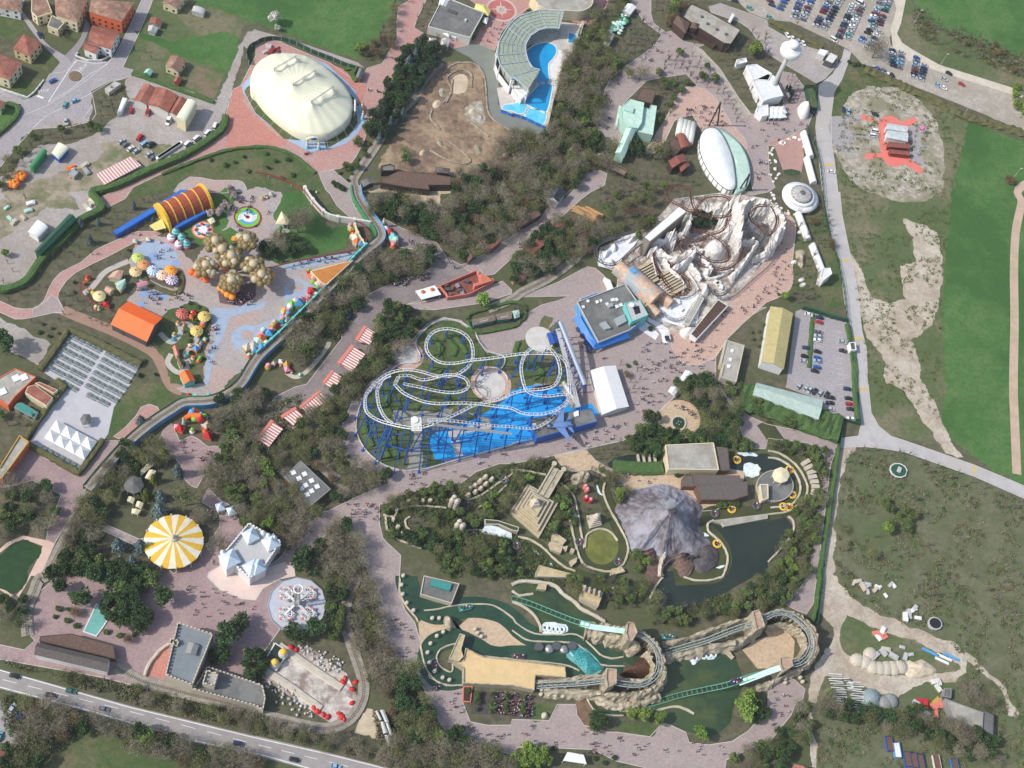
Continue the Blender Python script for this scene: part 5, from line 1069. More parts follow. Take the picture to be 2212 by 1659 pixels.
for i,v in enumerate(p("20 500,60 530,70 560,75")):rb(b,[tuple(q)for q in sq(v,1.2,3)],3,2.5,Zo,'buttress')
for i,v in enumerate(p("!20 64,12 76,11 86,12 54,10")):
 l=G(v);r=em('palm_tree',l,('second palm from the left','third palm from the left','rightmost palm','leftmost palm')[i]+' before the cream rotunda','tree');MB().tube([(l.x,l.y,0),(l.x+.3,l.y,3),(l.x+.2,l.y+.2,6.5)],[.3,.2,.18],6).bd('trunk',BARK,r)
 m_=MB()
 for k in range(14):a=k*.45;q=V3((math.cos(a),math.sin(a),0));t=V3((l.x+.2,l.y+.2,6.5));s_=q.orthogonal()*0+V3((-q.y,q.x,0))*.35;m_.add([t,t+q*1.4+s_+g*.5,t+q*2.8-g*.6,t+q*1.4-s_+g*.5],[(0,1,2,3)])
 m_.bd('crown',LM['olive'],r)
l=G(one("20 170,60"));r=em('turret',l,'slender cream turret beside the rotunda','tower');MB().la(l,[(1,0),(.8,1),(.8,7),(1.1,7.3),(1.1,8)],10).bd('shaft',C[Zg],r);MB().la(l+g*8,[(1.0,0),(.6,1),(.03,2.4)],10).bd('cap',C[Zh],r)
bg('white_roof_kiosk','upper white roofed kiosk above the heap of green umbrellas',Zc,"!20 200,6 215,12 204,26 190,19",3.5,Zf,Za,Zd,.8)
bg('white_roof_shed','long pale roofed shed below the heap of green umbrellas',Zc,"!20 166,56 178,60 164,86 155,84",3.2,Zf,ZA,Zd,.8)
gp=random.Random(5);gpoly=[G(v,3)for v in p("!20 186,20 206,28 192,58 170,52 172,36")];xs=[q.x for q in gpoly];ys=[q.y for q in gpoly];k=0
while k<34:
 x,y=gp.uniform(min(xs),max(xs)),gp.uniform(min(ys),max(ys))
 if not inpoly(x,y,gpoly):continue
 r=em('parasol',(x,y,0),'small round parasol in the crowded green and white parasol terrace','parasol','parasols of the crowded green terrace');MB().tube([(x,y,0),(x,y,2.6)],.07,4).bd('pole',C[Zp],r);rr_=gp.uniform(.9,1.6)
 MB().la((x,y,2.4),[(rr_,0),(rr_*.6,.35),(.05,.6)],8).bd('shade',C[gp.choice([Za,ZF,ZM,ZF,ZZ,ZN])],r);k+=1
b=bg('timber_restaurant','dark timber restaurant with big pale flat roof at the top',Zc,"!20 309,7 336,19 395,52 378,77 366,76 324,50 295,30 302,16",6.5,Zl,ZA,Zb)
for v in p("!20 338,42 354,52 370,60 328,30"):rb(b,[tuple(q)for q in sq(v,.7,6.5)],6.5,.7,Zk,'vent')
bg('timber_wing','dark brown timber wing with hipped roof left of the timber restaurant',Zc,"!20 286,26 308,40 300,58 278,39",6,Zl,ZR,'hip',1.6)
bg('timber_wing','small brown pyramid roofed porch on the timber restaurant',Zc,"!20 312,38 324,41 320,50 307,48",7,Zl,ZR,'pyr',1.4)
fc('dark timber balcony screen along the timber restaurant front',"!20 300,62 328,74 346,86 374,78",3.4,Zl,0,'timber_screen')
bg('service_canopy','small white canopy on posts behind the timber restaurant',ZS,"!20 381,22 385,26 377,40 373,37",3.5,Zf,Za,Zb,par=0)
MG=mat('mint standing seam roof',S(196,222,206),S(178,206,190),.4,amt=.6,rough=.45)
b=bg('mint_building','mint green roofed theatre with octagonal hall',Zc,"!20 204,172 228,178 224,212 218,222 202,220 190,208 188,186",8,ZF,MG,Zb,par=.4)
rb(b,"!20 193,184 210,189 208,197 192,192",8,1.2,ZF,'roof_light')
bg('mint_annex','lower flat mint roof on the right of the octagonal hall',Zc,"!20 227,186 237,189 240,182 250,184 243,234 218,228",6,ZF,MG,Zb,par=.4)
bg('mint_gallery','long mint gabled gallery running down from the octagonal hall',Zc,"!20 200,216 215,222 194,272 178,264",6,ZF,MG,Zd,1.8)
bg('timber_hall','dark brown hall behind the mint green theatre',Zc,"!20 224,152 250,156 242,180 214,172",5,Zl,ZR,Zb,par=.2)
cn('porch','mint porch on the left side of the octagonal hall',"!20 185,182 190,184 181,218 178,216",3.5,MG)
for i in range(4):
 a=G(one("20 %d,%d"%(1465+33*i,1040+10*i)),3.4);b_=G(one("20 %d,%d"%(1440+31*i,1170+22*i)),3.4);m_=MB();m_.tube([a,b_],2.0,12);r=tag(m_.bd('storage_tank',C[Zf],smooth=True),('leftmost','second from left','third from left','rightmost')[i]+' of four white horizontal tanks by the rust red sheds','tank')
RS=mat('rust red sheet roof',S(150,92,80),S(128,78,68),.8,amt=.8,fine=3)
bg('rust_shed','upper rust red barrel roofed shed below the white tanks',ZK,"!20 284,233 298,233 309,254 292,258",5.5,Zl,RS,Zb1,1.6)
bg('rust_shed','middle rust red gabled shed beside the white oval',ZK,"!20 270,278 296,266 302,278 277,291",6,Zl,RS,Zd,1.4)
bg('rust_shed','lowest small rust red shed beside the white oval',ZK,"!20 288,286 304,279 308,286 292,298",4.5,Zl,RS,Zd,1.0)
bg('brown_shed','brown flat shed between the rust red sheds',ZK,"!20 272,242 286,240 292,258 278,274",4,Zl,ZR,Zb,par=0)
ov=em('oval_arena',G(one("20 1830,1380")),'large white oval membrane roof with mint green side, dark lattice rim','arena')
OP=sm(asP("!20 336,222 352,221 366,236 380,268 386,300 386,324 372,328 352,312 336,290 326,266 324,244 328,230",4),5)
OC=cen(OP);mound('white_membrane',mat('bright white membrane',S(236,240,236),rough=.4),[tuple(q)for q in OP[::5]],lambda t,q:4+2.4*(1-(1-t)**2),10,60,ov,4)
O2=sm(asP("!20 352,220 370,228 392,246 406,270 412,296 410,316 400,328 386,332 387,324 387,300 381,268 367,236",3),5)
mound('side_roof',MG,[tuple(q)for q in O2[::5]],lambda t,q:3+.8*t,8,60,ov,3)
m_=MB();
for i in range(len(OP)):m_.bar(OP[i],OP[(i+1)%len(OP)],.3)
m_.bd('rim',C[Zk],ov);m_=MB()
for i in range(0,len(OP),2):q=OP[i];m_.tube([(q.x,q.y,0),q],.22,5)
m_.bd('column_ring',C[Zk],ov)
WB=[V3((OC.x+(q.x-OC.x)*.93,OC.y+(q.y-OC.y)*.93,0))for q in OP];MB().pr_(WB,0,3.9,top=False).bd(ZG,C[ZF],ov)
def apole(s1,label):
 a,b_,t=p3(s1);r=em('tripod_mast',a,label,'mast');MB().bar(a,t,.6).bd('leg',C[Zl],r);MB().bar(b_,t,.6).bd('leg',C[Zl],r);MB().ball(t,.7,8).bd('tip',C[Zl],r)
apole("!20 340,218 355,216 360,178,20",'tall dark two legged mast above the white oval roof');apole("!20 390,332 402,328 410,302,14",'dark leaning lattice mast at the lower right of the white oval roof')
br=em('timber_bridge',G(one("20 730,1400")),'long timber footbridge through the wood below the dolphin pool','bridge')
P=p3("!20 100,256,4 124,266,4 148,278,4 172,288,4 196,300,4");m_=MB();ribbon(m_,P,3.2,4);m_.bd('deck',mat('weathered planks',S(140,126,112),S(110,98,88),2,amt=.9),br);m_=MB()
for sgn in(-1,1):
 u=V3((-(P[-1]-P[0]).y,(P[-1]-P[0]).x,0)).normalized()*1.6*sgn
 for a,b_ in zip(P,P[1:]):m_.bar(a+u+g*1.1,b_+u+g*1.1,.2)
 for k in range(40):q=P[0].lerp(P[-1],k/39)+u;m_.bar(q,q+g*1.1,.12)
m_.bd('railing',C['wood'],br)
for k in range(9):q=P[0].lerp(P[-1],k/8);MB().bar((q.x,q.y,0),q,.5).bd('pier',C[Zl],br)
bg('white_chapel','small black and white gabled house beside the pink street','house',"!21 66,-4 94,0 80,18 60,12",5,Za,mat('dark slate roof',S(62,68,80),S(50,56,66),1,amt=.7),Zd,2.5)
bg('timber_station','long brown shingle roofed stable left of the pink street',Zc,"!21 26,38 46,26 50,40 12,62 4,54",4,Zl,ZR,Zb,par=.1)
bg('timber_lodge','long brown shingled lodge with row of small gables above the sandy ground',Zc,"!10 216,310 246,296 300,300 338,306 336,320 298,320 300,328 260,324 216,316",5,Zl,ZR,Zb,par=.1)
bg('timber_lodge','small dark hut with round tunnel mouth above the long lodge','hut',"!10 216,288 232,284 240,288 238,296 217,296",4,Zl,Zq,Zd,1.2)
bg('timber_hut','grey shingled square hut above the right end of the long lodge','hut',"!10 309,288 336,291 334,300 312,298",4,Zm,'thatch','hip',1.2);bg('timber_hut','small dark hut left of the long lodge','hut',"!10 181,314 202,308 205,316 186,324",3.5,Zl,Zq,Zd,1)
bg('brown_roof_house','rust brown roofed house at the corner of the grey plaza','house',"!11 392,84 408,78 422,86 408,98 398,100",4,Zm,RS,Zb,par=.1);bg('brown_roof_house','lower brown shed beside the grey plaza','house',"!11 358,106 370,98 380,110 368,120",4,Zm,ZR,Zd,1.2)
bg('rust_roof','long rust red roof beside the lower edge of the pink street',Zc,"!21 20,98 58,68 80,70 46,100 36,108",4,Zm,RS,Zb,par=0);bg('rust_roof','short rust red roof beside the log pile',Zc,"!21 72,58 90,50 94,58 80,66",4,Zm,RS,Zd,1)
lg=em('log_structure',G(one("21 610,190")),'heap of tan timber logs forming a play fort','log pile')
for i in range(14):a=G(one(Zp1%(500+i*12,150+R.randint(-30,30))),1.5+R.random()*2);MB().tube([a,a+V3((R.uniform(6,11),R.uniform(-7,-4),R.uniform(-1,1)))],.5,6).bd('log',mat('tan log wood',S(190,150,104),S(160,122,82),2),lg)
rock(Zq1,'rounded tan artificial rock below the log fort',"!21 126,50 144,42 154,46 152,58 140,64 128,62",5,mat('orange tan rock',S(190,150,110),S(150,112,80),.4,amt=.8))
rock(Zq1,'pale boulder cluster at the end of the pink street',"!21 0,148 8,140 26,140 24,152 8,158 0,160",3,MATS['orange tan rock'])
# ================= snow mountain ride =================
mt=em('snow_mountain_ride',G(one("21 1500,600")),'white artificial snow mountain with brown roller coaster track winding through it','roller coaster')
rr_=lambda s,w_,jag=.3,seed=1:rockridge('rock_ridge','',s,w_*.78,Za1,mt,jag=jag,seed=seed)
rr_("!21 340,20,8 358,22,14 376,18,17 390,12,20 397,30,22 398,56,20 397,80,14 392,104,8",5.5,.4)
rr_("!21 397,18,10 416,12,12 436,16,12 31 12,24,13 26,38,13 30,54,13 20,66,12 12,84,10 0,100,8",7,.35,2)
rr_("!21 358,48,10 370,46,13 386,54,15 380,66,10 360,66,7",5,.3,3)
rr_("!21 308,40,9 308,52,12 300,66,11 292,72,7 268,78,8 240,88,7",6,.3,4)
rr_("!21 268,70,11 280,68,14 284,78,10 276,88,6",4,.3,5)
rr_("!21 238,100,6 254,96,8 280,112,7 300,104,9 318,96,12 308,112,10 284,128,6 274,136,3",4.5,.35,6)
rr_("!21 248,104,4 246,124,4 250,144,4",2,.2,7);rr_("!21 264,112,5 270,124,5 280,136,6 296,152,4 296,172,3",2.4,.2,8)
rr_("!21 304,118,6 318,132,6 328,148,4",3,.25,9);rr_("!21 328,108,6 340,124,7 348,132,6",3,.25,10)
rr_("!21 398,84,7 416,80,9 424,88,8 410,108,7 396,128,5 380,144,4",5,.3,11);rr_("!21 416,112,5 440,104,6 31 0,100,7",5,.3,12)
rr_("!21 330,100,5 316,94,6 308,100,7",4,.3,13)
o=rock('dome_rock','',"!21 328,100 338,90 356,89 368,98 366,114 352,122 336,118 328,110",9,Za1,mt,peak=.6)
for i,s in enumerate(("!21 328,170 332,160 338,160 338,180 326,182","!21 330,138 338,136 344,140 338,150 328,148","!21 306,240 320,236 320,248 300,254 290,246 292,238","!21 296,68 286,66 286,84 294,82")):
 rock('rock_outcrop','',s,4.5,Za1,mt,seed=i+3)
for s_ in("!21 260,94 266,120 280,128 296,120","21 1240,620 1300,700 1380,690","!21 312,128 324,144 340,152 360,148 380,136","21 1680,380 1600,400 1540,440","21 1580,160 1640,240 1760,200","21 2040,200 2060,330 2150,400","21 1500,700 1560,780 1600,860"):hg('',s_,.9,2.2,Za1).parent=mt
for o in mt.children:
 if o.name.startswith('hedge'):o.name='terrace_wall';o.data.transform(Matrix.Translation(-mt.location));del o['category']
lod=bg('snow_lodge','long white sloping roof with plank edge on the snow mountain',Zc,"!21 228,78 288,25 302,34 246,80 238,86",13,mat('grey plank wall',S(150,142,132),S(130,120,110),1.5,amt=.8),Za,Zb,par=.1)
sn=mat('painted snow',S(236,236,236),S(210,212,216),.4,amt=.5)
area(Zw1,"!21 148,120 152,104 166,100 172,90 196,74 218,68 224,74 212,92 192,112 180,138 164,132 148,128",sn,7,h=.5)
area(Zw1,"!21 254,180 312,180 320,176 328,186 320,226 300,235 262,224 254,212",sn,7,h=.3)
area(Zw1,"!21 244,158 258,152 270,166 268,180 258,172 248,170",sn,7,h=.2)
for i,s in enumerate(("!21 152,108 170,100 172,108 156,120","!21 170,92 178,90 180,104 172,106","!21 196,86 212,78 216,82 200,92","!21 160,118 176,120 176,130 160,126")):
 rock('snow_block',('white snow block at the left tip of the snow mountain','pointed white snow block with little hut on the left part','white box shaped snow block beside the plank lodge','low white snow heap below the left coaster bend')[i],s,3,sn,seed=i)
for i,(x,y)in enumerate(((1380,980),(1430,960),(1350,1000),(1410,930),(1310,920),(1450,1020),(1780,800),(1800,830),(1760,790),(1270,800))):
 MB().box(G(one(Zp1%(x,y))),2.6,1.8,1.6,.6+i).bd('snow_crate',C[Za]if i%3 else C[Zf],mt)
BT=dict(rail=Zx1,tie=Zx1,supm=Zx1,gauge=1.4,sup='thin',supsp=5,spine=.3,r=.2,step=1.9)
pm(Zx1,98,60,48)
co(mt,"!20 268,332,11 274,322,12 290,320,12 308,328,12 21 312,20,12 324,38,11 346,43,11 370,42,12 380,36,12 376,12,13 356,6,14 332,10,14 322,22,12 312,34,11 290,24,10 272,12,10 269,0,11",closed=False,**BT)
co(mt,"!21 296,66,8 316,66,8 336,70,8 356,80,8 370,94,8 376,112,8 366,120,7 348,120,7 330,112,6 316,100,6 300,88,6 288,78,6 288,92,5 300,108,5 316,120,5 336,128,5 360,134,5 380,128,6 396,112,7 402,94,8",**BT)
co(mt,"!21 440,24,12 424,24,13 412,34,14 412,46,13 422,56,12 434,66,11 440,76,10 31 12,64,10 16,44,10 6,24,12 0,20,12 21 436,22,12",**BT)
co(mt,"!21 268,176,3 284,178,4 300,176,4 309,164,5 304,150,5 290,140,5 276,128,4 264,100,4 260,90,4 268,80,4",**dict(BT,tie=ZI,rail=Zx1))
co(mt,"!21 374,44,14 370,58,14 360,68,12 340,74,10 324,84,9 312,84,8 304,80,8 296,72,8",**BT)
co(mt,"!21 246,104,5 248,124,5 258,144,4 268,160,4 280,172,4",**BT)
co(mt,"!21 340,160,5 346,174,5 360,178,5 374,170,6 400,136,9 420,108,12 442,68,15 31 6,60,15",**dict(BT,rail=Zk,tie=Zk,supm=Zu))
co(mt,"!21 212,68,5 192,74,5 172,80,5 152,88,5 144,100,5 150,118,5 166,125,5 180,124,5 192,116,5 206,102,6 224,88,8",**dict(BT,rail=Zk))
co(mt,"!21 194,32,6 212,30,6 230,32,6 246,34,7 252,42,7",**BT)
co(mt,"!21 258,206,2 268,216,2 284,221,2 300,216,2 308,204,2 320,188,3 330,176,3",**dict(BT,rail=Zu,tie=Zk))
cr=[G(one(Zp1%(1620-i*22,930+i*44)))for i in range(5)]
train=em('coaster_train',G(one("21 1600,960")),'string of dark coaster cars waiting beside the snow station','train')
for i in range(9):MB().box(G(one(Zp1%(1650-i*13,930+i*20)),.7),1.6,1.1,1.0,wang(one("21 1650,930"),one("21 1546,1090"))).bd('coaster_car',C[Zx if i%2 else Zk],train)
cb=em('copper_hall',G(one("21 1100,810")),'long copper coloured barrel vaulted hall beside the blue building',Zc)
A,B=G(one("21 985,720"),2),G(one("21 1240,950"),2);d=(B-A).normalized();u=V3((-d.y,d.x,0));CM=mat('tarnished copper sheet',S(206,176,150),S(180,148,122),.5,amt=.8,c3=S(150,160,164),sc3=.1,rough=.5)
def vault(par,A,B,w_,h_,m,n=12,name='vault',z0=0,cap=True,seg=1):
 mb=MB();d=(B-A).normalized();u=V3((-d.y,d.x,0));
 for E_ in[A.lerp(B,k/seg)for k in range(seg+1)]:
  for i in range(n+1):an=math.pi*i/n;mb.v.append(V3((E_.x,E_.y,z0))+u*w_/2*math.cos(an)+V3((0,0,h_*math.sin(an))))
 for k in range(seg):mb.f+=[(k*(n+1)+i,k*(n+1)+i+1,(k+1)*(n+1)+1+i,(k+1)*(n+1)+i)for i in range(n)];mb.m+=[0]*n
 if cap:mb.f+=[tuple(range(n+1))[::-1],tuple(range(seg*(n+1),(seg+1)*(n+1)))];mb.m+=[0,0]
 return mb.bd(name,m,par)
vault(cb,A,B,12.5,8,CM,z0=1);vault(cb,A-d*6,A+d*.1,8,6,CM,name='end_bay',z0=1);
for k,s in enumerate((-1,1)):vault(cb,B+u*s*4.5-d*1,B+u*s*5+d*6,5.5,4,CM,name='twin_funnel',z0=1)
MB().box((*A.lerp(B,.12).xy,8.8),3.4,2.2,.5,math.atan2(d.y,d.x)).bd('blue_hatch',C[ZL],cb)
for k in range(7):q=A.lerp(B,.1+.12*k)-u*5.6;MB().box((q.x,q.y,3.3),2.6,2,1.1,math.atan2(d.y,d.x)).bd('dormer',CM,cb)
TR=mat('tan corrugated roof',S(196,182,154),S(176,160,134),1.5,amt=.7)
for side,(x0,y0,x1,y1,n_)in enumerate(((1130,650,1215,770,7),(1335,700,1430,850,8))):
 for i in range(n_):
  x,y=x0+(x1-x0)*i/(n_-1),y0+(y1-y0)*i/(n_-1);a=wang(one("21 1080,690"),one("21 1200,625"))
  r=em('queue_shelter',G(one(Zp1%(x,y))),'narrow tan roofed queue shelter in the '+(ZC if side==0 else ZO)+' block between copper hall and snow rocks','shelter','tan queue shelters, '+(ZC if side==0 else ZO)+' block')
  c_=G(one(Zp1%(x,y)),3.2);c_.z=3.2;MB().box(c_,12 if side==0 else 11,2.1,.25,a).bd(Zr,TR,r)
  for s in(-1,1):e=V3((math.cos(a),math.sin(a),0))*5*s;MB().bar((c_.x+e.x,c_.y+e.y,0),c_+e,.2).bd('post',C[Zm],r)
bg('queue_roof','dark brown plank roof over the snow ride queue',Zc,"!21 308,246 356,186 373,197 319,255",3.5,Za,mat('dark brown planks',S(98,76,66),S(76,58,50),1.2,amt=.9,fine=3),Zb,par=.4,trim=Zf)
bg('station_strip','pale sloping station roof beside the snow floor',Zc,"!21 322,180 332,184 306,230 296,226",3,Zf,ZA,Zb,par=.2)
hv=em('snow_vehicle',G(one("21 1340,1260")),'white and blue cable car cabin on a snowy pedestal','cabin');MB().box(G(one("21 1340,1260"),.5),2,4,1.8,.1).bd('body',C[Zf],hv);MB().box(G(one("21 1340,1265"),1.9),2.1,2.6,.5,.1).bd('windows',C['glass'],hv)
area(Zw1,"!21 236,216 250,224 272,238 272,260 260,262 258,246 248,232 232,222",sn,7);area(Zw1,"!21 216,228 232,224 254,246 248,256 220,238",sn,7)
solo("21 1190,1190",'dark_bush','dark little fir on the snow patch beside the blue building',1.0)
bg('snow_wall','jagged white mock snow wall left of the copper hall',ZG,"!21 159,147 170,152 176,168 172,180 164,176 166,160",3,Za,Za,Zb,par=0)
# ================= blue building =================
bb=bg('blue_building','big square building with grey roof and bright blue awnings',Zc,"!21 112,191 195,160 234,216 202,240 149,261",5.6,ZL,Zq,Zb,par=.8,trim=Zh)
for s in("!21 128,188 132,187 134,191 130,192","!21 144,189 148,188 150,192 146,194","!21 151,187 154,186 156,190 153,191","!21 120,198 124,197 126,201 122,202","!21 170,186 175,184 178,189 172,190","!21 177,185 181,184 184,188 180,190","!21 161,193 165,192 168,196 164,197","!21 177,197 182,196 185,200 180,202","!21 184,195 189,193 192,198 187,199"):rb(bb,s,5.6,.7)
for s in("!21 164,197 172,195 174,200 167,202","!21 176,222 192,214 197,226 182,234","!21 150,230 160,226 170,238 160,240"):rb(bb,s,5.6,1.6,Zu,'air_unit')
bx=bg('blue_tower_box','turquoise box with open grey roof on the corner of the blue awning building',Zc,"!21 194,193 220,187 235,213 206,225",9.5,ZZ,Zh,Zb,par=.5)
rb(bx,"!21 209,200 219,197 222,209 213,212",9.5,.2,Zn,'shaft_opening')
rd=em('satellite_dish',G(one("21 1025,990"),10),'white satellite dish on the turquoise box','dish');MB().la(G(one("21 1025,990"),10.1),[(.2,0),(.2,.8),(1.2,1.3),(1.4,1.6)],12).bd('bowl',C[Za],rd)
AW=mat('bright blue awning',S(40,120,205),S(36,110,192),.5,rough=.45,amt=.4)
def awning(label,s,z1,z0):
 q=p(s);n=len(q)//2;P=[G(v,z1)for v in q[:n]]+[G(v,z0)for v in q[n:]];r=em('awning',cen(P),label,'awning');MB().add(P+[x-V3((0,0,.25))for x in P],[tuple(range(2*n)),tuple(range(4*n-1,2*n-1,-1))]+[(i,2*n+i,2*n+(i+1)%(2*n),(i+1)%(2*n))for i in range(2*n)]).bd('cloth',AW,r)
 for x in P[n:]:MB().tube([(x.x,x.y,0),x],.12,5).bd('post',C[Zu],r)
for l_,s in(('upper part of the blue awning on the left flank of the big square building',"!21 115,210 130,236 121,245 106,218"),('lower part of the blue awning on the left flank of the big square building',"!21 130,236 146,260 141,269 121,245"),('blue awning along the lower front of the big square building',"!21 146,261 201,242 204,251 141,274")):awning(l_,s,5,2.8)
bg('blue_wall_strip','row of blue tinted rooflights at the upper left corner of the big square building',ZS,"!21 116,185 148,173 150,176 120,188",6,Zh,'deep blue',Zb,par=.1)
for i,s in enumerate(("21 605,1265","21 635,1325","21 660,1375","21 570,1210")):
 r=em('parasol',G(one(s)),('upper middle','lower middle','lowest','uppermost')[i]+' dark blue parasol left of the blue awnings','parasol');l=G(one(s));MB().tube([l,l+g*2.5],.07,4).bd('pole',C[Zu],r);MB().la(l+g*2.3,[(1.7,0),(.9,.4),(.05,.7)],8).bd('shade',C['navy'],r)
cn(ZS,'square dark blue canopy beside the lift of the blue coaster',"!21 60,244 74,242 82,260 66,264",3.5,'deep blue',Zd,.6,Zu)
MB_=bg('white_marquee','large white rectangular tent on the central plaza','tent',"!21 134,309 179,300 202,371 156,385",4,Zf,Za,Zd,1.6,ridge=0)
cn('market_tent','upper white double market tent on the central plaza',"!21 300,308 314,314 302,332 288,324",3,Za,Zd,.8);cn('market_tent','lower white market tent beside the round plaza trees',"!22 275,4 289,9 280,21 270,12",3,Za,Zd,.8)
b=bg('flat_block','beige parapet building with three skylights left of the warehouses',Zc,"!21 370,257 401,266 387,329 360,321 365,300 360,298",4.5,Ze,ZA,Zb,par=.7)
for s in("!21 378,272 383,273 382,278 377,277","!21 375,287 380,288 379,293 374,292","!21 372,298 378,300 376,305 371,304"):rb(b,s,4.5,.5)
KH=mat('khaki sheet roof',S(184,172,122),S(170,158,110),.5,amt=.6)
bg('warehouse','khaki roofed warehouse above the mint roofed one','warehouse',"!31 4,198 43,210 27,307 -12,294",6,Za,KH,Zd,1.8)
MW=mat('pale mint sheet roof',S(176,194,184),S(160,178,168),.5,amt=.6)
bg('warehouse','pale mint roofed long warehouse beside the car park','warehouse',"!22 422,-2 32 95,28 87,62 22 416,18",5,Za,MW,Zd,1.5,ridge=1)
area('car_park',"!31 48,206 60,202 96,212 136,224 142,260 146,332 32 154,18 148,64 128,64 122,78 94,66 96,30 30,6 31 32,332",M[Zf1],3)
hg('narrow hedge strip between the rows of the staff car park',"31 385,1060 365,1300 350,1520",2,.9)
hg('hedge along the right side of the staff car park',"!31 136,230 142,260 148,300 32 150,20 154,64",2.5,1.6)
fc('green wire fence along the pale park road',"!30 66,220 84,260 90,290 94,332 31 96,30 104,70 120,120 130,170 138,240 144,296",2.4,ZN,0,'fence',solid=False,th=.15,post=4)
fc('green fence round the corner of the staff car park',"!32 150,18 158,72 128,63 122,112 112,180 100,260 90,332 33 92,0 84,80 80,86",2.6,ZN,0,'fence',th=.2,post=4)
fc('dark hedge screen above the staff car park',"!31 60,203 84,210 108,218 136,225",3,ZN,0,'screen',th=.5)
hg('long tall hedge along the right edge of the park',"!32 120,112 112,170 100,250 86,332 33 88,0 80,60 74,80",1.8,2.6)
lt=mat('line paint',S(214,212,208))
mb=MB()
for k in range(11):v=one("31 %d,%d"%(590-k*0,1210+k*45));a,b_=G(v),G((v[0]+14,v[1]+1.5));ribbon(mb,[a,b_],.18,zl(5))
for k in range(10):v=one("31 %d,%d"%(400-k*3,1085+k*48));ribbon(mb,[G(v),G((v[0]+15,v[1]+3))],.18,zl(5))
tag(mb.bd('parking_lines',lt),kind=ZP)
cars("31:350,1065,white;440,1090,dark blue;435,1130,red;432,1215,grey;428,1250,silver;424,1285,white;425,1385,black;425,1440,blue;422,1465,pale blue;418,1518,blue;402,1552,black;640,1300,silver;645,1378,black;325,1352,dark blue;316,1425,black;310,1470,silver",'in the upper half of the staff car park','cars in the upper half of the staff car park',(12,3),True)
cars("32:265,20,silver;325,38,silver;352,58,silver;398,70,black;446,82,silver;500,98,black",'in the slanted row beside the mint roofed warehouse','cars in the row beside the mint roofed warehouse',(7,-10),True)
cars("32:536,122,black;530,168,black;536,222,silver;516,298,black;682,48,dark blue;694,130,black;700,178,red;710,222,black;712,305,white",'in the lower half of the staff car park','cars in the lower half of the staff car park',(12,2),True)
gt=bg('gatehouse','small gate booth with white and dark roof by the park road','hut',"!31 140,261 150,260 152,274 143,274",3,Za,Zk,Zb)
tb=G(one("30 22,790"));tt=G(one("30 180,500"),0);tw=em('observation_tower',tb,'tall white tower with mushroom shaped top deck','tower')
TH=32.0
MB().la(tb,[(2,0),(1.4,3),(1.2,15),(1.1,TH)],16).bd('shaft',C[Zh],tw,True)
MB().la(tb+g*(TH-2.5),[(1.1,-2),(3.4,-.6),(5.2,1),(5.7,2),(5.7,4.4),(5.2,5),(2.6,5.6),(2.4,6.2)],32).bd('deck',C[Za],tw,True)
MB().la(tb+g*(TH+4),[(2.4,0),(2.9,.6),(2.8,2.4),(1.8,2.8),(.3,3)],20).bd('cap',C[Za],tw,True)
m_=MB()
for k in range(14):m_.tube([tb+V3((1.3,.3,1+k*2)),tb+V3((1.3,.3,1+k*2+1.9))],.2,4)
m_.bd('cable_duct',C[Zp],tw)
WR=mat('white plaster roof',S(226,226,228),S(206,208,212),.5,amt=.5)
bg('white_block','white stepped building above the tower base',Zc,"!20 405,114 422,112 442,124 30 6,128 0,140 20 416,138",6,Za,WR,Zb)
bg('white_block','white lower block of the tower building',Zc,"!20 416,140 442,128 30 10,132 26,166 0,172 20 434,176 424,160",6,Za,WR,Zb)
bg('white_block','small white hut left of the tower building','hut',"!20 388,104 404,101 406,108 390,112",4,Za,WR,Zb)
bg('white_kiosk','white round cornered kiosk below the tower building',Zc,"!20 424,184 442,182 30 0,190 0,200 20 432,202 422,194",4,Za,WR,Zb)
for i in range(2):
 for j in range(3):cn('pagoda_tent','small white peaked tent in the '+('upper' if i==0 else ZX)+' row below the tower',[tuple(q)for q in sq(one("30 %d,%d"%(35+j*42-i*3,950+i*38)),2.4,2.8,.2)],2.8,Za,'pyr',1.2,group='white peaked tents, '+('upper' if i==0 else ZX)+' row')
rock('snow_cone_building','white conical snow capped kiosk on the forecourt edge',"!30 51,186 62,181 69,186 68,204 58,207 52,198",8,Za1,cat='kiosk')
row("30 150,760 200,830 170,900",9,Zn1,'on the tower forecourt',.6)
tu=em('white_tube',G(one("30 360,1320")),'long white tubular walkway running beside the park road','walkway')
for s0,s1,nm in(("30 320,1120,3.5","30 385,1335,3.5",'tube'),("30 350,1340,3.5","30 410,1560,3.5",'tube'),("31 275,150,4","31 365,385,4",'tube'),("31 400,430,4","31 500,690,4",'tube')):
 a,b_=p3(s0)[0],p3(s1)[0];a.z=b_.z=0;vault(tu,a,b_,3.6,3.4,mat('white tube shell',S(230,230,232),rough=.35),10,nm,seg=6)
bx=bg('tube_end','white cubic end house of the tubular walkway',Zc,"!31 94,133 107,132 110,142 96,153 90,148",6,Za,WR,Zb)
uf=em('saucer_building',G(one("31 265,50")),'round white flying saucer building with ribbed dome',Zc);l=G(one("31 262,75"));DW=mat('white dome shell',S(230,230,230),rough=.4)
MB().la(l,[(8,0),(8,1.8),(9.8,2.5),(10,3.1),(8,4)],40).bd('lower_ring',DW,uf,True);MB().la(l+g*4,[(7.4,0),(7.4,.9),(6.4,1.5)],40).bd('upper_ring',DW,uf,True)
MB().la(l+g*5.5,[(6,0),(4.5,.8),(2.5,1.4),(.2,1.7)],40).bd('dome',mat('pale grey dome',S(190,188,184),S(150,148,144),1,amt=.8),uf,True)
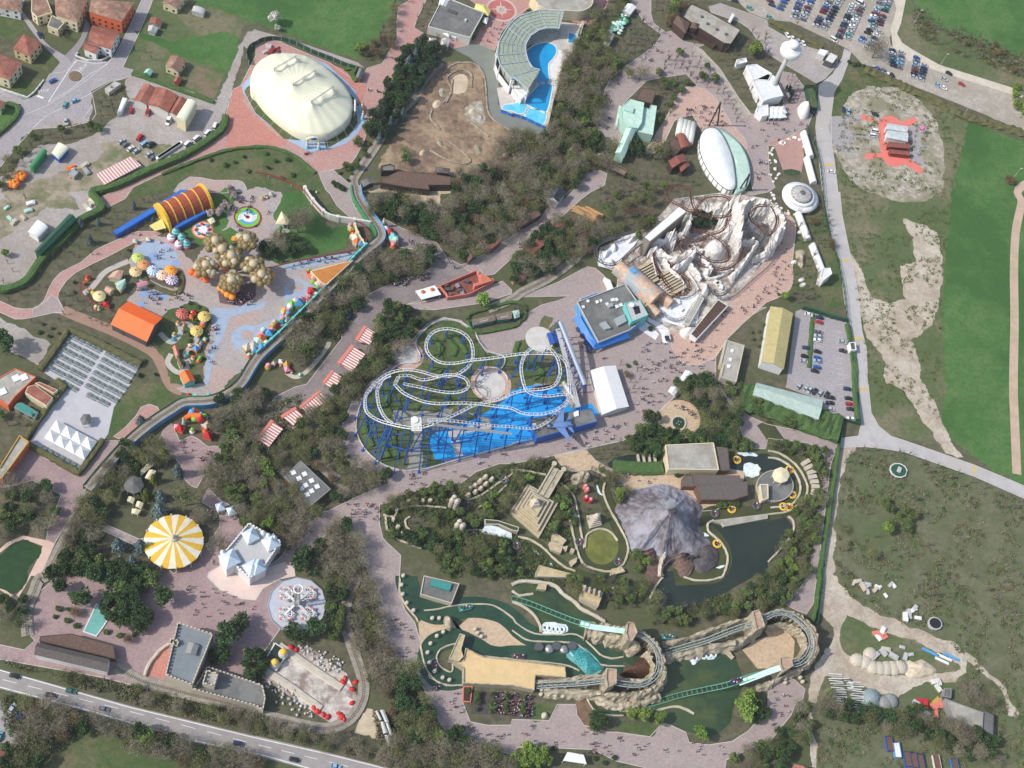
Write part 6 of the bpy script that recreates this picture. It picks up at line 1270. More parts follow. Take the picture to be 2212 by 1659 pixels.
for k in range(24):a=k*math.pi/12;MB().box(l+V3((7.9*math.cos(a),7.9*math.sin(a),3.3)),.5,.4,.35,a).bd('porthole',C[Zk],uf)
m_=MB()
for k in range(16):a=k*math.pi/8;m_.bar(l+V3((5.9*math.cos(a),5.9*math.sin(a),5.6)),l+V3((.4*math.cos(a),.4*math.sin(a),7.3)),.25)
m_.bd('dome_ribs',C[Zk],uf)
m_=MB();rr=random.Random(3)
for(x,y)in[(a,b_)for a,b_ in p("!30 8,260 6,268 10,280 14,292 18,304 12,312 4,300 2,280 26,248 36,242 46,236 56,240 62,252 24,246 31 6,4 8,14 14,22 22,30 34,35 48,38 62,34 76,26 80,12")]*2:
 q=G((x+rr.uniform(-4,4),y+rr.uniform(-4,4)))
 r_=rr.uniform(.5,1.1);tag(MB().la(q,[(r_,0),(r_*1.1,r_*.5),(r_*.6,r_*.95),(.1,r_)],7,1,rr.uniform(.6,.9),rr.uniform(0,3)).bd(Zq1,C[Za1]),'pale boulder in the rockery round the saucer building',Zq1,'boulders round the saucer building')
area('sunken_court',"!30 0,247 58,226 62,270 58,298 26,296 12,256",mat('dusky court paving',S(176,140,130)),6);area('pond',"!30 26,294 40,292 56,296 54,302 38,304 28,300",M[Zt1],7)
bg('dark_frame_pen','long dark green fenced pen beside the tower forecourt','pen',"!30 64,147 80,148 86,187 72,186",2.5,ZN,M[Zi],Zb,par=.4)
bg('white_canopy','white slanting canopy roof at the car park entrance, upper one',ZS,"!30 90,84 105,88 98,97 85,92",4,Zf,Za,Zb,par=0);bg('white_canopy','white slanting canopy roof at the car park entrance, lower one',ZS,"!30 108,90 121,98 112,110 98,104",4,Zk,Zf,Zb,par=0)
rock('mock_rock','beige hollow mock rock on the lawn right of the tan promenade',"!31 48,102 60,101 66,110 60,120 60,132 54,130 48,114",3,ZB)
for i,s in enumerate(("31 280,345","31 225,610","31 290,760","31 300,805")):q=G(one(s));tag(MB().la(q,[(2,0),(1.7,.7),(.8,1.1),(.1,1.2)],9,1,.6,.4).bd(Zq1,C[Za1]),('topmost','second','third','lowest')[i]+' white boulder on the lawn right of the tan promenade',Zq1)
area(Zi,"!31 28,32 54,34 96,32 112,88 124,124 132,200 100,200 84,166 40,172 30,180 43,156 42,120 48,66",M[Zi],3)
KP=mat('salmon painted asphalt',S(222,124,112),S(212,116,104),.3,amt=.4,rough=.8)
area('kart_plaza',"!30 193,212 196,204 210,200 222,204 228,211 254,202 258,211 243,218 243,273 268,292 264,302 236,284 222,289 204,284 197,272 169,276 167,265 195,265 192,240 191,213 161,206 163,196",KP,6)
area('kart_yard',"!30 109,202 140,200 168,198 166,206 140,208 140,226 152,233 192,238 192,242 146,238 140,258 166,264 140,266 116,256 104,220",M[Zf1],5)
area('kart_yard',"!30 245,220 262,221 264,242 266,252 279,252 278,259 260,259 268,280 267,289 250,280 245,262",M[Zf1],5)
bg('steel_shed','upper white ribbed steel shed on the salmon plaza',ZK,"!30 206,213 242,219 240,229 203,223",4,Za,mat('galvanised roof',S(200,206,208),S(176,184,186),.6,amt=.7),Zd,.7,ridge=1)
bg('steel_shed','lower grey ribbed steel shed on the salmon plaza',ZK,"!30 206,225 242,230 241,245 204,238",4,Za,MATS['galvanised roof'],Zd,.7,ridge=1)
bg('red_shed','upper dark red shed below the steel sheds',ZK,"!30 208,245 244,249 244,257 206,254",3.2,Zx,RS,Zd,.6,ridge=1);bg('red_shed','lower dark red shed below the steel sheds',ZK,"!30 209,258 245,262 244,269 212,265",3.2,Zx,RS,Zd,.6,ridge=1)
l=G(one("30 1310,1150"));r=em('pink_balloon_sign',l,'pink inflatable figure blob on a post right of the steel sheds','inflatable');MB().tube([l,l+g*3],.15,6).bd('post',C[Za],r);MB().ball(l+g*4.2,1.3,12,1.3).bd('balloon',pm('hot pink',230,110,170),r,True)
car(one("30 925,1140"),one("30 960,1145"),Zj,'white van upper of two parked at the salmon plaza',van=True,detail=True);car(one("30 905,1178"),one("30 940,1184"),Zj,'white van lower of two parked at the salmon plaza',van=True,detail=True)
car(one("30 925,995"),one("30 960,1010"),Zn,'black car parked above the salmon plaza',detail=True)
car(one("30 650,955"),one("30 655,990"),Zd1,'dark blue pickup at the corner of the salmon plaza yard',detail=True);car(one("30 690,970"),one("30 690,1000"),Zj1,'pale blue car at the corner of the salmon plaza yard',detail=True);car(one("30 385,978"),one("30 410,995"),Zn,'black car behind the white snow kiosk',detail=True);car(one("31 545,-170"),one("31 570,-165"),Zj,'white car driving on the pale park road',detail=True)
rc=random.Random(9);pal=[ZH,ZH,Zd1,ZJ,Zn,Zj1,'blue',Zj,ZJ,Zx,Zy,ZH,Zn,Zd1]
def lot(a,b_,n,where):
 A,B=one(a),one(b_)
 for i in range(n):
  if rc.random()<.05:continue
  v=(A[0]+(B[0]-A[0])*i/(n-1),A[1]+(B[1]-A[1])*i/(n-1));c_=rc.choice(pal);s=rc.choice((-1,1));car(v,(v[0]+s*12,v[1]+s*4.2),c_,c_+' car in '+where,c_+' cars in '+where)
for i,(a,b_,n)in enumerate((("20 1880,-20","20 1920,10",2),("20 2212,-20","30 30,50",3),("30 180,-60","30 100,80",6),("30 290,-30","30 220,155",9),("30 385,-30","30 295,175",9),("30 530,0","30 412,225",11),("30 640,-30","30 480,250",12),("30 730,50","30 608,325",13),("30 810,50","30 680,335",12),("30 980,-10","30 890,190",10),("30 1050,-20","30 960,215",11),("30 910,220","30 800,360",7),("30 960,280","30 850,420",6))):
 lot(a,b_,n,'row %s of the large gravel car park'%('one','two','three','four','five','six','seven','eight','nine','ten','eleven','twelve','thirteen')[i]+' from the left')
for nm_,a,b_,n in(('the left strip beside the big bare tree',"30 1070,440","30 1080,575",6),('the right strip beside the big bare tree',"30 1150,460","30 1130,590",5),('the first short row of the lower gravel lot',"30 1280,505","30 1255,670",7),('the second short row of the lower gravel lot',"30 1350,570","30 1315,695",6)):lot(a,b_,n,nm_)
for v,c_,l in(("30 1520,690",ZH,'silver car alone at the right end of the gravel lot'),("30 1515,765",Zj,'white car lowest at the right end of the gravel lot'),("30 1465,740",Zj1,'pale blue car at the right end of the gravel lot'),("30 1670,735",'red','red car on the grass bays at the right'),("30 1560,640",Zn,'black car under the young trees of the gravel lot'),("30 905,590",ZH,'first silver car in the kerb row below the big bare tree'),("30 950,605",'blue','blue car in the kerb row below the big bare tree'),("30 1000,620",ZJ,'grey car in the kerb row below the big bare tree'),("30 1035,655",Zj,'white car in the kerb row below the big bare tree'),("30 1070,660",Zn,'black car in the kerb row below the big bare tree'),("30 165,310",Zj,'leftmost white car along the hedge above the tower'),("30 212,340",Zj,'second white car along the hedge above the tower'),("30 262,365",ZH,'silver car along the hedge above the tower'),("30 302,380",Zj,'rightmost white car along the hedge above the tower'),("30 10,155",Zy,'teal car at the left end of the gravel car park'),("20 2050,75",Zy,'teal car behind the timber restaurant yard')):
 V_=one(v);car(V_,(V_[0]+6,V_[1]+(9 if 'row below' in l or 'along' in l else 3)),c_,l,detail=True)
car(one("30 565,350"),one("30 600,370"),Zj,'white van on the track below the gravel car park',van=True,detail=True);car(one("30 790,35"),one("30 840,60"),Zj,'white camper among the cars at the top of the gravel lot',van=True,detail=True,s=1.3)
hg('low dark hedge between the gravel car park and the tower',"!30 0,36 34,54 70,72 92,84",2.5,1.5,Zi1,lump=.4)
hg('dark ditch hedge along the lower edge of the gravel track',"!30 166,120 210,140 280,172 340,202 400,218 460,240",5,1.6,Zi1,lump=.7)
mb=MB()
for(x,y)in p("!30 0,60 6,64 12,70 20,76 30,82 20 422,52 428,58 436,60 432,66"):ribbon(mb,[G((x-3,y-2)),G((x+4,y+2.4))],.35,zl(6))
tag(mb.bd('yellow_bay_marks',M['yellowline']),kind=ZP)
mb=MB()
for s in("30 485,1420 570,1428","31 645,590 700,595","31 720,1260 820,1270","32 790,45 860,50","32 1785,710 1775,770"):a=p(s);ribbon(mb,[G(v)for v in a],1.3,zl(6))
tag(mb.bd('yellow_speed_bumps',M['yellowline']),kind=ZP)
def pole(s,label,h=9,nm='lamp_post'):
 v=one(s);l=G(v);r=em(nm,l,label,'lamp post');MB().tube([l,l+g*h],[.14,.08],5).bd('pole',C[Zh],r);MB().box(l+V3((.5,0,h)),1.2,.35,.15).bd('lamp_head',C[Zf],r)
for s,l in(("30 1258,205",'tall lamp post at the corner of the upper right field'),("30 1475,582",'tall lamp post at the short rows of the gravel lot'),("30 1702,975",'lamp post on the lower gravel track'),("30 2100,1562",'lamp post with dark bush in the right field'),("30 390,1225",'lamp post beside the white tube')):pole(s,l,11)
solo("30 2070,1580",'brown_bush','dark bush at the lamp post in the right field',1.8)
TS=mat('rusty teal roof',S(140,120,104),S(110,98,88),.8,amt=.9)
for i,s in enumerate(("!11 373,221 410,213 414,222 376,231","!11 414,212 442,206 442,219 417,222")):
 o_=bg('train_carriage',(ZC,ZO)[i]+' weathered teal carriage with rusty roof above the coaster walk','carriage',s,3.2,Zy,TS,Zd,.5,ridge=1);rb(o_,[tuple(q)for q in sq(cen(p(s)),2.2,3.4,.25,.6)],3.4,.3,Zh,'roof_vent')
bg('train_carriage','short teal carriage at the right end of the carriage row','carriage',"!21 0,206 12,204 13,216 4,219",3,Zy,ZF,Zd,.5,ridge=1)
hg('clipped hedge box round the teal carriages',"!11 366,224 380,244 442,234 21 12,226 22,216 20,198 0,192 11 400,202 370,212",1.6,1.4,close=True)
fs=bg('film_set','open red walled stage set between grey walkways','stage set',"!11 316,166 380,139 390,156 408,153 410,158 368,180 330,186 328,180",.8,Zx,mat('dusty red floor',S(140,84,74),S(120,72,62),.4,amt=.8),Zb,par=2.2,trim=Zz)
bg('film_set_roof','terracotta orange roof at the right end of the stage set',Zc,"!11 386,143 392,141 408,153 378,163 376,159 389,155",4.5,Zz,mat('terracotta sheet',S(196,116,84)),Zb,par=.1)
for i,v in enumerate(p("!11 332,170 338,168 348,164 352,172 334,180 356,176 364,156 328,162")):MB().box(G(v,1),2.2,1.6,1.5,i).bd('prop_crate',C[(Zk,Zm,Zp)[i%3]],fs)
wp=cn('stall_roof','white square roof with two orange lantern tops left of the stage set',"!11 275,171 309,161 320,177 286,186",3.5,Za,Zb)
for s in("11 1440,865","11 1520,845"):MB().la(G(one(s),3.5),[(.9,0),(.9,.6),(.1,1.6)],8).bd('lantern_top',C[ZY],wp)
for i,s in enumerate(("!11 187,232 210,245 196,264 172,255","!11 165,265 189,280 166,311 142,294","!11 131,309 149,320 134,342 116,328","!12 109,12 124,27 92,51 76,39","!12 67,41 82,55 64,72 44,55","!12 26,63 47,77 22,109 1,94")):
 q=p(s);w_=wang(q[0],q[1]);ST=stripes('red white stripes %d'%i,S(186,96,84),S(232,220,212),wang(q[1],q[2]),1.35,.45)
 r=cn('striped_pavilion',('topmost','second from top','third from top','fourth from top','fifth from top','lowest')[i]+' red and white striped roof along the grey avenue',s,4.2,ST,Zb,cat='pavilion')
 P_=[G(v,4.2)for v in q];MB().pr_(offset([P_[0],P_[0].lerp(P_[1],.14),P_[3].lerp(P_[2],.14),P_[3]],.25),3.2,4.5).bd('fascia',C[Zz],r)
 # ================= blue inverted coaster =================
bc=em('blue_coaster',G(one("12 1700,300")),'white tracked roller coaster on tall blue steel supports over turquoise basin','roller coaster')
BC=dict(sup='A',supm=Zv,supsp=8.5,gauge=1.25,spine=.2,r=.12,drop=.8,step=2.1)
co(bc,"!22 96,34,6 60,66,7 34,77,9 12 442,74,15 408,72,20 376,68,26 340,64,31 308,62,34 290,65,34",**BC)
co(bc,"!12 306,69,34 288,74,34 268,76,34 236,70,32 210,62,27 192,49,21 188,33,16 191,17,12 202,3,10 11 218,320,9 236,311,9 260,307,10 284,310,10 312,318,10 338,318,11 360,308,11 373,292,10 375,274,9 370,256,8 358,244,8 340,237,8 320,237,8 304,244,8 295,258,9 295,274,10 304,286,11 320,295,12 344,296,12 370,291,12 400,288,12 442,282,12 21 24,279,12 60,279,13 80,282,13 94,296,12 98,320,10 22 100,18,9",**BC)
co(bc,"!11 246,320,16 240,332,16 12 243,4,16 254,15,17 270,23,18 288,30,18 312,34,18 348,33,17 380,34,16 412,38,15 442,42,14 22 20,51,13 50,52,12 72,47,10 88,37,9 98,26,8 96,18,8 80,19,9 60,21,10 38,18,11 24,10,12 21 17,318,13 16,300,14 22,282,15 34,270,15 48,268,15 64,270,15 76,282,14 82,298,13 83,316,12 22 74,2,11 58,8,11 38,10,11 18,12,11 0,17,12 12 424,26,13 396,32,14 374,38,16 352,49,18 328,60,20 300,70,24",**BC)
co(bc,"!12 235,67,30 224,59,24 214,42,18 210,24,14 210,8,12 11 215,332,12 220,322,13 236,316,14",**BC)
co(bc,"!11 248,318,15 266,317,13 286,325,12 306,322,12 328,316,12 348,317,12 364,324,12 12 368,4,11 358,12,11 338,15,11 312,12,11 286,6,12 266,2,13 11 250,330,14",**BC)
m_=MB();a,b_=p3("12 1540,350,33 22 0,430,14");ribbon(m_,[a,b_],1.4,None);m_.bd('catwalk',C[Zh],bc)
for s in("12 1190,340,33 1075,650,0","12 1350,380,33 1280,700,0","12 1190,340,33 1240,205,0"):a,b_=p3(s);MB().bar((a.x,a.y,a.z-2),(b_.x,b_.y,0),.7).bd('support',C[Zv],bc)
for s in("12 1130,525,13 1300,575,13","12 1300,575,13 1480,540,13","12 1170,420,24 1280,450,24","12 1500,545,11 1840,490,11","12 1450,410,24 1690,400,24","12 1690,490,15 2020,430,15"):a,b_=p3(s);MB().bar(a,b_,.4).bd('brace',C[Zv],bc)
MB().box(G(one("12 1385,350"),33.5),4.5,6.5,.3).bd('top_platform',C[Zf],bc);MB().la(G(one("12 1370,310"),34),[(1.6,0),(1.6,.4)],14).bd('lift_wheel',C[Za],bc)
lf=em('lift_tube',G(one("21 500,1350")),'silver tube and truss of the storage lift running to the station','lift');A,B=p3("21 415,1120,16 630,1665,8");MB().tube([A,B],1.1,12).bd('tube',mat('silver tube',S(170,182,196),rough=.3,metal=.3),lf)
P_=p3("!22 4,0,9 21 124,336,7 22 118,12,6 128,42,5");A2,B2=p3("21 395,1180,14 22 575,200,5");m_=MB();ribbon(m_,[A2,B2],2.2);m_.bd('walkway',C[Zh],lf)
for k in range(9):q=A.lerp(B,k/8);m_=MB();m_.bar((q.x-2,q.y,0),q,.4);m_.bar((q.x+2,q.y,0),q,.4);m_.bar(q+V3((-2.5,0,-1)),q+V3((1,0,-1)),.3);m_.bd('support',C[Zv],lf)
MB().tube(p3("22 440,-20,8 570,190,4"),.9,8).bd('ramp',C[Zf],lf);m_=MB();a,b_=p3("22 430,0,7 540,210,3");ribbon(m_,[a,b_],3);m_.bd('grey_ramp',C[Zl1],lf)
ct=em('coaster_train',G(one("22 280,45")),'dark and red coaster train hanging on the right loop of the white track','train')
for i in range(9):MB().box(G(one("22 %d,%d"%(190+i*22,52-i*4)),8.6),1.9,1.5,1.6).bd('seat_row',C[Zx if i%3==0 else Zn],ct)
sb=bg('coaster_station','grey roofed coaster station with steel blue front beside the basin',Zc,"!22 31,60 138,42 147,65 43,94",6,Zv,Zq,Zb,par=.3)
rb(sb,"!22 106,50 114,47 115,56 108,58",6,.8,Za,'roof_unit');rb(sb,"!22 35,69 41,68 42,72 36,73",6,.4,Zh,'hatch')
jt=em('jet_aircraft',G(one("22 430,350"),7),'blue grey swing wing jet mounted on the station roof','aircraft');JM=mat('blue grey aircraft paint',S(110,140,190),S(98,128,178),.5,rough=.4)
n_,t_=G(one("22 285,365"),8.5),G(one("22 515,345"),8.5);d=(t_-n_);L_=d.length;d.normalize();u=V3((-d.y,d.x,0))
loft(m_:=MB(),[[n_+d*L_*x+u*w_*math.cos(a)+g*h_*math.sin(a)for a in[k*math.pi/5 for k in range(10)]]for x,w_,h_ in((0,.1,.1),(.1,.6,.5),(.3,1.1,.8),(.6,1.8,.7),(.95,1.5,.6),(1,1.1,.4))]);m_.bd('fuselage',JM,jt,True)
for s in(-1,1):
 MB().pr_([n_+d*L_*.38+u*s*1,n_+d*L_*.75+u*s*8.2,n_+d*L_*.86+u*s*8.3,n_+d*L_*.72+u*s*1.4],8.3,8.55).bd('wing',JM,jt);MB().pr_([n_+d*L_*.8+u*s*1.2,n_+d*L_*.97+u*s*4.4,n_+d*L_*1.03+u*s*4.3,n_+d*L_*.97+u*s*1.2],8.3,8.5).bd('tailplane',JM,jt)
 MB().pr_([n_+d*L_*.8+u*s*1.5,n_+d*L_*.97+u*s*1.6,n_+d*L_*1.0+u*s*1.5,n_+d*L_*.9+u*s*1.3],8.6,10.8).bd('fin',JM,jt)
MB().ball(n_+d*L_*.22+g*.6,.8,10).bd('cockpit',C['glass'],jt);MB().tube([n_-d*1.2,n_+d*.8],[.1,.5],8).bd('nose',C[Zn],jt);MB().tube([(n_.x+d.x*L_*.5,n_.y+d.y*L_*.5,6),n_+d*L_*.5],.5,6).bd('mount',C[Zh],jt)
fc('white balustrade round the blue coaster garden',"!12 207,4 181,36 173,70 176,92 190,116 212,136 240,148 264,151 296,147 348,132 442,106 22 0,104 38,96",1.3,Za,4,'balustrade',solid=False,post=2.6,th=.12)
fc('white balustrade along the upper edge of the blue coaster garden',"!11 224,320 246,300 278,296 283,284 276,267 280,252 300,232 324,222 352,226 376,242 384,258 396,274 410,280 428,286 428,300 416,312",1.3,Za,4,'balustrade',solid=False,post=2.6)
for c_,r_ in(("11 1300,1410",5.8),("11 2030,1660",7.4)):
 area('round_terrace',[tuple(q)for q in gcirc(one(c_),r_+2.2,28,.16)],M['tan'],7);area('round_terrace',[tuple(q)for q in gcirc(one(c_),r_-.5,28,.19)],mat('pale gravel disc',S(204,200,194),S(190,186,178),.3),8)
fc('white balustrade ring round the inner gravel disc',[tuple(q)for q in ell(*one("11 2030,1660"),37,34,24)[3:]],1.2,Za,0,'balustrade',solid=False,post=2.6)
for i,s in enumerate(("!12 340,38 360,48 404,60 407,78 398,86 388,60","!12 331,82 380,70 402,66 407,77 348,88 358,124 346,126")):area('wooden_pier',s,C[Zl1],12)
for s in("!11 304,252 320,270 312,284","!11 324,250 344,270 340,284","!11 290,300 312,308 320,312","!11 336,244 352,260 364,280","12 1130,60 1140,150 1100,200","12 930,330 960,450 1010,540","12 1100,450 1110,560 1150,640","12 1200,400 1190,500 1220,650","12 1400,180 1380,230","12 1650,90 1660,140 1650,190","21 50,1300 30,1400 90,1500","21 190,1480 260,1560 180,1620"):hg('low curved hedge band in the lawn of the blue coaster garden',s,2.2,1.1,group='curved hedge bands of the blue coaster garden')
pl=MATS['pale gravel disc']
for c_,r_ in(("21 240,1270",7),):area('round_terrace',[tuple(q)for q in gcirc(one(c_),r_,22,.19)],pl,8)
pool('round basin with white jets in the middle of the round beige plaza',"!22 288,58 296,62 298,69 294,77 286,78 279,74 277,67 280,60",M[Zt1],.8,3,nm='fountain',hh=.6,rimm=C[Ze])
m_=MB();[m_.tube([G(v),G(v,2)],[.35,.1],6)for v in p("!22 285,68 288,65 289,70 292,66")];tag(m_.bd('water_jets',M['foam']),'white water jets in the round basin','fountain jets')
# ================= volcano =================
vc=em('volcano',G(one("22 1300,1230")),'dark ridged artificial volcano with pale smoking summit','volcano');VP=G(one("22 1385,1085"),19);VP.z=0
VM=mat('dark volcano render',S(128,121,125),S(94,88,92),.3,amt=.9,c3=S(150,148,158),sc3=.05,rough=.6,bump=.25,bsc=.8)  # pale bluish patches paint sun gloss and smoke sheen into the colour
def vfn(t,q):
 a=math.atan2(q.y-VP.y,q.x-VP.x)
 z=19*(.25*t+.75*t**1.7);z+=.6*noise.fractal(q*.35,1,2,4)*min(1,t*8)+(.6-2.2*abs(noise.noise(V3((math.cos(a)*6,math.sin(a)*6,t*2+(q.x+q.y)*.03)))))*.75*math.sin(math.pi*min(1,t*1.02))**.7*(1.15-t)
 return max(.1,z-(3 if t>.965 else 0))
mound('cone',VM,"!22 202,185 224,179 246,174 260,172 280,178 300,186 318,200 330,216 324,236 328,256 344,278 320,296 300,294 280,298 260,308 254,298 232,288 212,292 200,276 192,250 184,232 178,216 188,198",vfn,44,320,vc,0,VP)
MB().la((VP.x,VP.y,18.2),[(1.6,-1),(2.2,.2),(1.6,.9),(1.2,.6)],12).bd('crater_rim',C['darkrock'],vc)
sm_=bpy.data.materials.new('thin smoke');sm_.use_nodes=True;t_=sm_.node_tree;t_.nodes.remove(t_.nodes[Zy1]);v_=t_.nodes.new('ShaderNodeVolumePrincipled');v_.inputs['Density'].default_value=.28;v_.inputs['Color'].default_value=(.95,.96,1,1);t_.links.new(v_.outputs[0],t_.nodes['Material Output'].inputs['Volume'])
m_=MB().la((VP.x-1.5,VP.y+1,18.6),[(.4,0),(1.6,1.5),(2.6,3.5),(2.4,5.5),(.5,7)],12,1,.8);tag(m_.bd('smoke_plume',sm_,None,True),'thin white smoke drifting from the volcano summit','smoke',None,'stuff')
LV=mat('dried brown lava',S(120,98,86),S(98,78,68),.6,amt=.8)
for i,s in enumerate(("!22 232,288,4 240,306,2 242,330,1 23 236,4,1","!22 292,292,5 298,308,3 312,320,1.5")):rockridge('lava_flow',(ZC,ZO)[i]+' brown lava tongue at the foot of the volcano',s,11,LV,cat='lava flow',jag=.2)
for s,w_,h_ in(("!22 262,332,2.2 262,316,2.6 280,302,2.8 300,298,2.8 320,296,2",2.0,1),("!22 266,290,3 258,312,2 256,332,1.4",3,1)):rockridge('rock_wall','dark curved rock arm reaching from the foot of the volcano' if w_<3 else 'pale straight rock chute at the foot of the volcano',s,w_,'darkrock' if w_<3 else Ze,cat='rock wall')
rock('rock_heap','heap of pale rocks in the bend of the raft river by the volcano',"!22 330,280 348,280 358,296 352,316 332,328 316,322 312,306 324,300",3,'darkrock',segs=60)
# ================= jungle river: banks, temple, ruins =================
SW=dict(name='river_wall',cat=ZG,lump=.12)
for l_,s in(('tan outer wall of the round algae pool',"!22 84,172 104,190 112,216 118,250 125,284 128,264 140,254 156,251 172,258 182,272"),('tan right bank wall of the raft river beside the volcano',"!22 160,172 158,190 170,220 186,248 198,272 200,290 192,312 172,324 148,322 124,312 114,292 108,270 100,236 98,218"),('upper wall of the left river loop',"!12 220,226 238,230 246,218 266,212 300,212 328,215"),('inner wall of the left river loop',"!12 266,230 258,236 260,248 270,255"),('tan wall along the lower left of the river loop',"!12 224,228 226,250 240,266 262,276 286,284"),('tan bank below the row of stone heads',"!12 364,202 390,192 416,174 442,156 22 0,150 24,151 58,158"),('lower tan bank below the row of stone heads',"!12 380,216 406,202 422,186 432,176"),('tan wall along the lower edge of the ruins river',"!22 10,265 32,270 54,284 70,300 90,316 109,324"),('tan wall between cascade pool and slope',"!12 340,254 380,253 392,254"),('curved grey bank wall between raft river and dark lake',"!22 348,236 338,242 340,256 358,272 370,290 372,308 364,332 23 356,4 340,8 316,8 296,2"),('outer curved wall of the raft landing pool',"!32 0,116 18,120 38,132 54,148 64,166 68,182 62,200 46,214 30,222 22 442,226"),('grey inner curved wall of the raft landing pool',"!32 0,128 16,130 34,140 48,156 55,174 54,190 44,206 28,212 4,214"),('left bank wall of the dark lake',"!23 262,0 248,18 240,34 238,40"),('far right edge wall of the dark lake',"!32 34,229 43,238 43,256 26,280 0,308")):hg(l_,s,.85,.9,Zo if ZJ not in l_ else Ze,**SW)
tp=em('stepped_temple',G(one("22 200,1110"),0),'beige square stepped temple with ramp beside the river ride','temple')
tq=[G(v,1)for v in p("!22 27,173 80,205 46,266 -4,222")];tcn=cen(tq);TM=mat('temple stone',S(206,186,146),S(184,164,126),.4,amt=.6,fine=2)
for i,(k,z)in enumerate(((1,1.6),(.8,2.7),(.6,3.8),(.42,4.8))):
 Q=[tcn.lerp(q,k)for q in tq];Q=[V3((q.x,q.y+i*.3,0))for q in Q];MB().pr_(Q,0 if i==0 else z-2,z-.5).bd('tier',TM,tp);hedge_=MB()
 O_,I_=offset(Q,.05),offset(Q,-.7);n=4;hedge_.add([V3((q.x,q.y,zz))for zz in(z-.6,z)for q in O_]+[V3((q.x,q.y,zz))for zz in(z,z-.6)for q in I_],[f for j in range(n)for f in((j,(j+1)%n,n+(j+1)%n,n+j),(n+j,n+(j+1)%n,2*n+(j+1)%n,2*n+j),(2*n+j,2*n+(j+1)%n,3*n+(j+1)%n,3*n+j))]);hedge_.bd('tier_parapet',C[Zo],tp)
c_=V3((tcn.x,tcn.y+1,4.2));MB().la(c_,[(3,0),(2.4,1.4),(2.4,2.2),(1.6,2.8),(1.4,4),(.4,4.6)],4,rz=.9).bd('summit_shrine',C[Ze],tp)
rp=[G(v,4)for v in p("!22 70,143 89,151 62,197 44,188")];MB().pr_(rp,0,4).bd('ramp',C[ZB],tp);m_=MB();m_.bar(rp[0]+g*.3,rp[3]+g*.3,.7);m_.bar(rp[1]+g*.3,rp[2]+g*.3,.7);m_.bar((rp[0]+rp[1])/2+g*.2,(rp[2]+rp[3])/2+g*.2,.5);m_.bd('ramp_wall',C[Zo],tp)
for s in("22 360,700","22 440,750"):MB().la(G(one(s),4),[(1,0),(1,1.6),(1.2,1.9)],8).bd('ramp_post',C[Zo],tp)
sh=em('stepped_shrine',G(one("22 710,1190")),'small stepped shrine with carved figure above the round pool','shrine');sq0=[G(v,.5)for v in p("!22 128,228 152,224 155,244 134,250")];cc=cen(sq0)
for i in range(4):MB().pr_([cc.lerp(q,1-.17*i)for q in sq0],i*1.0,i+1.0).bd('step',C[Ze],sh)
MB().la((cc.x,cc.y,4),[(1.3,0),(1.5,1.4),(.9,2),(1,3),(.2,3.6)],8).bd('carved_figure',C[Ze],sh)
rk=rock('skull_rock','pale pitted rock with tall stones above the red flower vase',"!22 100,160 112,154 120,150 134,154 136,164 124,170 108,176",4,ZB)
for s in("22 620,760,7 625,740,8","22 655,780,6 660,765,7.5"):a,b_=p3(s);tag(MB().la((a.x,a.y,0),[(1.5,0),(1.3,4),(.9,6.2),(.2,7)],8).bd('standing_stone',C[ZB]),(ZC if '620' in s else ZO)+' tall stone on the pale pitted rock',Ze)
for i,s in enumerate(("22 625,905","22 640,930","22 630,1000","22 670,1020")):
 q=G(one(s));r=em('tiki_pot',q,('upper left','upper right','lower left','lower right')[i]+' red and pink jungle pot figure left of the river','figure');MB().la(q,[(.9,0),(1.1,1.5),(.8,2.6),(1.1,3)],8).bd('pot',C[Zz if i<2 else 'red'],r);MB().ball(q+g*3.4,.8,8).bd('top',C[Zw],r)
for i,(x,y)in enumerate([(1980,815),(2035,835),(1935,850),(1985,875),(1890,890),(1940,915),(1845,915),(1892,945),(1832,970)]):
 q=G(one("12 %d,%d"%(x,y)));r=em('stone_idol',q,'squat pale stone idol in the double row above the river','statue','stone idols above the river');MB().la(q,[(1.5,0),(1.3,1.2),(1.0,1.8)],8,1,.8).bd('body',C[Zo],r);MB().ball(q+g*2.5,.95,8,1.1).bd('head',C[Ze],r)
for i,s in enumerate(("12 1315,1020","12 1378,1015","12 1438,1020","12 1503,1018","12 1215,1100","12 1258,1050","12 1225,1245","12 1265,1300","12 1185,1180")):q=G(one(s));tag(MB().la(q,[(1.1,0),(1.0,2.2),(.7,2.6)],6,1,.8,i).bd('stone_pillar',C[Ze]),'short stone pillar by the left loop of the river ride','pillar','stone pillars by the left loop of the river ride')
for i,(s,l_)in enumerate((("12 1705,1050",'tall pale totem rocks above the river bend'),("12 1750,1260",'pale totem rocks beside the white cascade'))):
 q=G(one(s));r=em('totem_rocks',q,l_,'rocks')
 for k in range(4):a=k*1.7;MB().la(q+V3((1.5*math.cos(a),1.4*math.sin(a),0)),[(1.2,0),(1.1,4+k*.8),(1.3,4.6+k*.8),(.9,6+k*.8),(.2,6.4+k*.8)],8).bd('totem',C[Ze],r)
bg('cascade_wall','long white cascade weir with walled head basin','weir',"!12 395,234 418,236 442,244 22 12,248 10,255 12 442,253 420,243 396,243",3.5,Ze,M[ZQ],Zb,par=.3)
m_=MB();a=p3("!12 396,243,2.6 416,246,2.6 442,258,2.6 388,258,.3 412,262,.3 442,269,.3");m_.add(a,[(0,1,4,3),(1,2,5,4)]);tag(m_.bd('cascade',M['foam']),'white water sheet falling over the weir','waterfall')
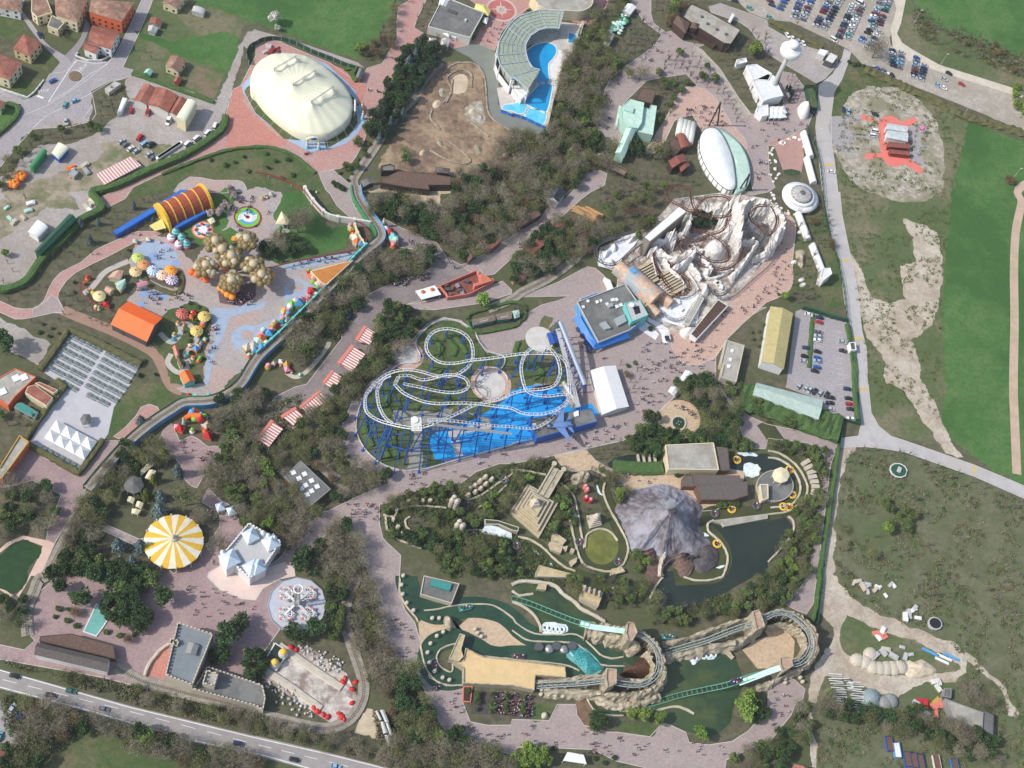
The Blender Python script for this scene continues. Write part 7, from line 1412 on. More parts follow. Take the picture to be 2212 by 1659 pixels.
for i,s in enumerate(("!22 70,258 82,262 94,270 86,280 68,270","!22 64,274 76,270 88,280 84,292 68,286","22 430,1410 480,1400 470,1440","!22 102,284 108,286 106,292 101,290","!22 100,306 112,300 111,308 104,314","!12 385,276 404,280 408,288 382,282","!12 412,282 426,284 422,290 410,288","!22 172,320 190,317 195,324 170,331","!23 46,14 60,14 58,24 42,22")):bg('ruined_block',('large ruin block above the temple wall remains','second ruin block with square top','tiny ruin slab between the blocks','small square ruin stone','ruin block near the round pool','flat roofed ruin left of the reptile pond','flat roofed ruin right of its twin','pale stone landing below the round pool','low stone block by the cauldron')[i],'ruin',s,2.2,Zo,TM,Zb,par=.25)
bg('round_cauldron_terrace','walled beige terrace with dark round cauldron','terrace',"!22 47,314 100,328 106,332 23 102,3 40,1 22 41,326",2,Zo,TM,Zb,par=.5)
bg('watch_post','ruined beige watch post with four gabled bays above the splash lake','ruin',"!23 122,16 157,30 148,54 118,38",4,Zo,TM,Zb,par=.6)
for k in range(4):bg('bay_roof',('first','second','third','fourth')[k]+' small gabled bay on the ruined watch post counted from the left',Zr,"23 %d,%d %d,%d %d,%d %d,%d"%(620+k*42,80+k*16,650+k*42,90+k*16,640+k*42,140+k*16,610+k*42,130+k*16),5.6,Zo,ZB,Zd,.9,z0=4)
for i in range(4):bg('moat_slab',('first','second','third','fourth')[i]+' long stone slab across the dark moat from the left','slab',"22 %d,%d %d,%d %d,%d %d,%d"%(1082+i*47,605-i*2,1097+i*48,600-i*2,1112+i*48,697,1097+i*48,699),1.6,Ze,Ze,Zb,par=0)
b=bg('raft_station','pale flat roofed raft station with cream rim above the thatched roofs',Zc,"!22 265,106 348,102 357,149 270,148",6,Zg,ZA,Zb,par=.5,trim=Zg);bg('thatch_roof','grey thatched side roof right of the pale raft station',Zr,"!22 351,108 373,110 377,149 358,150",5,Zm,'thatch',Zb,par=0)
for i,s in enumerate(("!22 296,160 312,157 316,178 295,177","!22 312,156 394,158 396,174 316,176","!22 318,176 407,168 408,192 384,200 328,200")):bg('thatch_roof',(ZC,'upper',ZX)[i]+' part of the wide grey thatched roof below the raft station',Zr,s,4+.5*i,Zm,'thatch',Zb,par=0)
bg('landing_deck','round dark landing deck inside the raft pool','deck',[tuple(q)for q in ell(*one("32 60,880"),40,34,24)],1.6,Zl1,Zq,Zb,par=.2)
l=G(one("32 112,790"),0);r=cn('landing_parasol','large cream octagonal sunshade on the landing deck',[tuple(q)for q in ell(*one("32 112,787"),19,17.5,8)],5,Zg,'pyr',1.2)
for i,s in enumerate(("!22 394,118 422,120 422,126 395,125","!22 399,140 426,139 426,158 402,160")):area('foam_patch',s,M['foam'],9+i,2)
for s in("!22 144,174 154,186 156,192 148,188","22 540,1090 560,1150 545,1180","!22 34,282 44,288 48,296 38,294","!22 330,256 338,260 340,264 332,262","!22 68,308 76,316 74,318 68,314","!22 352,318 366,312 360,320","12 2040,930 2080,940 2060,970"):area('white_water',s,M['foam'],9,2)
def raft(s,l_):
 q=G(one(s));r=em('raft',q+g*.3,l_,'raft');m_=MB();m_.tube([q+V3((1.7*math.cos(k*.5236),1.7*math.sin(k*.5236),.6))for k in range(12)],.5,6,True);m_.bd('ring',C[Zg1]if Zg1 in l_ else C[Zk],r);MB().la(q+g*.4,[(1.4,0),(1.4,.2)],12).bd('floor',C[Zm],r)
 for k in range(5):MB().la(q+V3((1.0*math.cos(k*1.26),1.0*math.sin(k*1.26),.6)),[(.3,0),(.35,.5),(.15,.7),(.2,.95),(.05,1.1)],6).bd('rider',SH[('red',Zj,'navy','dark','light blue')[k]],r)
for s,l_ in(("22 1750,1125",'round raft nearest the volcano on the upper channel'),("22 1895,1085",'yellow raft second from the volcano on the upper channel'),("22 2110,1055",'round raft third from the volcano on the upper channel'),("22 1770,1385",'yellow raft in the bend beside the dark lake'),("22 580,1370",'dark raft entering the round algae pool'),("22 915,1540",'dark raft leaving the round algae pool'),("22 510,1055",'dark raft below the temple ramp'),("22 40,1400",'dark raft left of the temple ruins'),("22 1940,660",'yellow raft in the dock beside the raft station'),("32 185,745",'yellow raft upper right at the landing deck'),("32 205,960",'yellow raft right below the landing deck'),("32 130,1065",'left of two yellow rafts below the landing deck'),("32 180,1068",'right of two yellow rafts below the landing deck'),("12 1425,1305",'dark raft in the lower left river loop'),("12 1872,1305",'dark raft below the cascade'),("12 2150,830",'red topped raft at the upper river'),("12 1825,1050",'dark raft in front of the totem rocks'),("23 865,130",'brown raft right of the ruined watch post')):raft(s,l_)
for i in range(8):v=one("32 %d,%d"%(320+[0,25,50,60,75,85,80,60][i],685+i*42));tag(MB().box(G(v),4.5-.2*i,2,1.6,.5-.12*i).bd('ruin_slab',C[Ze]),'tumbled white slab on the bank right of the raft pool','slab','tumbled slabs right of the raft pool')
for i,s in enumerate(("!32 -12,174 -4,174 0,196 -10,200","!22 428,174 442,174 32 0,198 22 432,202")):
 if i:bg('landing_building','flat cream roofed landing hut beside the round deck',Zc,s,4,Zg,ZA,Zb)
bg('grey_slab_bridge','long weathered concrete weir along the top of the dark lake','weir',"!22 344,236 370,233 442,224 32 0,226 22 442,232 366,246 362,240",1.5,Ze,ZA,Zb,par=0)
# ================= splash ride =================
sp=em('splash_ride',G(one("23 1150,800")),'pale rock splash ride with green steel chutes around the green lake','water ride')
rk2=lambda s,w_,jag=.22,seed=1,nm='rock_wall':rockridge(nm,'',s,w_,ZB,sp,jag=jag,seed=seed)
rk2("!23 220,94,9 236,102,10 250,114,10 260,132,10 265,152,10 264,172,10 256,186,9 240,196,8 216,202,7 190,204,6 160,202,5 120,200,4 56,198,3",5,.25,1)
rk2("!23 128,94,4 152,98,5 180,104,6 208,112,7 220,128,6",7,.3,2);rk2("!23 234,128,8 244,144,9 246,160,8 240,176,8 216,180,6 180,174,5 140,172,4 80,180,3 40,182,3",3.5,.25,3)
rk2("!23 132,81,5 156,83,5 180,86,6 198,88,7",4,.2,4);rk2("!23 262,140,3 300,132,4 350,120,6 392,112,7 420,96,8 440,76,9",5.5,.3,5);rk2("!23 262,116,3 300,108,4 340,94,5 380,80,7 416,70,8 442,66,8 33 20,58,9 40,60,9 64,72,9 80,90,9 86,108,9 86,128,9 76,146,8 60,158,7 40,166,6 12,180,4 0,188,3 23 424,192,2",3.6,.25,6)
rk2("!33 0,86,6 24,80,7 44,86,7 62,100,7 68,120,6 58,138,6 42,148,6",2.2,.2,7);rk2("!23 148,206,3 170,218,3 196,222,3 230,216,3 256,204,4",5,.25,8);rk2("!23 348,128,2 370,128,2 384,140,2",2.5,.3,9)
GT=dict(rail=Zr1,tie=Zr1,spine=0,gauge=2.2,step=2.2,r=.22,supm=Zr1);pm(Zr1,100,158,134);pm('chute inside',190,226,206,rough=.3)
co(sp,"!23 0,38,.5 30,47,1 60,59,2 90,71,3 112,79,5 140,86,7",**GT);co(sp,"!23 220,226,.5 250,218,.6 290,206,1 340,195,2 372,188,4 410,175,7 442,166,9 33 20,156,11",**GT)
co(sp,"!23 42,190,3 80,187,5 120,185,7 160,181,10 190,186,10 216,188,10 236,183,10 250,170,10 255,154,10 253,136,10 246,120,10 234,108,10 218,100,10 198,96,10",**dict(GT,sup='x',supsp=9,spine=.25,supm=Zu,rail=Zu,tie=Zr1))
co(sp,"!23 266,132,3 300,122,4.5 340,110,6.5 380,94,8.5 420,80,10 442,70,11 33 12,64,11 32,64,11 52,76,11 70,96,11 76,118,11 68,140,11 50,152,11 30,152,11",**dict(GT,sup='x',supsp=9,spine=.25,supm=Zu,rail=Zu,tie=Zr1))
def chute(s,w_=2.4):
 m_=MB();P_=[V3(q)for q in sm(p3(s),4,False)];ribbon(m_,P_,w_);m_.bd('chute_water',mat('white chute water',S(206,236,222),S(170,214,196),.4,amt=.7,rough=.3),sp)
chute("!23 118,82,5.4 140,88,6.8 170,92,8 198,96,9.4");chute("!23 392,185,5 416,176,7.4 442,166,9.4 33 22,158,11.4")
for s,z_,l_ in(("!23 200,80 210,82 216,98 208,112 200,110 196,100",13,'rock tower at the top of the left chute'),("!23 163,160 180,162 180,186 164,194 162,176",12,'rock gate over the return track left of the bronze sculpture'),("!23 415,62 426,59 433,76 436,88 422,94 419,80",13,'rock tower at the top of the right lift'),("!33 20,142 38,140 43,156 26,166 20,154",12,'rock tower at the top of the lower right chute')):bg('chute_tower',l_,'tower',s,z_,ZB,mat('worn terracotta floor',S(186,158,138),S(166,140,120),.5,amt=.8),Zb,par=.8)
area('fountain_foam',"!23 51,82 66,78 92,86 95,96 88,100 52,99",M['foam'],10,2);area('fountain_foam',"!23 306,140 314,136 320,140 324,148 316,153 308,148",M['foam'],10,2);area('fountain_foam',"!23 325,136 348,130 354,136 348,143 328,146",M['foam'],10,2)
for s in("23 285,450","23 322,455","23 360,462","23 395,465","23 430,466","23 1575,715","23 1655,695","23 1695,688","23 1740,682"):q=G(one(s));r=em('jet_nozzle',q,'round dark jet nozzle with white spray in the '+(ZC if ' 2' in s[:5]or ' 3' in s[:5]or ' 4' in s[:5]else ZO)+' lake foam','fountain','jet nozzles in the lake');m_=MB();m_.tube([q+V3((1.1*math.cos(k*.7),1.1*math.sin(k*.7),.5))for k in range(9)],.5,5,True);m_.bd('foam_ring',M['foam'],r);MB().la(q,[(.9,0),(.9,.45)],10).bd('drum',C[Zk],r)
hg('long thin tan divider wall in the upper splash lake',"!23 0,26 12,34 24,33 36,31",1,.8,Zo,**SW);hg('curved tan wall of the island in the upper splash lake',"!23 0,45 20,54 38,68 48,86 50,98",1,1,Zo,**SW);hg('grey outer wall of the upper splash lake',"!23 0,16 16,10 46,12 74,18 88,32 108,46 120,58 140,68 160,80",1.4,1.4,Ze,**SW);hg('thin tan divider in the lower splash lake',"!23 250,233 280,226 300,231 314,238",1,.8,Zo,**SW)
for l_,s in(('outer pale wall of the boat canal',"!13 249,4 248,26 258,50 276,72 280,80"),('outer pale wall of the lower canal bend',"!13 284,120 288,140 296,164 312,182 332,189 356,189"),('pale wall between canal and terrace',"!13 290,60 312,58 340,52 380,49 412,52 442,72 23 10,84 40,100 80,102 112,102 136,120 152,136 172,143 192,140"),('lower pale wall of the upper canal',"!23 0,94 24,110 52,114 96,115 112,118 132,136 148,152 172,156 194,156"),('inner wall of the lower canal bend',"!13 340,148 338,166 320,158 312,144 318,128 340,118 358,120"),('wall between lower canal and long terrace',"!13 362,126 390,138 442,144 23 30,147 90,154 116,164"),('retaining wall of the lower lake arm',"!23 128,210 140,230 158,240 192,241")):hg(l_,s,.6,.7,Zo,**SW)
bg('long_terrace','long sand coloured flat terrace roof beside the boat canal',Zc,"!13 358,146 362,125 392,140 442,145 23 32,149 91,157 93,176 40,172 38,198 0,190 13 358,186 358,160 340,148",3.5,Zo,mat('sand coloured terrace',S(218,190,140),S(206,178,130),.2,amt=.6),Zb,par=.7,trim=ZB)
bg('stair_tower','narrow walled stair block at the left end of the sand terrace',Zc,"!13 352,100 361,103 354,128 358,140 350,148 333,143",4.5,Zo,TM,Zb,par=.6)
rock('fish_rock','pale monster shaped rock at the entrance of the splash ride',"!13 324,74 330,70 338,76 340,90 334,96 326,88",5,ZB,peak=.8);rock('bronze_sculpture','shiny bronze creature sculpture in front of the canal tunnel',"!23 204,160 212,148 226,140 240,148 243,162 236,174 214,177 184,171",6,mat('weathered bronze',S(140,100,80),S(100,70,58),.8,rough=.3,metal=.6,amt=.8),cat='sculpture',peak=.5)
o_=rock('wave_sculpture','turquoise rippled wave sculpture between the two canals',"!23 96,128 110,120 128,128 144,144 158,158 148,166 132,172 120,160 108,148",1.6,mat('turquoise ripples',S(80,176,176),S(30,90,96),1.6,amt=.9,rough=.3),cat='sculpture')
for i,s in enumerate(("23 380,610","23 320,635","23 515,612","23 448,640","23 228,620")):q=G(one(s));tag(MB().la(q,[(1.9,0),(1.9,1.6)]if i in(0,2,4)else[(2.0,0),(1.8,1.2),(1,1.9),(.1,2.1)],14).bd('drum' if i in(0,2,4)else 'dome',C[Zk]if i in(0,2,4)else mat('chrome dome',S(200,196,190),metal=.8,rough=.3)),('dark flat drum left of the chrome domes','left chrome dome between the canals','dark flat drum beside the turquoise waves','right chrome dome between the canals','small dark drum at the left of the canal terrace')[i],'drum' if i in(0,2,4)else 'dome')
for i,s in enumerate("13 1270,5;13 1255,85;13 1265,165;13 1300,240;13 1358,305;13 1520,372;13 1580,372;13 1615,490;13 1560,525;13 1505,590;13 1480,668;13 1495,755;13 1540,830;13 1610,885;13 1668,905;13 1910,500;13 1943,530;13 1890,465;23 250,990;23 245,1030;23 310,1035;23 372,1040;23 435,1045;33 250,850;33 270,885;33 140,895;33 290,920;33 140,930".split(';')):q=G(one(s));tag(MB().la(q,[(.55,0),(.9,.9),(.8,1.6),(.45,1.9),(.6,2.3),(.4,2.35)],10).bd('stone_amphora',C[Ze]),'pale ring topped amphora along the splash ride','amphora','amphorae along the splash ride')
def boat(s,t,l_,col=Zk):
 a=G(one(s));r=em('ride_boat',a+g*.3,l_,'boat');an=wang(one(s),one(t));ca,sa=math.cos(an),math.sin(an);W_=lambda x,y,z:V3((a.x+x*ca-y*sa,a.y+x*sa+y*ca,z))
 MB().pr_([W_(-3,-1.2,0),W_(2,-1.2,0),W_(3.4,0,0),W_(2,1.2,0),W_(-3,1.2,0)],.3+(float(l_.endswith('chute'))*4.5),1.1+(float(l_.endswith('chute'))*4.5)).bd('hull',C[col],r)
 for k in range(4):
  for y in(-.6,.0,.6):MB().la(W_(-2+k*1.2,y,1.1+(float(l_.endswith('chute'))*4.5)),[(.25,0),(.28,.5),(.12,.65),(.17,.9),(.04,1)],6).bd('rider',SH[('dark','navy','red',Zj)[(k+int(y*3))%4]],r)
boat("13 1810,280","13 1850,270",'teal rimmed boat full of riders in the upper canal',Zy);boat("13 1540,780","13 1570,850",'dark boat in the lower canal bend');boat("23 50,700","23 0,695",'black boat with riders beside the sand terrace');boat("23 1910,940","23 1850,960",'dark blue boat sliding down the lower right chute','navy');boat("23 1350,530","23 1390,530",'empty green boat parked beside the right lift',Zy)
b=bg('kiosk_pit','walled pit building with green sheet roof left of the splash lake',Zc,"!13 290,0 351,14 338,48 284,32",3,Ze,Zq,Zb,par=.6);rb(b,"!13 303,5 338,15 334,27 301,18",3.2,1,Zy,'green_roof')
for k,(s,l_)in enumerate((("!13 358,191 374,191 371,218 357,217",ZC),)):bg('planter','dark soil planter with shrub left of the cafe terrace','planter',s,.7,Zz,mat('planter soil',S(70,50,44)),Zb,par=.2)
area('cafe_terrace',"!13 372,197 442,204 23 38,208 36,248 0,242 13 372,238",mat('dark cafe floor',S(84,74,76)),5);crowd("!13 410,200 438,202 23 36,208 35,246 0,242 13 412,238",130,'seated close together on the dark cafe terrace',clump=0)
for i,s in enumerate(("13 1900,1040","13 1900,1100","13 1895,1160","13 2035,1040","13 2030,1100","13 2030,1165","13 2165,1050","13 2160,1110","13 2155,1170","23 85,1060","23 85,1120","23 85,1185","13 1820,1000")):solo(s,Zo1,'small clipped green tree of the cafe terrace rows',.5);TREES[-1]=TREES[-1][:5]+('clipped trees of the cafe terrace',)
cn('white_sail_roof','white trapezoid tent roof at the bottom edge',"!23 96,304 124,309 129,325 88,319",4,Za,Zb);rock('mint_boulder','pale mint boulder on the lawn below the cafe terrace',"!23 51,238 58,235 62,240 60,246 52,247",2,Ze)
area(Zi,"!23 38,219 77,222 64,250 36,248",M[Zi],6);area('planting_bed',"!23 109,212 128,212 144,236 167,246 166,267 132,264 118,248 110,230",mat('bark mulch bed',S(128,102,82),S(100,84,62),.4),6);area(Zi,"!23 183,250 248,258 240,277 183,269",M[Zi],6);area('planting_bed',"!13 284,120 300,112 296,136 304,170 320,186 348,189 330,190 300,176 290,144",MATS['bark mulch bed'],5)
# ================= viaduct and little railways =================
BAL=mat('railway ballast',S(166,158,144),S(146,138,124),.5,amt=.8,fine=3)
def railway(l_,s,h,col=None,w_=4.6):
 P_=[V3((q.x,q.y,h))for q in sm(p3(s),5,False)];r=em('railway',P_[0],l_,'railway');L_=[V3((q.x,q.y,0))for q in P_];m_=MB();n=len(P_)
 for sg in(-1,1):
  E_=[]
  for i in range(n):d=P_[min(i+1,n-1)]-P_[max(i-1,0)];d.normalize();E_.append(L_[i]+V3((-d.y,d.x,0))*sg*w_/2)
  if col:f_=MB();[f_.pr_([a,b_,b_+V3((.3,.3,0)),a+V3((.3,.3,0))],0,h+.9)for a,b_ in zip(E_,E_[1:])];f_.bd('side_wall',C[col[(sg+1)//2]],r)
 ribbon(m_,P_,w_,h if col else h+.14);m_.bd('track_bed',BAL,r);co(r,[q+V3((0,0,.3))for q in P_[::3]+P_[-1:]],gauge=.9,rail=Zp,tie=Zm,spine=0,r=.06,step=.9,drop=.05)
 return r
railway('raised railway viaduct with teal and green walls curving past the kids area',"!10 172,320,3 11 174,12 181,26 197,50 210,68 213,86 192,105 170,124 140,156 80,216 40,256 0,294 02 416,4 390,24 360,35 320,37 296,50 260,74 220,108 180,152 152,186",3,(ZM,ZL))
railway('narrow railway through the trees beside the castle quarter',"!02 152,186 132,226 112,270 96,300 80,332 03 68,6 58,30 47,56 46,80 48,104",.3);railway('narrow railway climbing beside the building site',"!10 320,108 290,140 274,170 244,200 216,240 192,276 170,308 170,324",.3)
railway('narrow railway loop round the snow set',"!12 172,324 13 170,12 158,40 152,80 160,104 172,140 182,170 186,200 176,230 156,252 124,264 80,258 40,248 0,240 03 400,222 340,208 280,192 240,180 200,158",.3);railway('curved narrow railway left of the blue coaster',"!12 108,68 100,80 98,100 104,124 120,148 144,168 166,180",.3);railway('narrow railway beside the snow mountain',"!11 400,204 442,186 21 20,172 60,152 100,124 120,104 144,88 172,74",.3)
# ================= kids area =================
kh=em('barrel_hall',G(one("01 1590,170")),'red barrel vaulted hall with thick yellow ribs',Zc);a,b_=p3("01 1400,250 1765,80");a.z=b_.z=0;vault(kh,a,b_,14,9.5,mat('red brown shell',S(168,84,60),S(150,72,54),.5),name='shell');d=(b_-a).normalized()
for k in range(6):q=a.lerp(b_,k/5);vault(kh,q-d*.3,q+d*(.3 if 0<k<5 else 1),14.4 if 0<k<5 else 15.6,9.8 if 0<k<5 else 10.4,C[Zg1],name='rib')
BSL=mat('blue slatted roof',S(50,116,206),S(44,100,184),1.2,amt=.6)
bg('slatted_roof','lower part of the long blue slatted roof',Zr,"!01 195,68 257,30 271,23 275,30 202,74",3,Zv,BSL,par=0);bg('slatted_roof','upper part of the long blue slatted roof beside the red barrel hall',Zr,"!00 312,328 328,328 01 328,0 275,26 260,28",3.4,Zv,BSL,par=0);bg('slatted_roof','blue lean-to along the lower side of the red barrel hall',Zr,"!01 300,58 356,30 358,35 304,64",3,Zv,BSL,par=0)
bt=em('balloon_tree',G(one("01 1990,700")),'giant artificial tree of ochre balloon spheres with orange pumpkin shapes','ride tree');OB=mat('ochre sphere',S(136,116,74),S(118,100,62),1,rough=.45);PB=mat('pale ochre sphere',S(190,176,146),rough=.45);rr=random.Random(4)
m_=MB();tc_=G(one("01 2010,760"));m_.tube([tc_,tc_+g*7],[3,1.6],10)
for cx_,cy_,n_ in((1860,450,24),(2130,430,24),(2000,580,26),(1780,660,22),(2000,790,26),(2190,650,18),(2260,740,20),(1920,520,10)):
 c_=G(one("01 %d,%d"%(cx_,cy_)),8.5);m_.bar(tc_+g*5,c_,.8)
 for k in range(n_):a_=k*2.4;r_=4.6*math.sqrt(k/n_);z_=2.6*(1-(r_/5.2)**2);sz=rr.uniform(1.25,2.0)if k else 2.4;MB().ball(c_+V3((r_*math.cos(a_),r_*math.sin(a_),z_)),sz,12).bd('sphere',PB if rr.random()<.16 or not k else OB,bt,True)
m_.bd('trunk',C[ZB],bt)
for s in "01 1655,690;01 1700,710;01 1750,730;01 1782,758;01 1925,630;01 1950,652;01 1905,830;01 1935,850;01 1965,885;01 2005,905;01 2030,405;01 2010,860;11 135,722".split(';'):MB().ball(G(one(s),4),1.7,12,.85).bd('pumpkin',C[ZY if '16' in s or '17' in s else 'mango'],bt,True)
area('queue_ground',"!01 376,170 412,164 442,152 442,180 416,198 380,192",mat('dark queue floor',S(110,92,90)),9)
for s,ca,cb_,l_ in(("01 1195,600",Zh1,'lime','yellow green round canopy, first of the row by the kids plaza'),("01 1245,660",Zz,ZI,'pink and gold round canopy, second of the row'),("01 1325,708",Za,ZL,'white and blue round canopy in the middle of the row'),("01 1405,748",'mango',Za,'orange and white round canopy'),("01 1478,708",Zg1,ZY,'yellow and orange striped round canopy'),("01 1485,788",Za,'purple','white and purple web patterned round canopy'),("01 1175,718",Zg,ZI,'straw coloured round canopy'),("01 862,930",Zg,Zh1,'cream mushroom shaped roof of the old car ride'),("01 1700,1230",Zh1,ZI,'large straw coloured dome in the farm garden'),("01 1765,1105",Zh1,ZI,'straw coloured dome at the corner of the farm garden'),("01 1575,1080",Zx,Zz,'dark red round barn roof in the farm garden')):
 q=G(one(s));r=em('round_canopy',q,l_,ZS);MB().tube([q,q+g*3],.3,6).bd('pole',C[Zf],r);m_=MB();n=24;R_=2.9
 for k in range(n):
  m_.mi=k%2;A_,B_=k*2*math.pi/n,(k+1)*2*math.pi/n;m_.add([q+V3((R_*math.cos(A_),R_*math.sin(A_),3)),q+V3((R_*math.cos(B_),R_*math.sin(B_),3)),q+V3((1.5*math.cos(B_),1.5*math.sin(B_),3.9)),q+V3((1.5*math.cos(A_),1.5*math.sin(A_),3.9)),q+g*4.3],[(0,1,2,3),(3,2,4)])
 m_.bd('cover',[C[ca],C[cb_]],r);MB().la(q+g*4.2,[(.3,0),(.3,.5),(.05,.9)],8).bd('knob',C['red'],r)
hg('dark hedge border round the row of round canopies',"!01 248,140 254,156 280,170 300,176 312,170 314,148 308,140",2.4,1,Zi1);area('rail_strip',"!01 252,148 280,162 300,168 306,152 284,148",mat('dark ride floor',S(100,92,84)),7)
for i,s in enumerate("01 1520,370;01 1480,415;01 1572,415;01 1545,475;01 1612,470".split(';')):q=G(one(s));r=em('cake_house',q,('topmost',ZC,ZO,ZX,'rightmost')[i]+' frosted cake shaped turret in the pastry cluster','figure');MB().la(q,[(2,0),(2,1.8)],14).bd('base',C[Zw],r);MB().la(q+g*1.8,[(1.8,0),(1.8,1.2),(1.2,1.4),(1.1,2.6),(.3,3.2)],14).bd('frosting',C[Za if i%2 else ZZ],r);MB().ball(q+g*5.2,.5,8).bd('cherry',C['red'],r)
def disc(v,R_,cols,l_,nm='round_ride'):
 q=G(one(v));r=em(nm,q,l_,'ride')
 for i,(k,c_)in enumerate(cols):MB().la(q+g*(.1+.05*i),[(R_*k,0),(R_*k,.2)],28).bd('disc',C[c_],r)
 return r,q
r,q=disc("01 1750,330",5,((1,Zz),(.85,Zg),(.5,Za)),'small round ride with red and blue cars');[MB().box(q+V3((3*math.cos(k*.8),3*math.sin(k*.8),.3)),1.6,.9,.9,k*.8+1).bd('ride_car',C[('red',ZL)[k%2]],r)for k in range(8)]
r,q=disc("01 2140,222",6.6,((1,Zx),(.88,'lime'),(.62,ZL),(.4,Za),(.15,'red')),'round jumping ride with blue green and white swirl and red rim')
m_=MB();[m_.add([q+V3((x*math.cos(a_),x*math.sin(a_),.42))for x,a_ in((1,t/4+k*3.14),(1+t*.28,t/4+k*3.14),(1.3+t*.28,t/4+.3+k*3.14),(1,t/4+.3+k*3.14))],[(0,1,2,3)])for k in(0,1)for t in range(14)];m_.bd('swirl',C[Za],r)
cn(Zr,'cream triangular sail roof above the green dragon tower',"!11 44,33 58,48 55,56 33,56",4,Zg,'pyr',1.5);r,q=disc("11 210,365",3,((1,ZM),(.7,Zz)),'green clover shaped tower ride on the kids plaza');MB().la(q,[(.7,0),(.5,5),(1,5.5),(.2,7)],8).bd('tower',C[ZM],r)
cn(Zr,'small cream square roof beside the little round ride',"!01 358,48 368,43 372,51 364,56",2.6,Zg,'pyr',.5);cn(Zr,'yellow flat roof below the end of the red barrel hall',"!01 258,58 280,46 287,62 268,67",3,Zh1)
OR_=mat('bright orange roof',S(252,112,44),S(240,102,38),.4,amt=.4,rough=.5);bg('orange_hall','large bright orange gabled hall',Zc,"!01 222,189 191,229 254,259 281,218",5,Zk,OR_,Zd,3.6);bg('orange_house','small orange gabled house with turquoise front','house',"!01 309,315 328,308 338,327 318,333",4,ZZ,OR_,Zd,2,ridge=0)
PR=mat('peach roof',S(206,170,146),S(190,152,128),.8);[bg('toy_shed',l_,ZK,s,3.4,Zg,c_,Zd,1,ridge=k)for s,c_,k,l_ in(("!01 186,148 196,138 214,136 208,152",PR,1,'upper peach roofed shed of the old car ride'),("!01 198,158 216,150 218,158 208,172",ZF,1,'mint roofed shed of the old car ride'),("!01 180,170 186,162 198,168 190,175",PR,0,'lower peach roofed shed of the old car ride'),("!01 236,158 252,154 256,160 238,166",Zw,1,'magenta booth beside the round canopies'),("!01 298,269 306,264 311,282 304,285",Zz,0,'salmon roofed bridge hut in the farm garden'),("!01 304,288 312,286 318,300 310,302",Zm,0,'brown ark shaped hut in the farm garden'))]
bg('brown_hall','big orange brown sloping roof beside the viaduct',Zc,"!11 94,137 168,118 121,161 112,156",5,Zg,mat('orange brown sheet',S(196,130,66),S(180,116,56),.3,amt=.6),par=.2)
fc('tall wavy sky blue wall between kids area and viaduct',"!11 189,99 170,118 120,170 80,210 40,250 0,286",5,ZZ,0,'painted_wall',th=.6,post=5,cat=ZG);fc('tall white painted wall curving down the kids lawn',"!11 84,0 94,16 112,37 128,48 160,54 197,60",4.5,Zf,3,'painted_wall',th=.8,post=8,cat=ZG);fc('cream wall at the lower end of the white kids wall',"11 850,315 880,400 940,495",4,Zg,0,'painted_wall',th=.6,post=5,cat=ZG)
for rg,s in(('over the kids lawn',"!10 0,304 11 36,-20 76,0 88,12 112,40 130,48 160,53 180,60 190,74 190,88 184,98"),('beside the orange hall',"!01 140,160 144,184 170,200 196,212"),('over the blue path',"!11 20,138 60,128 120,116 170,106")):r=em('monorail',p3(s)[0],'thin red monorail '+rg,'monorail');co(r,[V3((q.x,q.y,3.4))for q in p3(s)],rail=Zx,tie=Zx,gauge=.5,spine=.15,sup='thin',supsp=12,supm=Za,r=.1)
rr=random.Random(12);pc=[Zw,Za,ZF,ZL,ZI,ZY,Zg,ZZ,Zz,'lime','red',Ze]
def toys(s,n,where,jx=6,sz=1.0):
 Q=p(s)
 for i in range(n):
  t=(i+.5)/n*(len(Q)-1);k=int(t);v=(Q[k][0]+(Q[k+1][0]-Q[k][0])*(t-k)+rr.uniform(-jx,jx),Q[k][1]+(Q[k+1][1]-Q[k][1])*(t-k)+rr.uniform(-jx,jx));q=G(v);ca,cb_=rr.sample(pc,2);s_=rr.uniform(.7,1.5)*sz;r=em('toy_figure',q,ca.replace(' paint','')+' and '+cb_.replace(' paint','')+' fairy tale figure '+where,'figure','fairy tale figures '+where)
  if rr.random()<.5:MB().la(q,[(1.1*s_,0),(1.3*s_,1*s_),(.8*s_,2*s_)],8).bd('body',C[ca],r);MB().ball(q+g*2.6*s_,.95*s_,8).bd('head',C[cb_],r)
  else:MB().box(q,2.4*s_,1.8*s_,1.8*s_,i).bd('body',C[ca],r);MB().la(q+g*1.8*s_,[(1.7*s_,0),(.1,1.4*s_)],4,rz=i+.78).bd(Zr,C[cb_],r)
toys("!11 118,164 90,184 72,194 58,208 44,224 26,240 12,260 0,274 01 426,280",34,'along the blue wall beside the viaduct',8,1.2);toys("11 450,690 500,770 570,830",6,'at the front of the orange brown roof',3);toys("11 800,300 850,390 900,460",9,'at the foot of the cream wall',4);toys("!01 296,268 320,226 344,214 348,260 320,278 348,300",22,'in the farm themed garden',9,.8);toys("!01 144,152 156,172 180,192 170,210",12,'round the old car ride',9,.8);toys("!01 248,86 280,90 01 232,76 236,96",4,'round the grey blue plaza',5,.6);toys("!11 12,312 40,296 52,306 76,324",8,'on the little train garden below the viaduct',6,.8);toys("!02 328,60 340,54 352,60 360,80 356,96 02 304,76 316,86",10,'at the balloon gate',4,1.2);toys("02 1600,95 1700,130 1850,110",5,'on the lawn inside the viaduct bend',5,.7);toys("!10 380,332 11 12,6 26,4 11 0,12",6,'beside the swirl ride',6,.6)
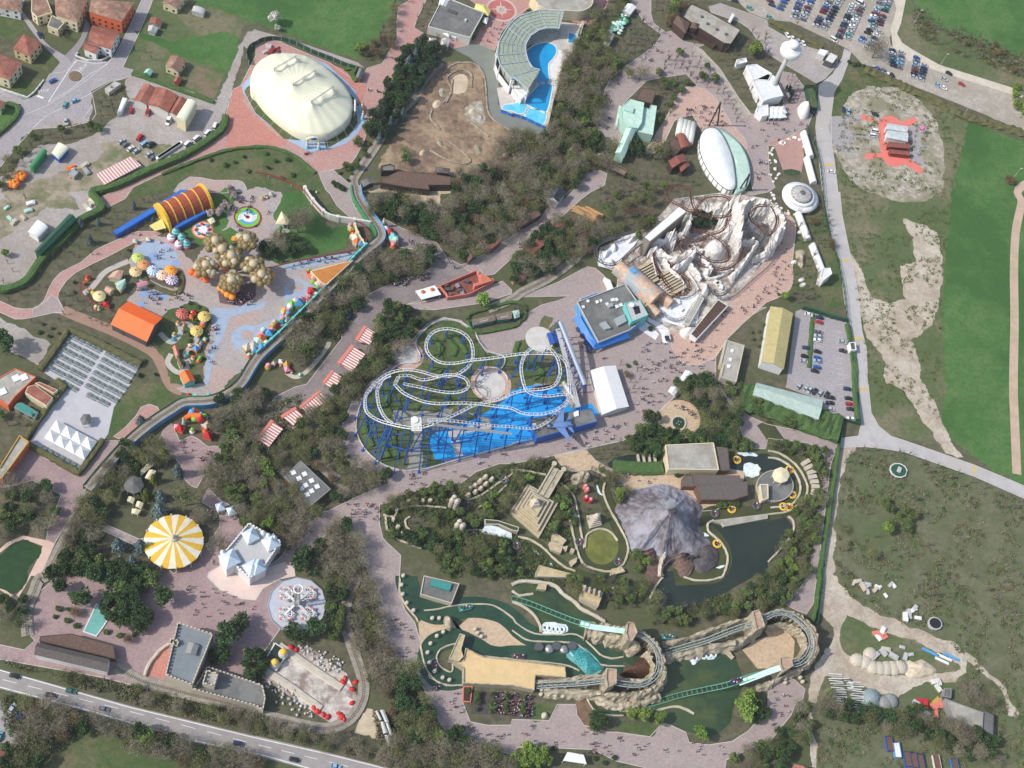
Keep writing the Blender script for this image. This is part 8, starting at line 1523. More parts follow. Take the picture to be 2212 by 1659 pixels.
toys("!11 222,66 230,72 238,84 238,100",7,'at the upper gate beside the viaduct',3,1.3);ornate_column(one("11 1097,300"),'gold topped white column beside the viaduct bend',7);ornate_column(one("02 1590,345"),'left gold topped column of the balloon gate',6);ornate_column(one("02 1795,375"),'right gold topped column of the balloon gate',6)
strip('ride_track',"!01 228,118 202,128 180,140 160,164 144,176",2.6,C[Zl1],8);strip('ride_track',"!01 276,244 296,260 312,244 312,230 328,230 340,250 332,266 320,280 326,300 308,312 290,296 296,280",2.4,C[Zl1],8);strip('ride_track',"!11 128,252 124,266 100,298 80,316 66,320 52,312",2,C[Ze],8)
l=G(one("02 1700,310"));ag=em('balloon_gate',l,'orange and red fairground arch under the viaduct bend','gate');MB().tube([G(one("02 1610,290"),1),G(one("02 1650,270"),6),G(one("02 1720,270"),6.5),G(one("02 1770,320"),1)],1.1,10).bd('arch',C[ZY],ag);MB().ball(G(one("02 1725,300"),5),2,12).bd('balloon',C['red'],ag);MB().ball(G(one("02 1680,300"),5),1.5,12).bd('balloon',C['lime'],ag)
hg('very long clipped green hedge between the service yard and the outer promenade',"!00 390,204 380,230 320,270 260,296 200,324 168,332 01 160,6 176,28 166,38 140,52 112,84 80,112 66,128 44,158 12,171 0,170",3.4,3);hg('dark hedge between the pink avenue and the round lawn',"!10 102,300 66,270 30,257 0,255 00 392,261 340,278 280,302",1.6,1.2)
for i,s in enumerate("00 2110,1360;00 2030,1410;00 1950,1435;00 2145,1485;10 90,1335;10 165,1395;10 275,1385;10 100,1460;10 315,1520;10 225,1545;00 1820,1390".split(';')):solo(s,'bush','small star shaped palm shrub on the lawn beside the pink avenue',.8);TREES[-1]=TREES[-1][:5]+('palm shrubs on the lawn beside the pink avenue',)
# ================= food terrace =================
TBL=mat('grey green picnic table',S(112,126,124),S(96,110,108),1);pt=[None]
def table(v,where,gr):
 if pt[0]is None:
  r=em('picnic_table',(0,0,0),'-','table');MB().box((0,0,.7),2.2,1.0,.08).bd('tabletop',TBL,r);[MB().box((0,s_*1.0,.4),2.2,.4,.07).bd('bench',TBL,r)for s_ in(-1,1)];MB().box((0,0,0),.5,.5,.7).bd('leg',C[Zp],r);pt[0]=r
 q=G(v);copy_tree(pt[0],(q.x,q.y,.16),wang(one("01 0,0"),one("01 480,260")),'grey green picnic table '+where,gr)
for bx_,by,n_,w_ in((612,1248,6,ZC),(930,1400,6,ZO)):
 for j in range(9 if w_==ZC else 7):
  for i in range(n_):
   x,y=bx_+i*46+(10 if i>2 else 0)-j*34,by+i*25+j*56
   if inpoly(x/4,414.75+y/4,p("!01 120,243 240,301 222,332 02 220,4 192,42 160,24 140,12 112,8 01 100,328 74,308")):table((x/4,414.75+y/4),'in the '+w_+' block of the walled food terrace','picnic tables, '+w_+' block')
for i in range(7):table(one("02 %d,%d"%(385+i*50,565+i*27)),'in the single row below the white peaked tents','picnic tables below the white peaked tents')
for j in range(2):
 for i in range(4):x,y=500+i*88-j*55,355+i*47+j*80;bg('white_tent',('upper',ZX)[j]+' row white peaked tent number '+('one','two','three','four')[i]+' from the left on the food terrace','tent',"02 %d,%d %d,%d %d,%d %d,%d"%(x-12,y-46,x+76,y,x+22,y+78,x-66,y+32),3,Za,Za,'pyr',2.2,over=1.2)
cn('hexagonal_kiosk','dark hexagonal roofed kiosk in the middle of the food terrace',"!02 144,52 155,52 159,60 153,69 143,70 138,61",3.5,Zq,'pyr',1.2,cat='kiosk');hg('tall brown green hedge wall round the food terrace',"!01 70,310 96,274 120,239 160,258 200,278 244,300",2.6,2.6,Zi1,smooth=0);hg('tall hedge round the lower corner of the food terrace',"!02 48,106 80,124 136,156 156,130 178,98",2.4,2.4,Zi1,smooth=0);hg('hedge on the upper left side of the food terrace',"!01 100,328 02 112,8 88,36 44,96",2.4,2.4,Zi1,smooth=0)
b=bg(ZB1,'grey flat roofed block with three skylights at the left edge',Zc,"!02 -12,-4 01 26,306 62,320 02 26,22 14,38 0,28 -12,20",5,ZA1,ZA,par=.5);[rb(b,[tuple(q)for q in sq(one(s),1.5,5,.5)],5,.5)for s in("01 140,1612","01 208,1605","02 25,70")]
bg(ZB1,'terracotta gabled roof in the service block cluster',Zc,"!02 48,4 60,1 91,23 80,38 43,15",5,Zg,Zt,par=0);bg(ZB1,'narrow terracotta roof strip above the gabled one',Zc,"!01 60,330 68,328 02 100,10 92,16",4.5,Zg,Zt,par=0);bg(ZB1,'teal rounded roof in the service block cluster',Zc,"!02 30,33 38,32 66,49 60,60 24,40",4,Zp,Zy,par=0);bg('orange_front_building','long grey roofed building with orange parapet at the left edge',Zc,"!02 34,90 50,101 4,164 -30,152 -12,128 0,144",5.5,ZA1,ZA,par=.8,trim=ZI)
# ================= castle quarter =================
q=G(one("02 1505,1400"));ca_=em('carousel',q,'large twelve sided carousel roof striped yellow and white','carousel');m_=MB();R_=12.2;n=24;RO=[V3((R_*math.cos(k*2*math.pi/n+.1)*(1 if k%2 else.985),R_*math.sin(k*2*math.pi/n+.1)*(1 if k%2 else.985),5))for k in range(n)]
for k in range(n):m_.mi=k%2;A_,B_=q+RO[k],q+RO[(k+1)%n];t_=q+g*8.6;m_.add([A_,B_,t_,A_-g*.7,B_-g*.7],[(0,1,2),(3,4,1,0)])
m_.bd(Zr,[mat('golden yellow canvas',S(226,180,62),S(214,170,56),.5),mat('ivory canvas',S(232,226,206),S(216,208,188),.5)],ca_);MB().la(q+g*8.3,[(1.6,0),(1.6,.6),(.9,1),(.6,2),(.1,2.8)],12).bd('crown_cap',C[Ze],ca_);MB().la(q,[(10.8,0),(10.8,.4)],24).bd('platform',C['wood'],ca_)
for k in range(0,n,2):MB().tube([q+RO[k]-g*5,q+RO[k]-g*.4],.22,6).bd('column',C[Zg],ca_);MB().ball(q+RO[k]+g*.4,.45,8).bd('corner_finial',C[Ze],ca_)
def merlons(par,P,h,m,st=1.5,w_=.9):
 n=len(P);mb=MB()
 for i in range(n):
  A_,B_=P[i],P[(i+1)%n];L_=(B_-A_).length;k=int(L_/st);an=math.atan2(B_.y-A_.y,B_.x-A_.x)
  for j in range(k):t=A_.lerp(B_,(j+.5)/k);mb.box((t.x,t.y,h),w_,.5,.9,an)
 mb.bd('battlements',C[m],par)
def castle(nm,l_,s,h,m,roof=Zq,z=0):
 b=bg(nm,l_,'castle',s,h,m,roof,par=.9);merlons(b,offset(asP(s,h),-.15),h+.9,m);return b
wc=castle('white_castle','white castle with pale pyramid corner turrets',"!02 430,242 12 43,274 16,314 02 432,338 385,296",7,Za,Zh)
LB=mat('pale blue turret roof',S(206,220,232),S(190,206,220),.6)
for s,z_,k_ in(("02 1985,1510",9,3.2),("02 2180,1590",8.4,2.8),("02 2165,1310",9,2.6),("12 130,1370",8.6,2.8),("12 10,1580",8.6,2.6)):P_=sq(one(s),k_,z_,.5);MB().pr_(P_,0,z_).bd('turret',C[Za],wc);c_=cen(P_);MB().add([V3((x.x,x.y,z_))for x in offset(P_,.3)]+[c_+g*3],[(0,1,4),(1,2,4),(2,3,4),(3,0,4)]).bd('turret_roof',LB,wc)
for s in("12 60,1300","12 105,1325","12 160,1345","02 1925,1470"):q=G(one(s),7);MB().la(q,[(.9,0),(.9,2),(1.1,2.2),(.1,4.2)],10).bd('small_turret',C[Za],wc)
cs=castle('castle_hall','grey roofed castle hall with pale battlements',"!03 307,82 368,102 332,190 286,172",9,Ze,mat('blue grey roof',S(128,136,140),S(118,126,130),.3));bg('roof_lantern','raised gabled roof light on the castle hall',Zr,"!03 326,114 344,120 338,138 320,133",10.4,Zp,Zp,Zd,.8,z0=9);castle('castle_keep','small square crenellated keep beside the long castle roof',"!03 357,164 377,170 370,192 350,187",8.5,Ze,ZA);castle('castle_wing','long low crenellated castle roof above the railway',"!03 358,158 442,186 13 11,190 16,212 12,233 03 442,226 333,197 348,176",4.5,Ze);castle('side_tower','narrow side tower on the left flank of the castle hall',"!03 295,109 310,114 306,122 293,118",9.5,Ze)
area('castle_yard',"!03 296,120 306,124 285,178 252,172 258,148 278,128",M['redpave'],6);hg('old rubble wall round the brick red castle yard',"!03 292,118 276,130 258,152 250,174",1.3,1.6,Ze,**SW)
tr=bg('theatre','long stepped grey thatched theatre with white ridge line',Zc,"!03 65,115 190,144 185,166 59,136",6,Za,'thatch',Zd,2.4,ridge=1);bg('rear_building','dark rear roofs of the thatched theatre',Zc,"!03 70,104 124,100 196,120 200,144 100,120 68,112",4,Zl,ZR,par=.2)
pool('stepped turquoise fountain basin tapering to a point',"!03 167,51 176,60 190,68 179,85 166,103 146,96 155,77",M['palepool'],.5,0,7,'fountain',.4)
q=G(one("13 350,255"));sw=em('spinning_ride',q,'pale twelve sided ride platform with four white gondola wheels and central tower','ride');MB().la(q,[(12.2,0),(12.2,.7)],12).bd('platform',mat('pale blue grey deck',S(190,194,204),S(178,182,192),.4),sw);MB().tube([q+V3((12.2*math.cos(k*math.pi/6),12.2*math.sin(k*math.pi/6),1.3))for k in range(12)],.14,5,True).bd('railing',C[Zp],sw);m_=MB()
for x,y in((-.5,-.5),(.5,-.5),(.5,.5),(-.5,.5)):m_.bar(q+V3((x*2.4,y*2.4,.6)),q+V3((x,y,19)),.3)
for k in range(12):m_.bar(q+V3((-.9,-.9,1+k*1.5)),q+V3((.9,.9,2+k*1.5)),.2)
m_.bd('tower',C[Zp],sw);MB().tube([q+V3((1.9*math.cos(k*.7),1.9*math.sin(k*.7),19))for k in range(9)],.3,6,True).bd('top_ring',C[Za],sw)
for k in range(4):
 a_=k*math.pi/2+.75;e=q+V3((6.2*math.cos(a_),6.2*math.sin(a_),2.4));MB().bar(q+g*3.4,e,.9).bd('arm',C[Zf],sw);m_=MB();m_.tube([e+V3((2.6*math.cos(j*.524),2.6*math.sin(j*.524),.1))for j in range(12)],.3,5,True);[m_.bar(e,e+V3((2.6*math.cos(j*.524),2.6*math.sin(j*.524),.1)),.2)for j in range(12)];m_.bd('gondola_wheel',C[Za],sw);[MB().la(e+V3((2.9*math.cos(j*.785),2.9*math.sin(j*.785),-.5)),[(.3,0),(.7,.4),(.6,.9)],8).bd('gondola',C[(Ze,Zz)[j%2]],sw)for j in range(8)]
b=bg('skylight_roof','grey flat roof with nine square white skylights',Zc,"!12 77,133 129,182 93,212 49,160",5,Zm,Zq,par=.3,trim=Zp);[rb(b,[tuple(x)for x in sq(one("12 %d,%d"%v),1.0,5,.4)],5,.4)for v in((323,768),(420,780),(372,818),(480,838),(430,878),(395,908),(528,888),(480,927),(442,958))]
cn('octagonal_roof','dark octagonal pavilion roof among the conifers',[tuple(x)for x in ell(*one("02 1155,870"),22,20,8)],4,Zq,'pyr',2.4,cat='pavilion')
for s,l_ in(("!02 222,194 233,197 230,207 219,202",'upper small cream canopy below the octagonal roof'),("!02 237,202 248,206 244,216 234,211",'lower small cream canopy below the octagonal roof'),("!02 228,215 244,218 238,226 227,223",'flat beige awning below the cream canopies'),("!02 260,131 270,136 244,158 238,154",'long cream awning beside the tall conifer'),("!02 258,148 270,150 260,166 250,162",'short cream awning beside the octagonal roof')):cn(ZS,l_,s,3,Zg,Zd,.6)
for s,l_ in(("02 1905,1060",'left white gate kiosk with pointed roof'),("02 2000,1095",'right white gate kiosk with pointed roof')):P_=[tuple(x)for x in sq(one(s),1.9,3.6,.3)];bg('gate_kiosk',l_,'kiosk',P_,3.6,Zf,LB,'pyr',2.6,over=.5)
for i,s in enumerate(("13 235,680","13 160,770")):q=G(one(s));r=em('egg_dome',q,('upper',ZX)[i]+' white and yellow ringed dome tower of the snow set','tower');MB().la(q,[(2.2,0),(2,2),(1.6,3.4)],14).bd('base',C[Zf],r);MB().ball(q+g*4,1.5,12,.8).bd('dome',C[Zg1],r)
bg('dark_pool','dark basin framed in white at the top of the snow set','basin',"!13 33,116 57,131 35,164 12,150",1,Za,M['lake'],par=.5)
rr=random.Random(8)
for s,l_ in(("13 200,600 470,790 740,970",'upper'),("13 50,800 300,960 560,1150",ZX)):hg('long pale channel wall on the '+l_+' side of the snow set',s,3,.9,Ze,smooth=0,**SW)
sp_=[G(v)for v in p("!13 72,120 112,124 156,152 160,172 128,172 86,140")];sp2=[G(v)for v in p("!13 16,180 40,176 84,212 100,244 60,240 20,208")]
for w_,sp3,n_ in(('upper',sp_,46),(ZX,sp2,46)):
 k=0
 while k<n_:
  x,y=rr.uniform(min(a.x for a in sp3),max(a.x for a in sp3)),rr.uniform(min(a.y for a in sp3),max(a.y for a in sp3))
  if inpoly(x,y,sp3):k+=1;s_=rr.uniform(.4,.75);tag(MB().box((x,y,0),1.3*s_,1.1*s_,1.3*s_,.5).la((x,y,1.3*s_),[(1*s_,0),(.05,.7*s_)],4,rz=1.3).bd('model_house',C[rr.choice([Zf,Ze,Zh])]),'tiny pale model house in the '+w_+' part of the snow set','model house','model houses, '+w_+' part of the snow set')
for i,s in enumerate("13 300,620;13 345,645;13 500,1140;13 530,1170;13 620,1220;13 580,1200;13 720,1190;13 740,1220;13 760,1240;13 830,980;13 860,920;13 770,890;13 750,920;13 830,1100".split(';')):q=G(one(s));tag(MB().la(q,[(1.2,0),(1.5,.5),(.8,1.1),(.2,1.3)],7,1,rr.uniform(.5,1),i).bd('red_shrub',C['red']),'bright red artificial shrub heap in the snow set','shrub','red shrub heaps in the snow set')
for i,s in enumerate(("!13 206,234 210,232 218,248 214,250","!13 214,232 221,231 230,253 223,253","!13 215,252 221,252 228,271 220,273","!13 224,254 229,254 237,276 232,277","!13 222,275 230,275 236,294 229,294")):bg('train_car',('first','second','third','fourth','fifth')[i]+' parked grey roofed train car from the top','train car',s,2.8,Zp,Zh,Zd,.3)
# ================= village =================
def hs(l_,s,h,w_,roof='tiles',kind=Zd,rh=1.8,ridge=0,win=1,nm='house'):return bg(nm,l_,'house' if nm=='house' else ZK,s,h,w_,roof,kind,rh,.2,win,ridge=ridge)
for a in(('white walled house in the top left corner',"!00 -12,-12 38,-12 35,21 -12,12",6,Za,'tiles','hip',1.8),('cream house with old tiled roof at the lane corner',"!00 55,-8 80,-4 90,22 64,30 54,20",6,Zg,'tiles',Zb),('long village house with old brown tiles and cream front',"!00 94,-12 154,-8 133,38 96,26",8,Zg,'tiles','hip',2),('tall orange house with pale old tiled roof',"!00 158,-2 232,4 210,38 153,20",8.5,ZA1,'tiles','hip',2),('white house with red gabled roof by the road fork',"!00 160,44 207,57 192,86 152,73",6.5,Za,Zt,Zd,2.2,1),('low red roofed wing of the white house by the road fork',"!00 147,73 174,80 166,94 144,85",5,Za,Zt,Zd,1.2,1),('yellow walled house with orange hipped roof',"!00 41,58 72,74 52,98 22,85",6,'terracotta wall',Zt,'hip',2.4),('large red hipped roof house at the left edge',"!00 -24,84 38,109 15,138 -40,120",7,Zg,Zt,'hip',2.6),('small red roofed house below the left edge street',"!00 -30,168 8,176 0,188 -30,184",5,Zg,Zt,Zd,1.5),('house with brown roof at the top beside the garden',"!00 294,-12 324,-8 306,15 280,6",4.5,Zg,'tiles',Zd,1.5),('garden house with orange brown roof between the plots',"!00 295,96 321,106 308,125 285,116",4,Zg,'tiles',Zd,1.6),('grey roofed lean-to behind the cream village house',"!00 90,26 111,40 100,52 82,45",4.5,Zg,Zq,Zb)):hs(*a)
for a in(('red tiled garden shed in the meadow',"!00 260,31 281,36 277,45 258,41",2.6,Ze,Zt),('pale grey shed beside the red garden shed',"!00 257,44 274,49 268,58 255,54",2.4,Zh,Zh),('pale green shed in the orchard plot',"!00 253,120 265,123 260,131 248,126",2.4,ZM,ZF),('small red hut beside the vegetable rows',"!00 304,132 316,135 309,146 300,141",2.4,Zx,Zt),('pale greenhouse tunnel at the top of the meadow',"!00 334,11 356,18 352,27 331,20",2.4,Zh,Zh,Zb1),('left part of the open red tiled barn',"!00 248,145 270,153 254,182 231,174",5,Zf,Zt),('large middle part of the open red tiled barn',"!00 270,150 308,165 291,195 255,181",5.5,Zf,Zt),('right part of the red tiled barn beside the cream hall',"!00 307,167 323,173 306,202 290,195",4.6,Zf,Zt),('tall cream hall with curved roof joined to the barn',"!00 324,172 340,178 321,212 304,203",7.5,Zg,'canvas',Zb1),('white tunnel shed with blue side in the service yard',"!00 100,247 119,257 102,276 89,265",3.5,Zv,'canvas',Zb1),('long dark green shed beside the long hedge',"!01 120,38 133,47 71,108 59,103",5,ZN,ZN),('white tunnel tent beside the long green shed',"!01 64,49 84,62 66,81 48,69",3.5,Za,Za,Zb1),('green trailer at the yard edge',"!00 73,258 82,262 58,294 50,288",3.6,ZM,ZM,Zb1),('orange roofed house in the bottom left corner',"!03 -24,296 12,305 2,332 -30,328",5,Zg,Zt),('bus shelter roof in the lay-by',"!00 198,141 209,145 188,160 181,154",2.6,Ze,Zh,Zb),('blue workshop shed in the yard dirt',"!00 126,292 135,298 128,306 119,300",2.5,Zu,Zu,Zb),('grey barn with concrete frame in the lower right corner',"!33 306,212 372,236 370,267 320,245",5,Zp,ZA,Zb),('dark grey lean-to right of the grey barn',"!33 372,232 390,240 389,275 370,266",4,Zk,Zq,Zb),('grey storage hut above the barn',"!33 305,194 317,195 316,211 302,208",3,Zp,Zq,Zb),('terracotta roof at the bottom edge by the dirt track',"!33 45,325 76,336 68,352 40,340",4,Zg,Zt,Zd)):hs(*a[:5],kind=a[5]if len(a)>5 else Zd,rh=1.3,win=0,nm=ZK)
cn('striped_canopy','long pink and white striped canopy by the long hedge',"!00 226,270 244,286 179,320 167,300",3.4,stripes('pink white stripes',S(196,130,124),S(226,214,206),wang(one("00 1130,1350"),one("00 835,1500")),1.5,.5),cat=ZS)
bg('truck_trailer','white curtain trailer behind the lay-by trees','trailer',"!00 212,168 220,170 210,192 202,195",3.2,Za,Za,par=0)
for i,s in enumerate(("00 185,1540","00 125,1605")):q=G(one(s));r=em('pumpkin_float',q,(ZO,ZC)[i]+' orange pumpkin shaped parade float in the yard','float');[MB().ball(q+V3((1.5*math.cos(k),1.5*math.sin(k),2)),1.5,8).bd('lobe',C['mango' if k%2 else ZY],r)for k in range(6)];MB().la(q+g*3.2,[(.8,0),(.3,1.5)],6).bd('stalk',C[Zg1],r)
for a in(("00 345,310",(8,14),Zd1,'dark blue car on the lane between the village houses'),("00 458,705",(14,-8),'blue','bright blue car at the junction stop line'),("00 565,912",(6,-14),Zy,'grey green car turning into the lay-by'),("00 650,875",(14,-7),Zj1,'pale car in the marked bay of the lay-by'),("00 570,1058",(3,10),ZH,'silver car in the yellow bays'),("00 1133,962",(3,-12),'red','red pickup in front of the barn'),("00 1210,1195",(9,-12),'red','red van in the middle of the dusty yard'),("00 1050,1228",(9,-7),ZH,'silver car left in the yard row'),("00 1085,1255",(9,-7),ZJ,'grey car second in the yard row'),("00 1130,1290",(9,-7),Zj,'white car third in the yard row'),("00 1180,1310",(9,-7),ZH,'silver car fourth in the yard row'),("00 1250,1250",(9,-7),Zj1,'pale car right of the red van'),("00 1308,1258",(9,-7),Zn,'black car right of the red van'),("00 1290,1338",(9,-7),ZH,'silver car above the long hedge'),("00 1325,1365",(9,-7),ZJ,'grey car nearest the long hedge'),("00 1858,1095",(4,-12),Zj,'topmost white van along the long hedge'),("00 1795,1155",(9,-9),Zj,'second white van along the long hedge'),("00 1700,1202",(9,-8),Zj,'third white van along the long hedge'),("00 1622,1250",(9,-8),Zj,'lowest white van along the long hedge'),("03 130,868",(20,5),Zn,'black car leftmost on the highway'),("03 440,1034",(20,5),Zn,'long black car on the near lane of the highway'),("03 615,1000",(20,5),ZM,'dark green car on the far lane of the highway'),("03 900,1153",(20,5),ZJ,'blue grey car in the middle of the highway'),("03 2060,1452",(20,5),Zd1,'dark blue car on the highway below the castle wing'),("13 332,1590",(20,5),Zn,'black car at the right part of the highway'),("13 690,1648",(20,5),Zj1,'pale blue car at the bottom edge of the highway'),("03 110,1145",(9,-12),ZH,'silver car in the hotel car park'),("03 182,1218",(20,-2),Zd1,'dark blue car in the hotel car park'),("03 0,1390",(5,-14),Zy,'teal car at the left edge of the hotel car park'),("00 1135,110",(3,-12),Zn,'black car beside the orange house'),("11 815,1080",(9,-10),Zd1,'dark blue van on the grey avenue')):V_=one(a[0]);car(V_,(V_[0]+a[1][0],V_[1]+a[1][1]),a[2],a[3],van='van' in a[3],detail=True)
car(one("00 1460,1050"),one("00 1440,1090"),Zj,'white van in front of the cream hall',van=True,detail=True,s=1.15);car(one("00 1285,970"),one("00 1265,1010"),'red','red lorry cab parked in the barn opening',van=True,detail=True,s=1.2)
for i in range(14):v=(one("00 1370,1375")[0]+i*3.6,one("00 1370,1375")[1]-i*2.4);tag(MB().box(G(v),2.2,1.6,1.6,.6).bd('white_crate',C[Za]),'white wrapped crate in the row above the long hedge','crate','white crates above the long hedge')
q=G(one("00 650,660"));tag(MB().la(q,[(3.1,0),(3.1,.35),(2.6,.4)],20).bd('round_planter',mat('brown planting',S(128,108,84),S(100,92,64),1)),'round brown planter on the traffic island','planter')
for s,w_ in(("00 665,520 600,600 420,880",.7),("!00 83,177 120,156 156,128 190,108",.35),("!00 124,121 136,122 142,130 141,138",.4),("!00 18,216 40,200 80,183 108,166 140,146 188,109",.3),("!00 56,222 80,200 110,186 160,160 190,142 212,137",.35),("00 320,828 375,850",2),("00 1290,80 1195,300 1062,580",.5),("!00 132,104 144,107 164,110 186,108 197,98",.5),("00 800,910 720,1020 780,1055",.3)):strip('road_marking',s,w_*.55,M[Zs1],6,0)
for s in("00 735,590","00 690,622","00 380,797"):
 cu=bpy.data.curves.new('stop','FONT');cu.body='STOP';cu.size=2.3;cu.align_x='CENTER';o=bpy.data.objects.new('stop_lettering',cu);COL.objects.link(o);dg=bpy.context.evaluated_depsgraph_get();me=bpy.data.meshes.new_from_object(o);bpy.data.objects.remove(o);me.materials.append(M[Zs1]);o=bpy.data.objects.new('stop_lettering',me);COL.objects.link(o);q=G(one(s));o.location=(q.x,q.y,.17);o.rotation_euler=(0,0,wang(one("00 700,640"),one("00 770,560"))if '797' not in s else wang(one("00 350,800"),one("00 410,790")));tag(o,kind=ZP)
for i in range(9):strip('bay_line',"00 %d,%d %d,%d"%(375+i*43,1068-i*6,385+i*43,1105-i*6),.25,M['yellowline'],6,0)
fc('low white wall along the village garden',"!00 0,154 30,164 48,170 60,160 76,140",1.1,Za,0,ZG,cat=ZG,th=.3);fc('white garden wall round the white house',"!00 134,94 130,98 152,106 176,106 194,96",1.2,Za,0,ZG,cat=ZG,th=.3);hg('hedge strip beside the meadow and the barn road',"!00 228,128 280,146 330,164 370,178",1.8,1.2);hg('clipped hedge round the left edge garden',"!00 12,181 30,187 30,200 12,220 -12,240",2.4,1.8)
# ================= demolition site =================
SITE=mat('weathered concrete',S(168,156,140),S(132,118,102),.5,amt=.9)
for l_,s in(('curved concrete channel wall in the upper demolition site',"!10 328,178 338,156 330,136 344,124 360,122 372,130 372,152"),('inner channel wall in the upper demolition site',"10 1610,900 1680,800 1700,690"),('dark channel wall across the lower demolition site',"!10 300,260 328,276 358,284 370,276 340,250 328,242"),('straight channel wall at the right of the demolition site',"!10 366,208 384,222 402,236"),('short curved channel wall in the demolition site',"!10 304,190 302,206 318,224"),('outer low wall on the left of the demolition site',"!10 324,128 340,112 370,109 388,120 396,140 398,170 402,196 416,212 440,226")):hg(l_,s,.8,.7,SITE,**SW)
area('channel_floor',"!10 338,138 352,128 364,132 366,148 360,160 340,162",M['sand'],5,2);area('rubble_patch',"!10 360,188 390,176 396,200 392,218 370,208",M['rubble']if 'rubble' in M else MATS[ZD1],5,2)
for i,s in enumerate("10 1700,1050;10 1560,900;10 1590,1240;10 1930,1200;10 1440,1320;10 1920,1290;10 1400,1130;10 1870,960;10 1940,1010;10 1300,1240;10 2160,1340;10 1610,800".split(';')):q=G(one(s));tag(MB().la(q,[(2.4+i%2,0),(1.5,.6),(.6,1),(.1,1.1)],10,1,.6,i).bd('spoil_heap',(M['site'],M['sand'],MATS[ZD1])[i%3]),'heap of '+('brown soil','yellow sand','grey rubble')[i%3]+' on the demolition site','heap','heaps of '+('brown soil','yellow sand','grey rubble')[i%3]+' on the demolition site')
# ================= storage ground lower right =================
rr=random.Random(31)
for s,n_,cs_,wh in(("!33 138,16 160,4 222,12 220,36 180,40",12,'white paint,pale grey,off white,stone','at the top of the storage ground'),("!33 238,58 260,56 262,80 236,72",7,'pale grey,white paint,red','beside the dumped black tank'),("!33 180,90 212,100 210,110 186,108",6,'sky blue,white paint,salmon','in the grass loop of the dirt track'),("!33 170,132 258,120 258,140 192,148",8,'stone,pale grey,white paint','in the middle of the grass loop'),("!33 276,184 300,180 296,240 286,240",9,'off white,salmon,gold','left of the grey barn'),("!33 236,212 266,210 280,240 256,242",6,'red,stone,pale grey','below the dirt track'),("!01 0,32 60,12 52,44 12,60",8,'white paint,mint,stone','in the left storage yard'),("!01 136,24 172,12 176,30 148,42",9,'white paint,cream,stone','along the long hedge bend'),("!00 112,288 152,284 160,312 124,312",7,'orange,dark green,stone,steel','in the dusty yard beside the workshop'),("!10 6,80 40,80 60,88 12,94",8,'white paint,pale grey,dark red','behind the cream tent')):
 P_=[G(v)for v in p(s)];k=0
 while k<n_:
  x,y=rr.uniform(min(a.x for a in P_),max(a.x for a in P_)),rr.uniform(min(a.y for a in P_),max(a.y for a in P_))
  if inpoly(x,y,P_):k+=1;c_=rr.choice(cs_.split(','));a_=rr.uniform(0,3);s_=rr.uniform(.8,1.8);tag(MB().box((x,y,0),2.4*s_,1.2*s_,.8*s_,a_).box((x,y,.8*s_),1.6*s_,.9*s_,.3,a_+.2).bd('stored_pallet',C[c_]),c_.replace(' paint','')+' stack of stored material '+wh,'stack',c_.replace(' paint','')+' stacks of material '+wh)
for i,(s,nx)in enumerate((("33 605,970",14),("33 770,1040",14),("33 690,930",6))):
 q=G(one(s));r=em('stacked_frames',q,(ZC,ZO,'small grey middle')[i]+' stack of white metal barrier frames','frames');[MB().box(q+V3((rr.uniform(-.8,.8),(k-nx/2)*1.0,.3+.1*(k%3))),6 if i<2 else 3,.3,.6,rr.uniform(-.1,.1)-.1).bd('frame',C[Za if k%4 else Zh],r)for k in range(nx)]
for i,s in enumerate(("33 1400,660","33 1580,700","33 1520,705","33 1500,735")):tag(MB().box(G(one(s)),8-i*.5,1.1,.6,-.5).bd('panel_bundle',C[ZL if i<2 else Za]),('pale blue bundle left','pale blue bundle right','white bundle','thin white bundle')[i]+' of long panels at the end of the dirt loop','panels')
for i,s in enumerate("33 770,730;33 840,745;33 900,790;33 960,800;33 1020,800;33 1080,800;33 1140,790;33 880,680;33 1060,1080;33 1010,1100".split(';')):q=G(one(s));tag(MB().la(q,[(3.6,0),(3.2,1.2),(1.8,2),(.1,2.3)],12,1,.9,i).bd('gravel_mound',C[Ze if i<8 else Zp]),'smooth pale gravel mound in the row beside the dirt track','mound','gravel mounds beside the dirt track')
rock('soil_heap','big cream rubble heap at the end of the gravel mounds',"!33 238,146 252,148 266,144 280,152 292,164 276,174 252,178 236,170",2.4,mat('cream rubble',S(214,200,176),S(184,168,146),.6,amt=.8));l=G(one("33 895,1055"));tag(MB().la(l,[(4.4,0),(4,1),(2,2.6),(.1,3.2)],12).bd('silo_cap',pm('blue grey metal',130,148,150)),'blue grey conical tank lid by the dirt track','tank')
for i,(s,c_)in enumerate((("33 1040,1455",Zv),("33 1105,1510",ZL),("33 1195,1590",Zv),("33 1255,1600",Zv),("33 1310,1610",'deep blue'),("33 1450,1620",Zf),("33 1605,1650",'awning blue'))):P_=sq(one(s),1.5,0,-.05,3.2);r=em('waste_skip',cen(P_),('first','second','third','fourth','fifth','sixth','seventh')[i]+' waste skip from the left in the bottom right yard','skip');MB().pr_(P_,0,1.7,top=False).bd('bin',C[c_],r);MB().pr_([cen(P_).lerp(x,.93)for x in P_],0,1.3).bd('rubbish',C[Zm if i!=1 else Za],r)
q=G(one("32 1120,755"));r=em('covered_stack',q,'round dark teal covered object ringed with white in the scrubland','stack');MB().la(q,[(4.2,0),(4.2,1),(3.6,1.6)],16,1,.85).bd('cover',C[ZN],r);MB().tube([q+V3((4.3*math.cos(k*.6),3.7*math.sin(k*.6),1.1))for k in range(10)],.35,5,True).bd('white_ring',C[Zf],r);MB().box(q+g*1.5,3,1.8,.6,1).bd('crate',C[Zh],r)
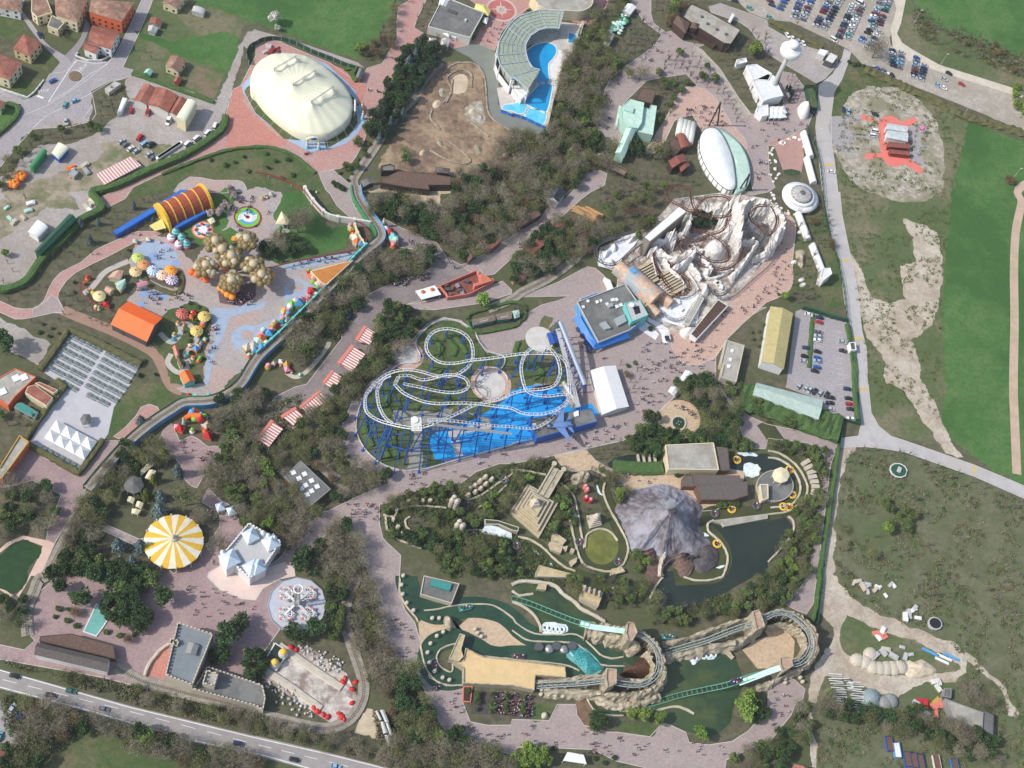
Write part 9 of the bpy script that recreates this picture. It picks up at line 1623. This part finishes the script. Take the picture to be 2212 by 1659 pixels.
q=G(one("33 1430,420"));r=em('dumped_tank',q,'open black tank with white rim in the storage ground','tank');MB().la(q,[(3.2,0),(3.4,1.8),(3.1,1.85)],12,1,.9).bd('tank_body',C[Zh],r);MB().la(q+g*1.9,[(2.8,0),(2.8,.04)],12,1,.9).bd('tank_opening',C[Zn],r)
# ================= visitors =================
for s,n_,wh in(("!21 220,260 350,260 350,332 220,332",100,'on the central plaza below the snow ride'),("!21 280,230 360,200 380,210 350,258",24,'beside the snow ride entrance'),("!21 380,192 436,140 442,180 400,216",16,'on the tan promenade'),("!31 4,112 28,84 38,140 12,180",20,'on the upper tan promenade'),("!21 106,210 128,220 140,286 180,280 140,296 96,260",24,'beside the blue awnings'),("!22 226,2 276,24 236,56 210,48",26,'between the marquee and the round plaza'),("!22 80,100 200,66 210,72 192,94 128,110 76,120",36,'below the jet on the station'),("!12 260,156 360,144 440,116 440,128 340,172 256,180",30,'on the walk below the blue coaster'),("!12 152,208 212,206 212,240 160,240",30,'at the rocky gateway crossing'),("!13 224,60 260,84 284,140 250,152 226,112",22,'on the long grey walkway'),("!13 300,180 354,200 360,250 440,266 420,296 340,264",34,'left of the cafe terrace'),("!23 0,254 240,284 380,290 380,310 180,312 0,292",60,'on the bottom promenade'),("!33 8,200 44,210 20,270 0,280",14,'on the walkway at the right end of the splash ride'),("!02 296,86 376,112 370,140 330,156",26,'on the plaza below the balloon gate'),("!03 320,12 436,36 442,80 390,76 320,66",32,'on the castle plaza'),("!02 350,210 410,230 380,260",16,'at the white gate kiosks'),("!01 250,96 296,96 300,120 250,124",10,'on the grey blue circle of the kids plaza'),("!01 240,164 320,176 360,192 280,208 230,186",44,'on the kids plaza before the orange hall'),("!01 380,176 440,172 436,196 400,196",60,'queueing in a dense crowd under the balloon tree'),("!11 40,120 170,104 180,100 166,116 60,134",34,'on the blue path beside the kids lawn'),("!01 392,4 442,8 11 20,0 28,48 0,60 01 410,72",40,'round the swirl ride'),("!01 358,220 376,212 372,300 356,320",26,'on the path beside the farm garden'),("!11 230,160 300,138 296,152 240,168",60,'crowding along the grey avenue edge'),("!11 240,70 300,96 360,132 340,144",26,'on the upper grey plaza'),("!21 0,86 48,56 100,12 84,36 16,100",34,'on the pink street'),("!20 300,180 360,186 380,220 340,222 300,204",50,'on the tan forecourt above the white oval'),("!20 230,66 290,60 320,74 240,120 220,104",24,'on the upper mauve plaza'),("!20 160,150 190,140 180,250 152,240",16,'left of the mint building'),("!20 400,200 442,204 440,320 420,320",30,'right of the white oval'),("!30 4,192 48,152 64,220 8,248",34,'on the tower forecourt'),("!10 200,140 236,120 220,170 80,270 140,280",16,'on the pink plaza'),("!10 400,36 430,40 416,84 380,68",14,'at the grandstand entrance'),("!22 180,154 260,152 260,168 200,180",10,'on the beige terrace above the volcano'),("!32 94,160 100,180 86,240 88,180",10,'on the path along the right hedge'),("!31 6,124 18,152 0,180 21 430,180",10,'at the promenade bend'),("!12 40,280 100,236 110,240 60,296",6,'on the castle walk'),("!22 266,36 312,40 320,64 300,48",20,'round the rim of the round beige plaza')):crowd(s,int(n_*1.3),wh)
plant_all()
place_people()
for o in[o for o in scene.objects if o.get('label')=='-']:
 for c in list(o.children):bpy.data.objects.remove(c)
 bpy.data.objects.remove(o)
hz_=bpy.data.materials.new('thin haze');hz_.use_nodes=True;t_=hz_.node_tree;t_.nodes.remove(t_.nodes[Zy1]);v_=t_.nodes.new('ShaderNodeVolumePrincipled');v_.inputs['Density'].default_value=.00004;v_.inputs['Color'].default_value=(.92,.95,1,1);t_.links.new(v_.outputs[0],t_.nodes['Material Output'].inputs['Volume'])
tag(MB().box((0,0,-1.5),18100,18100,H+20).bd('haze',hz_),kind='stuff')
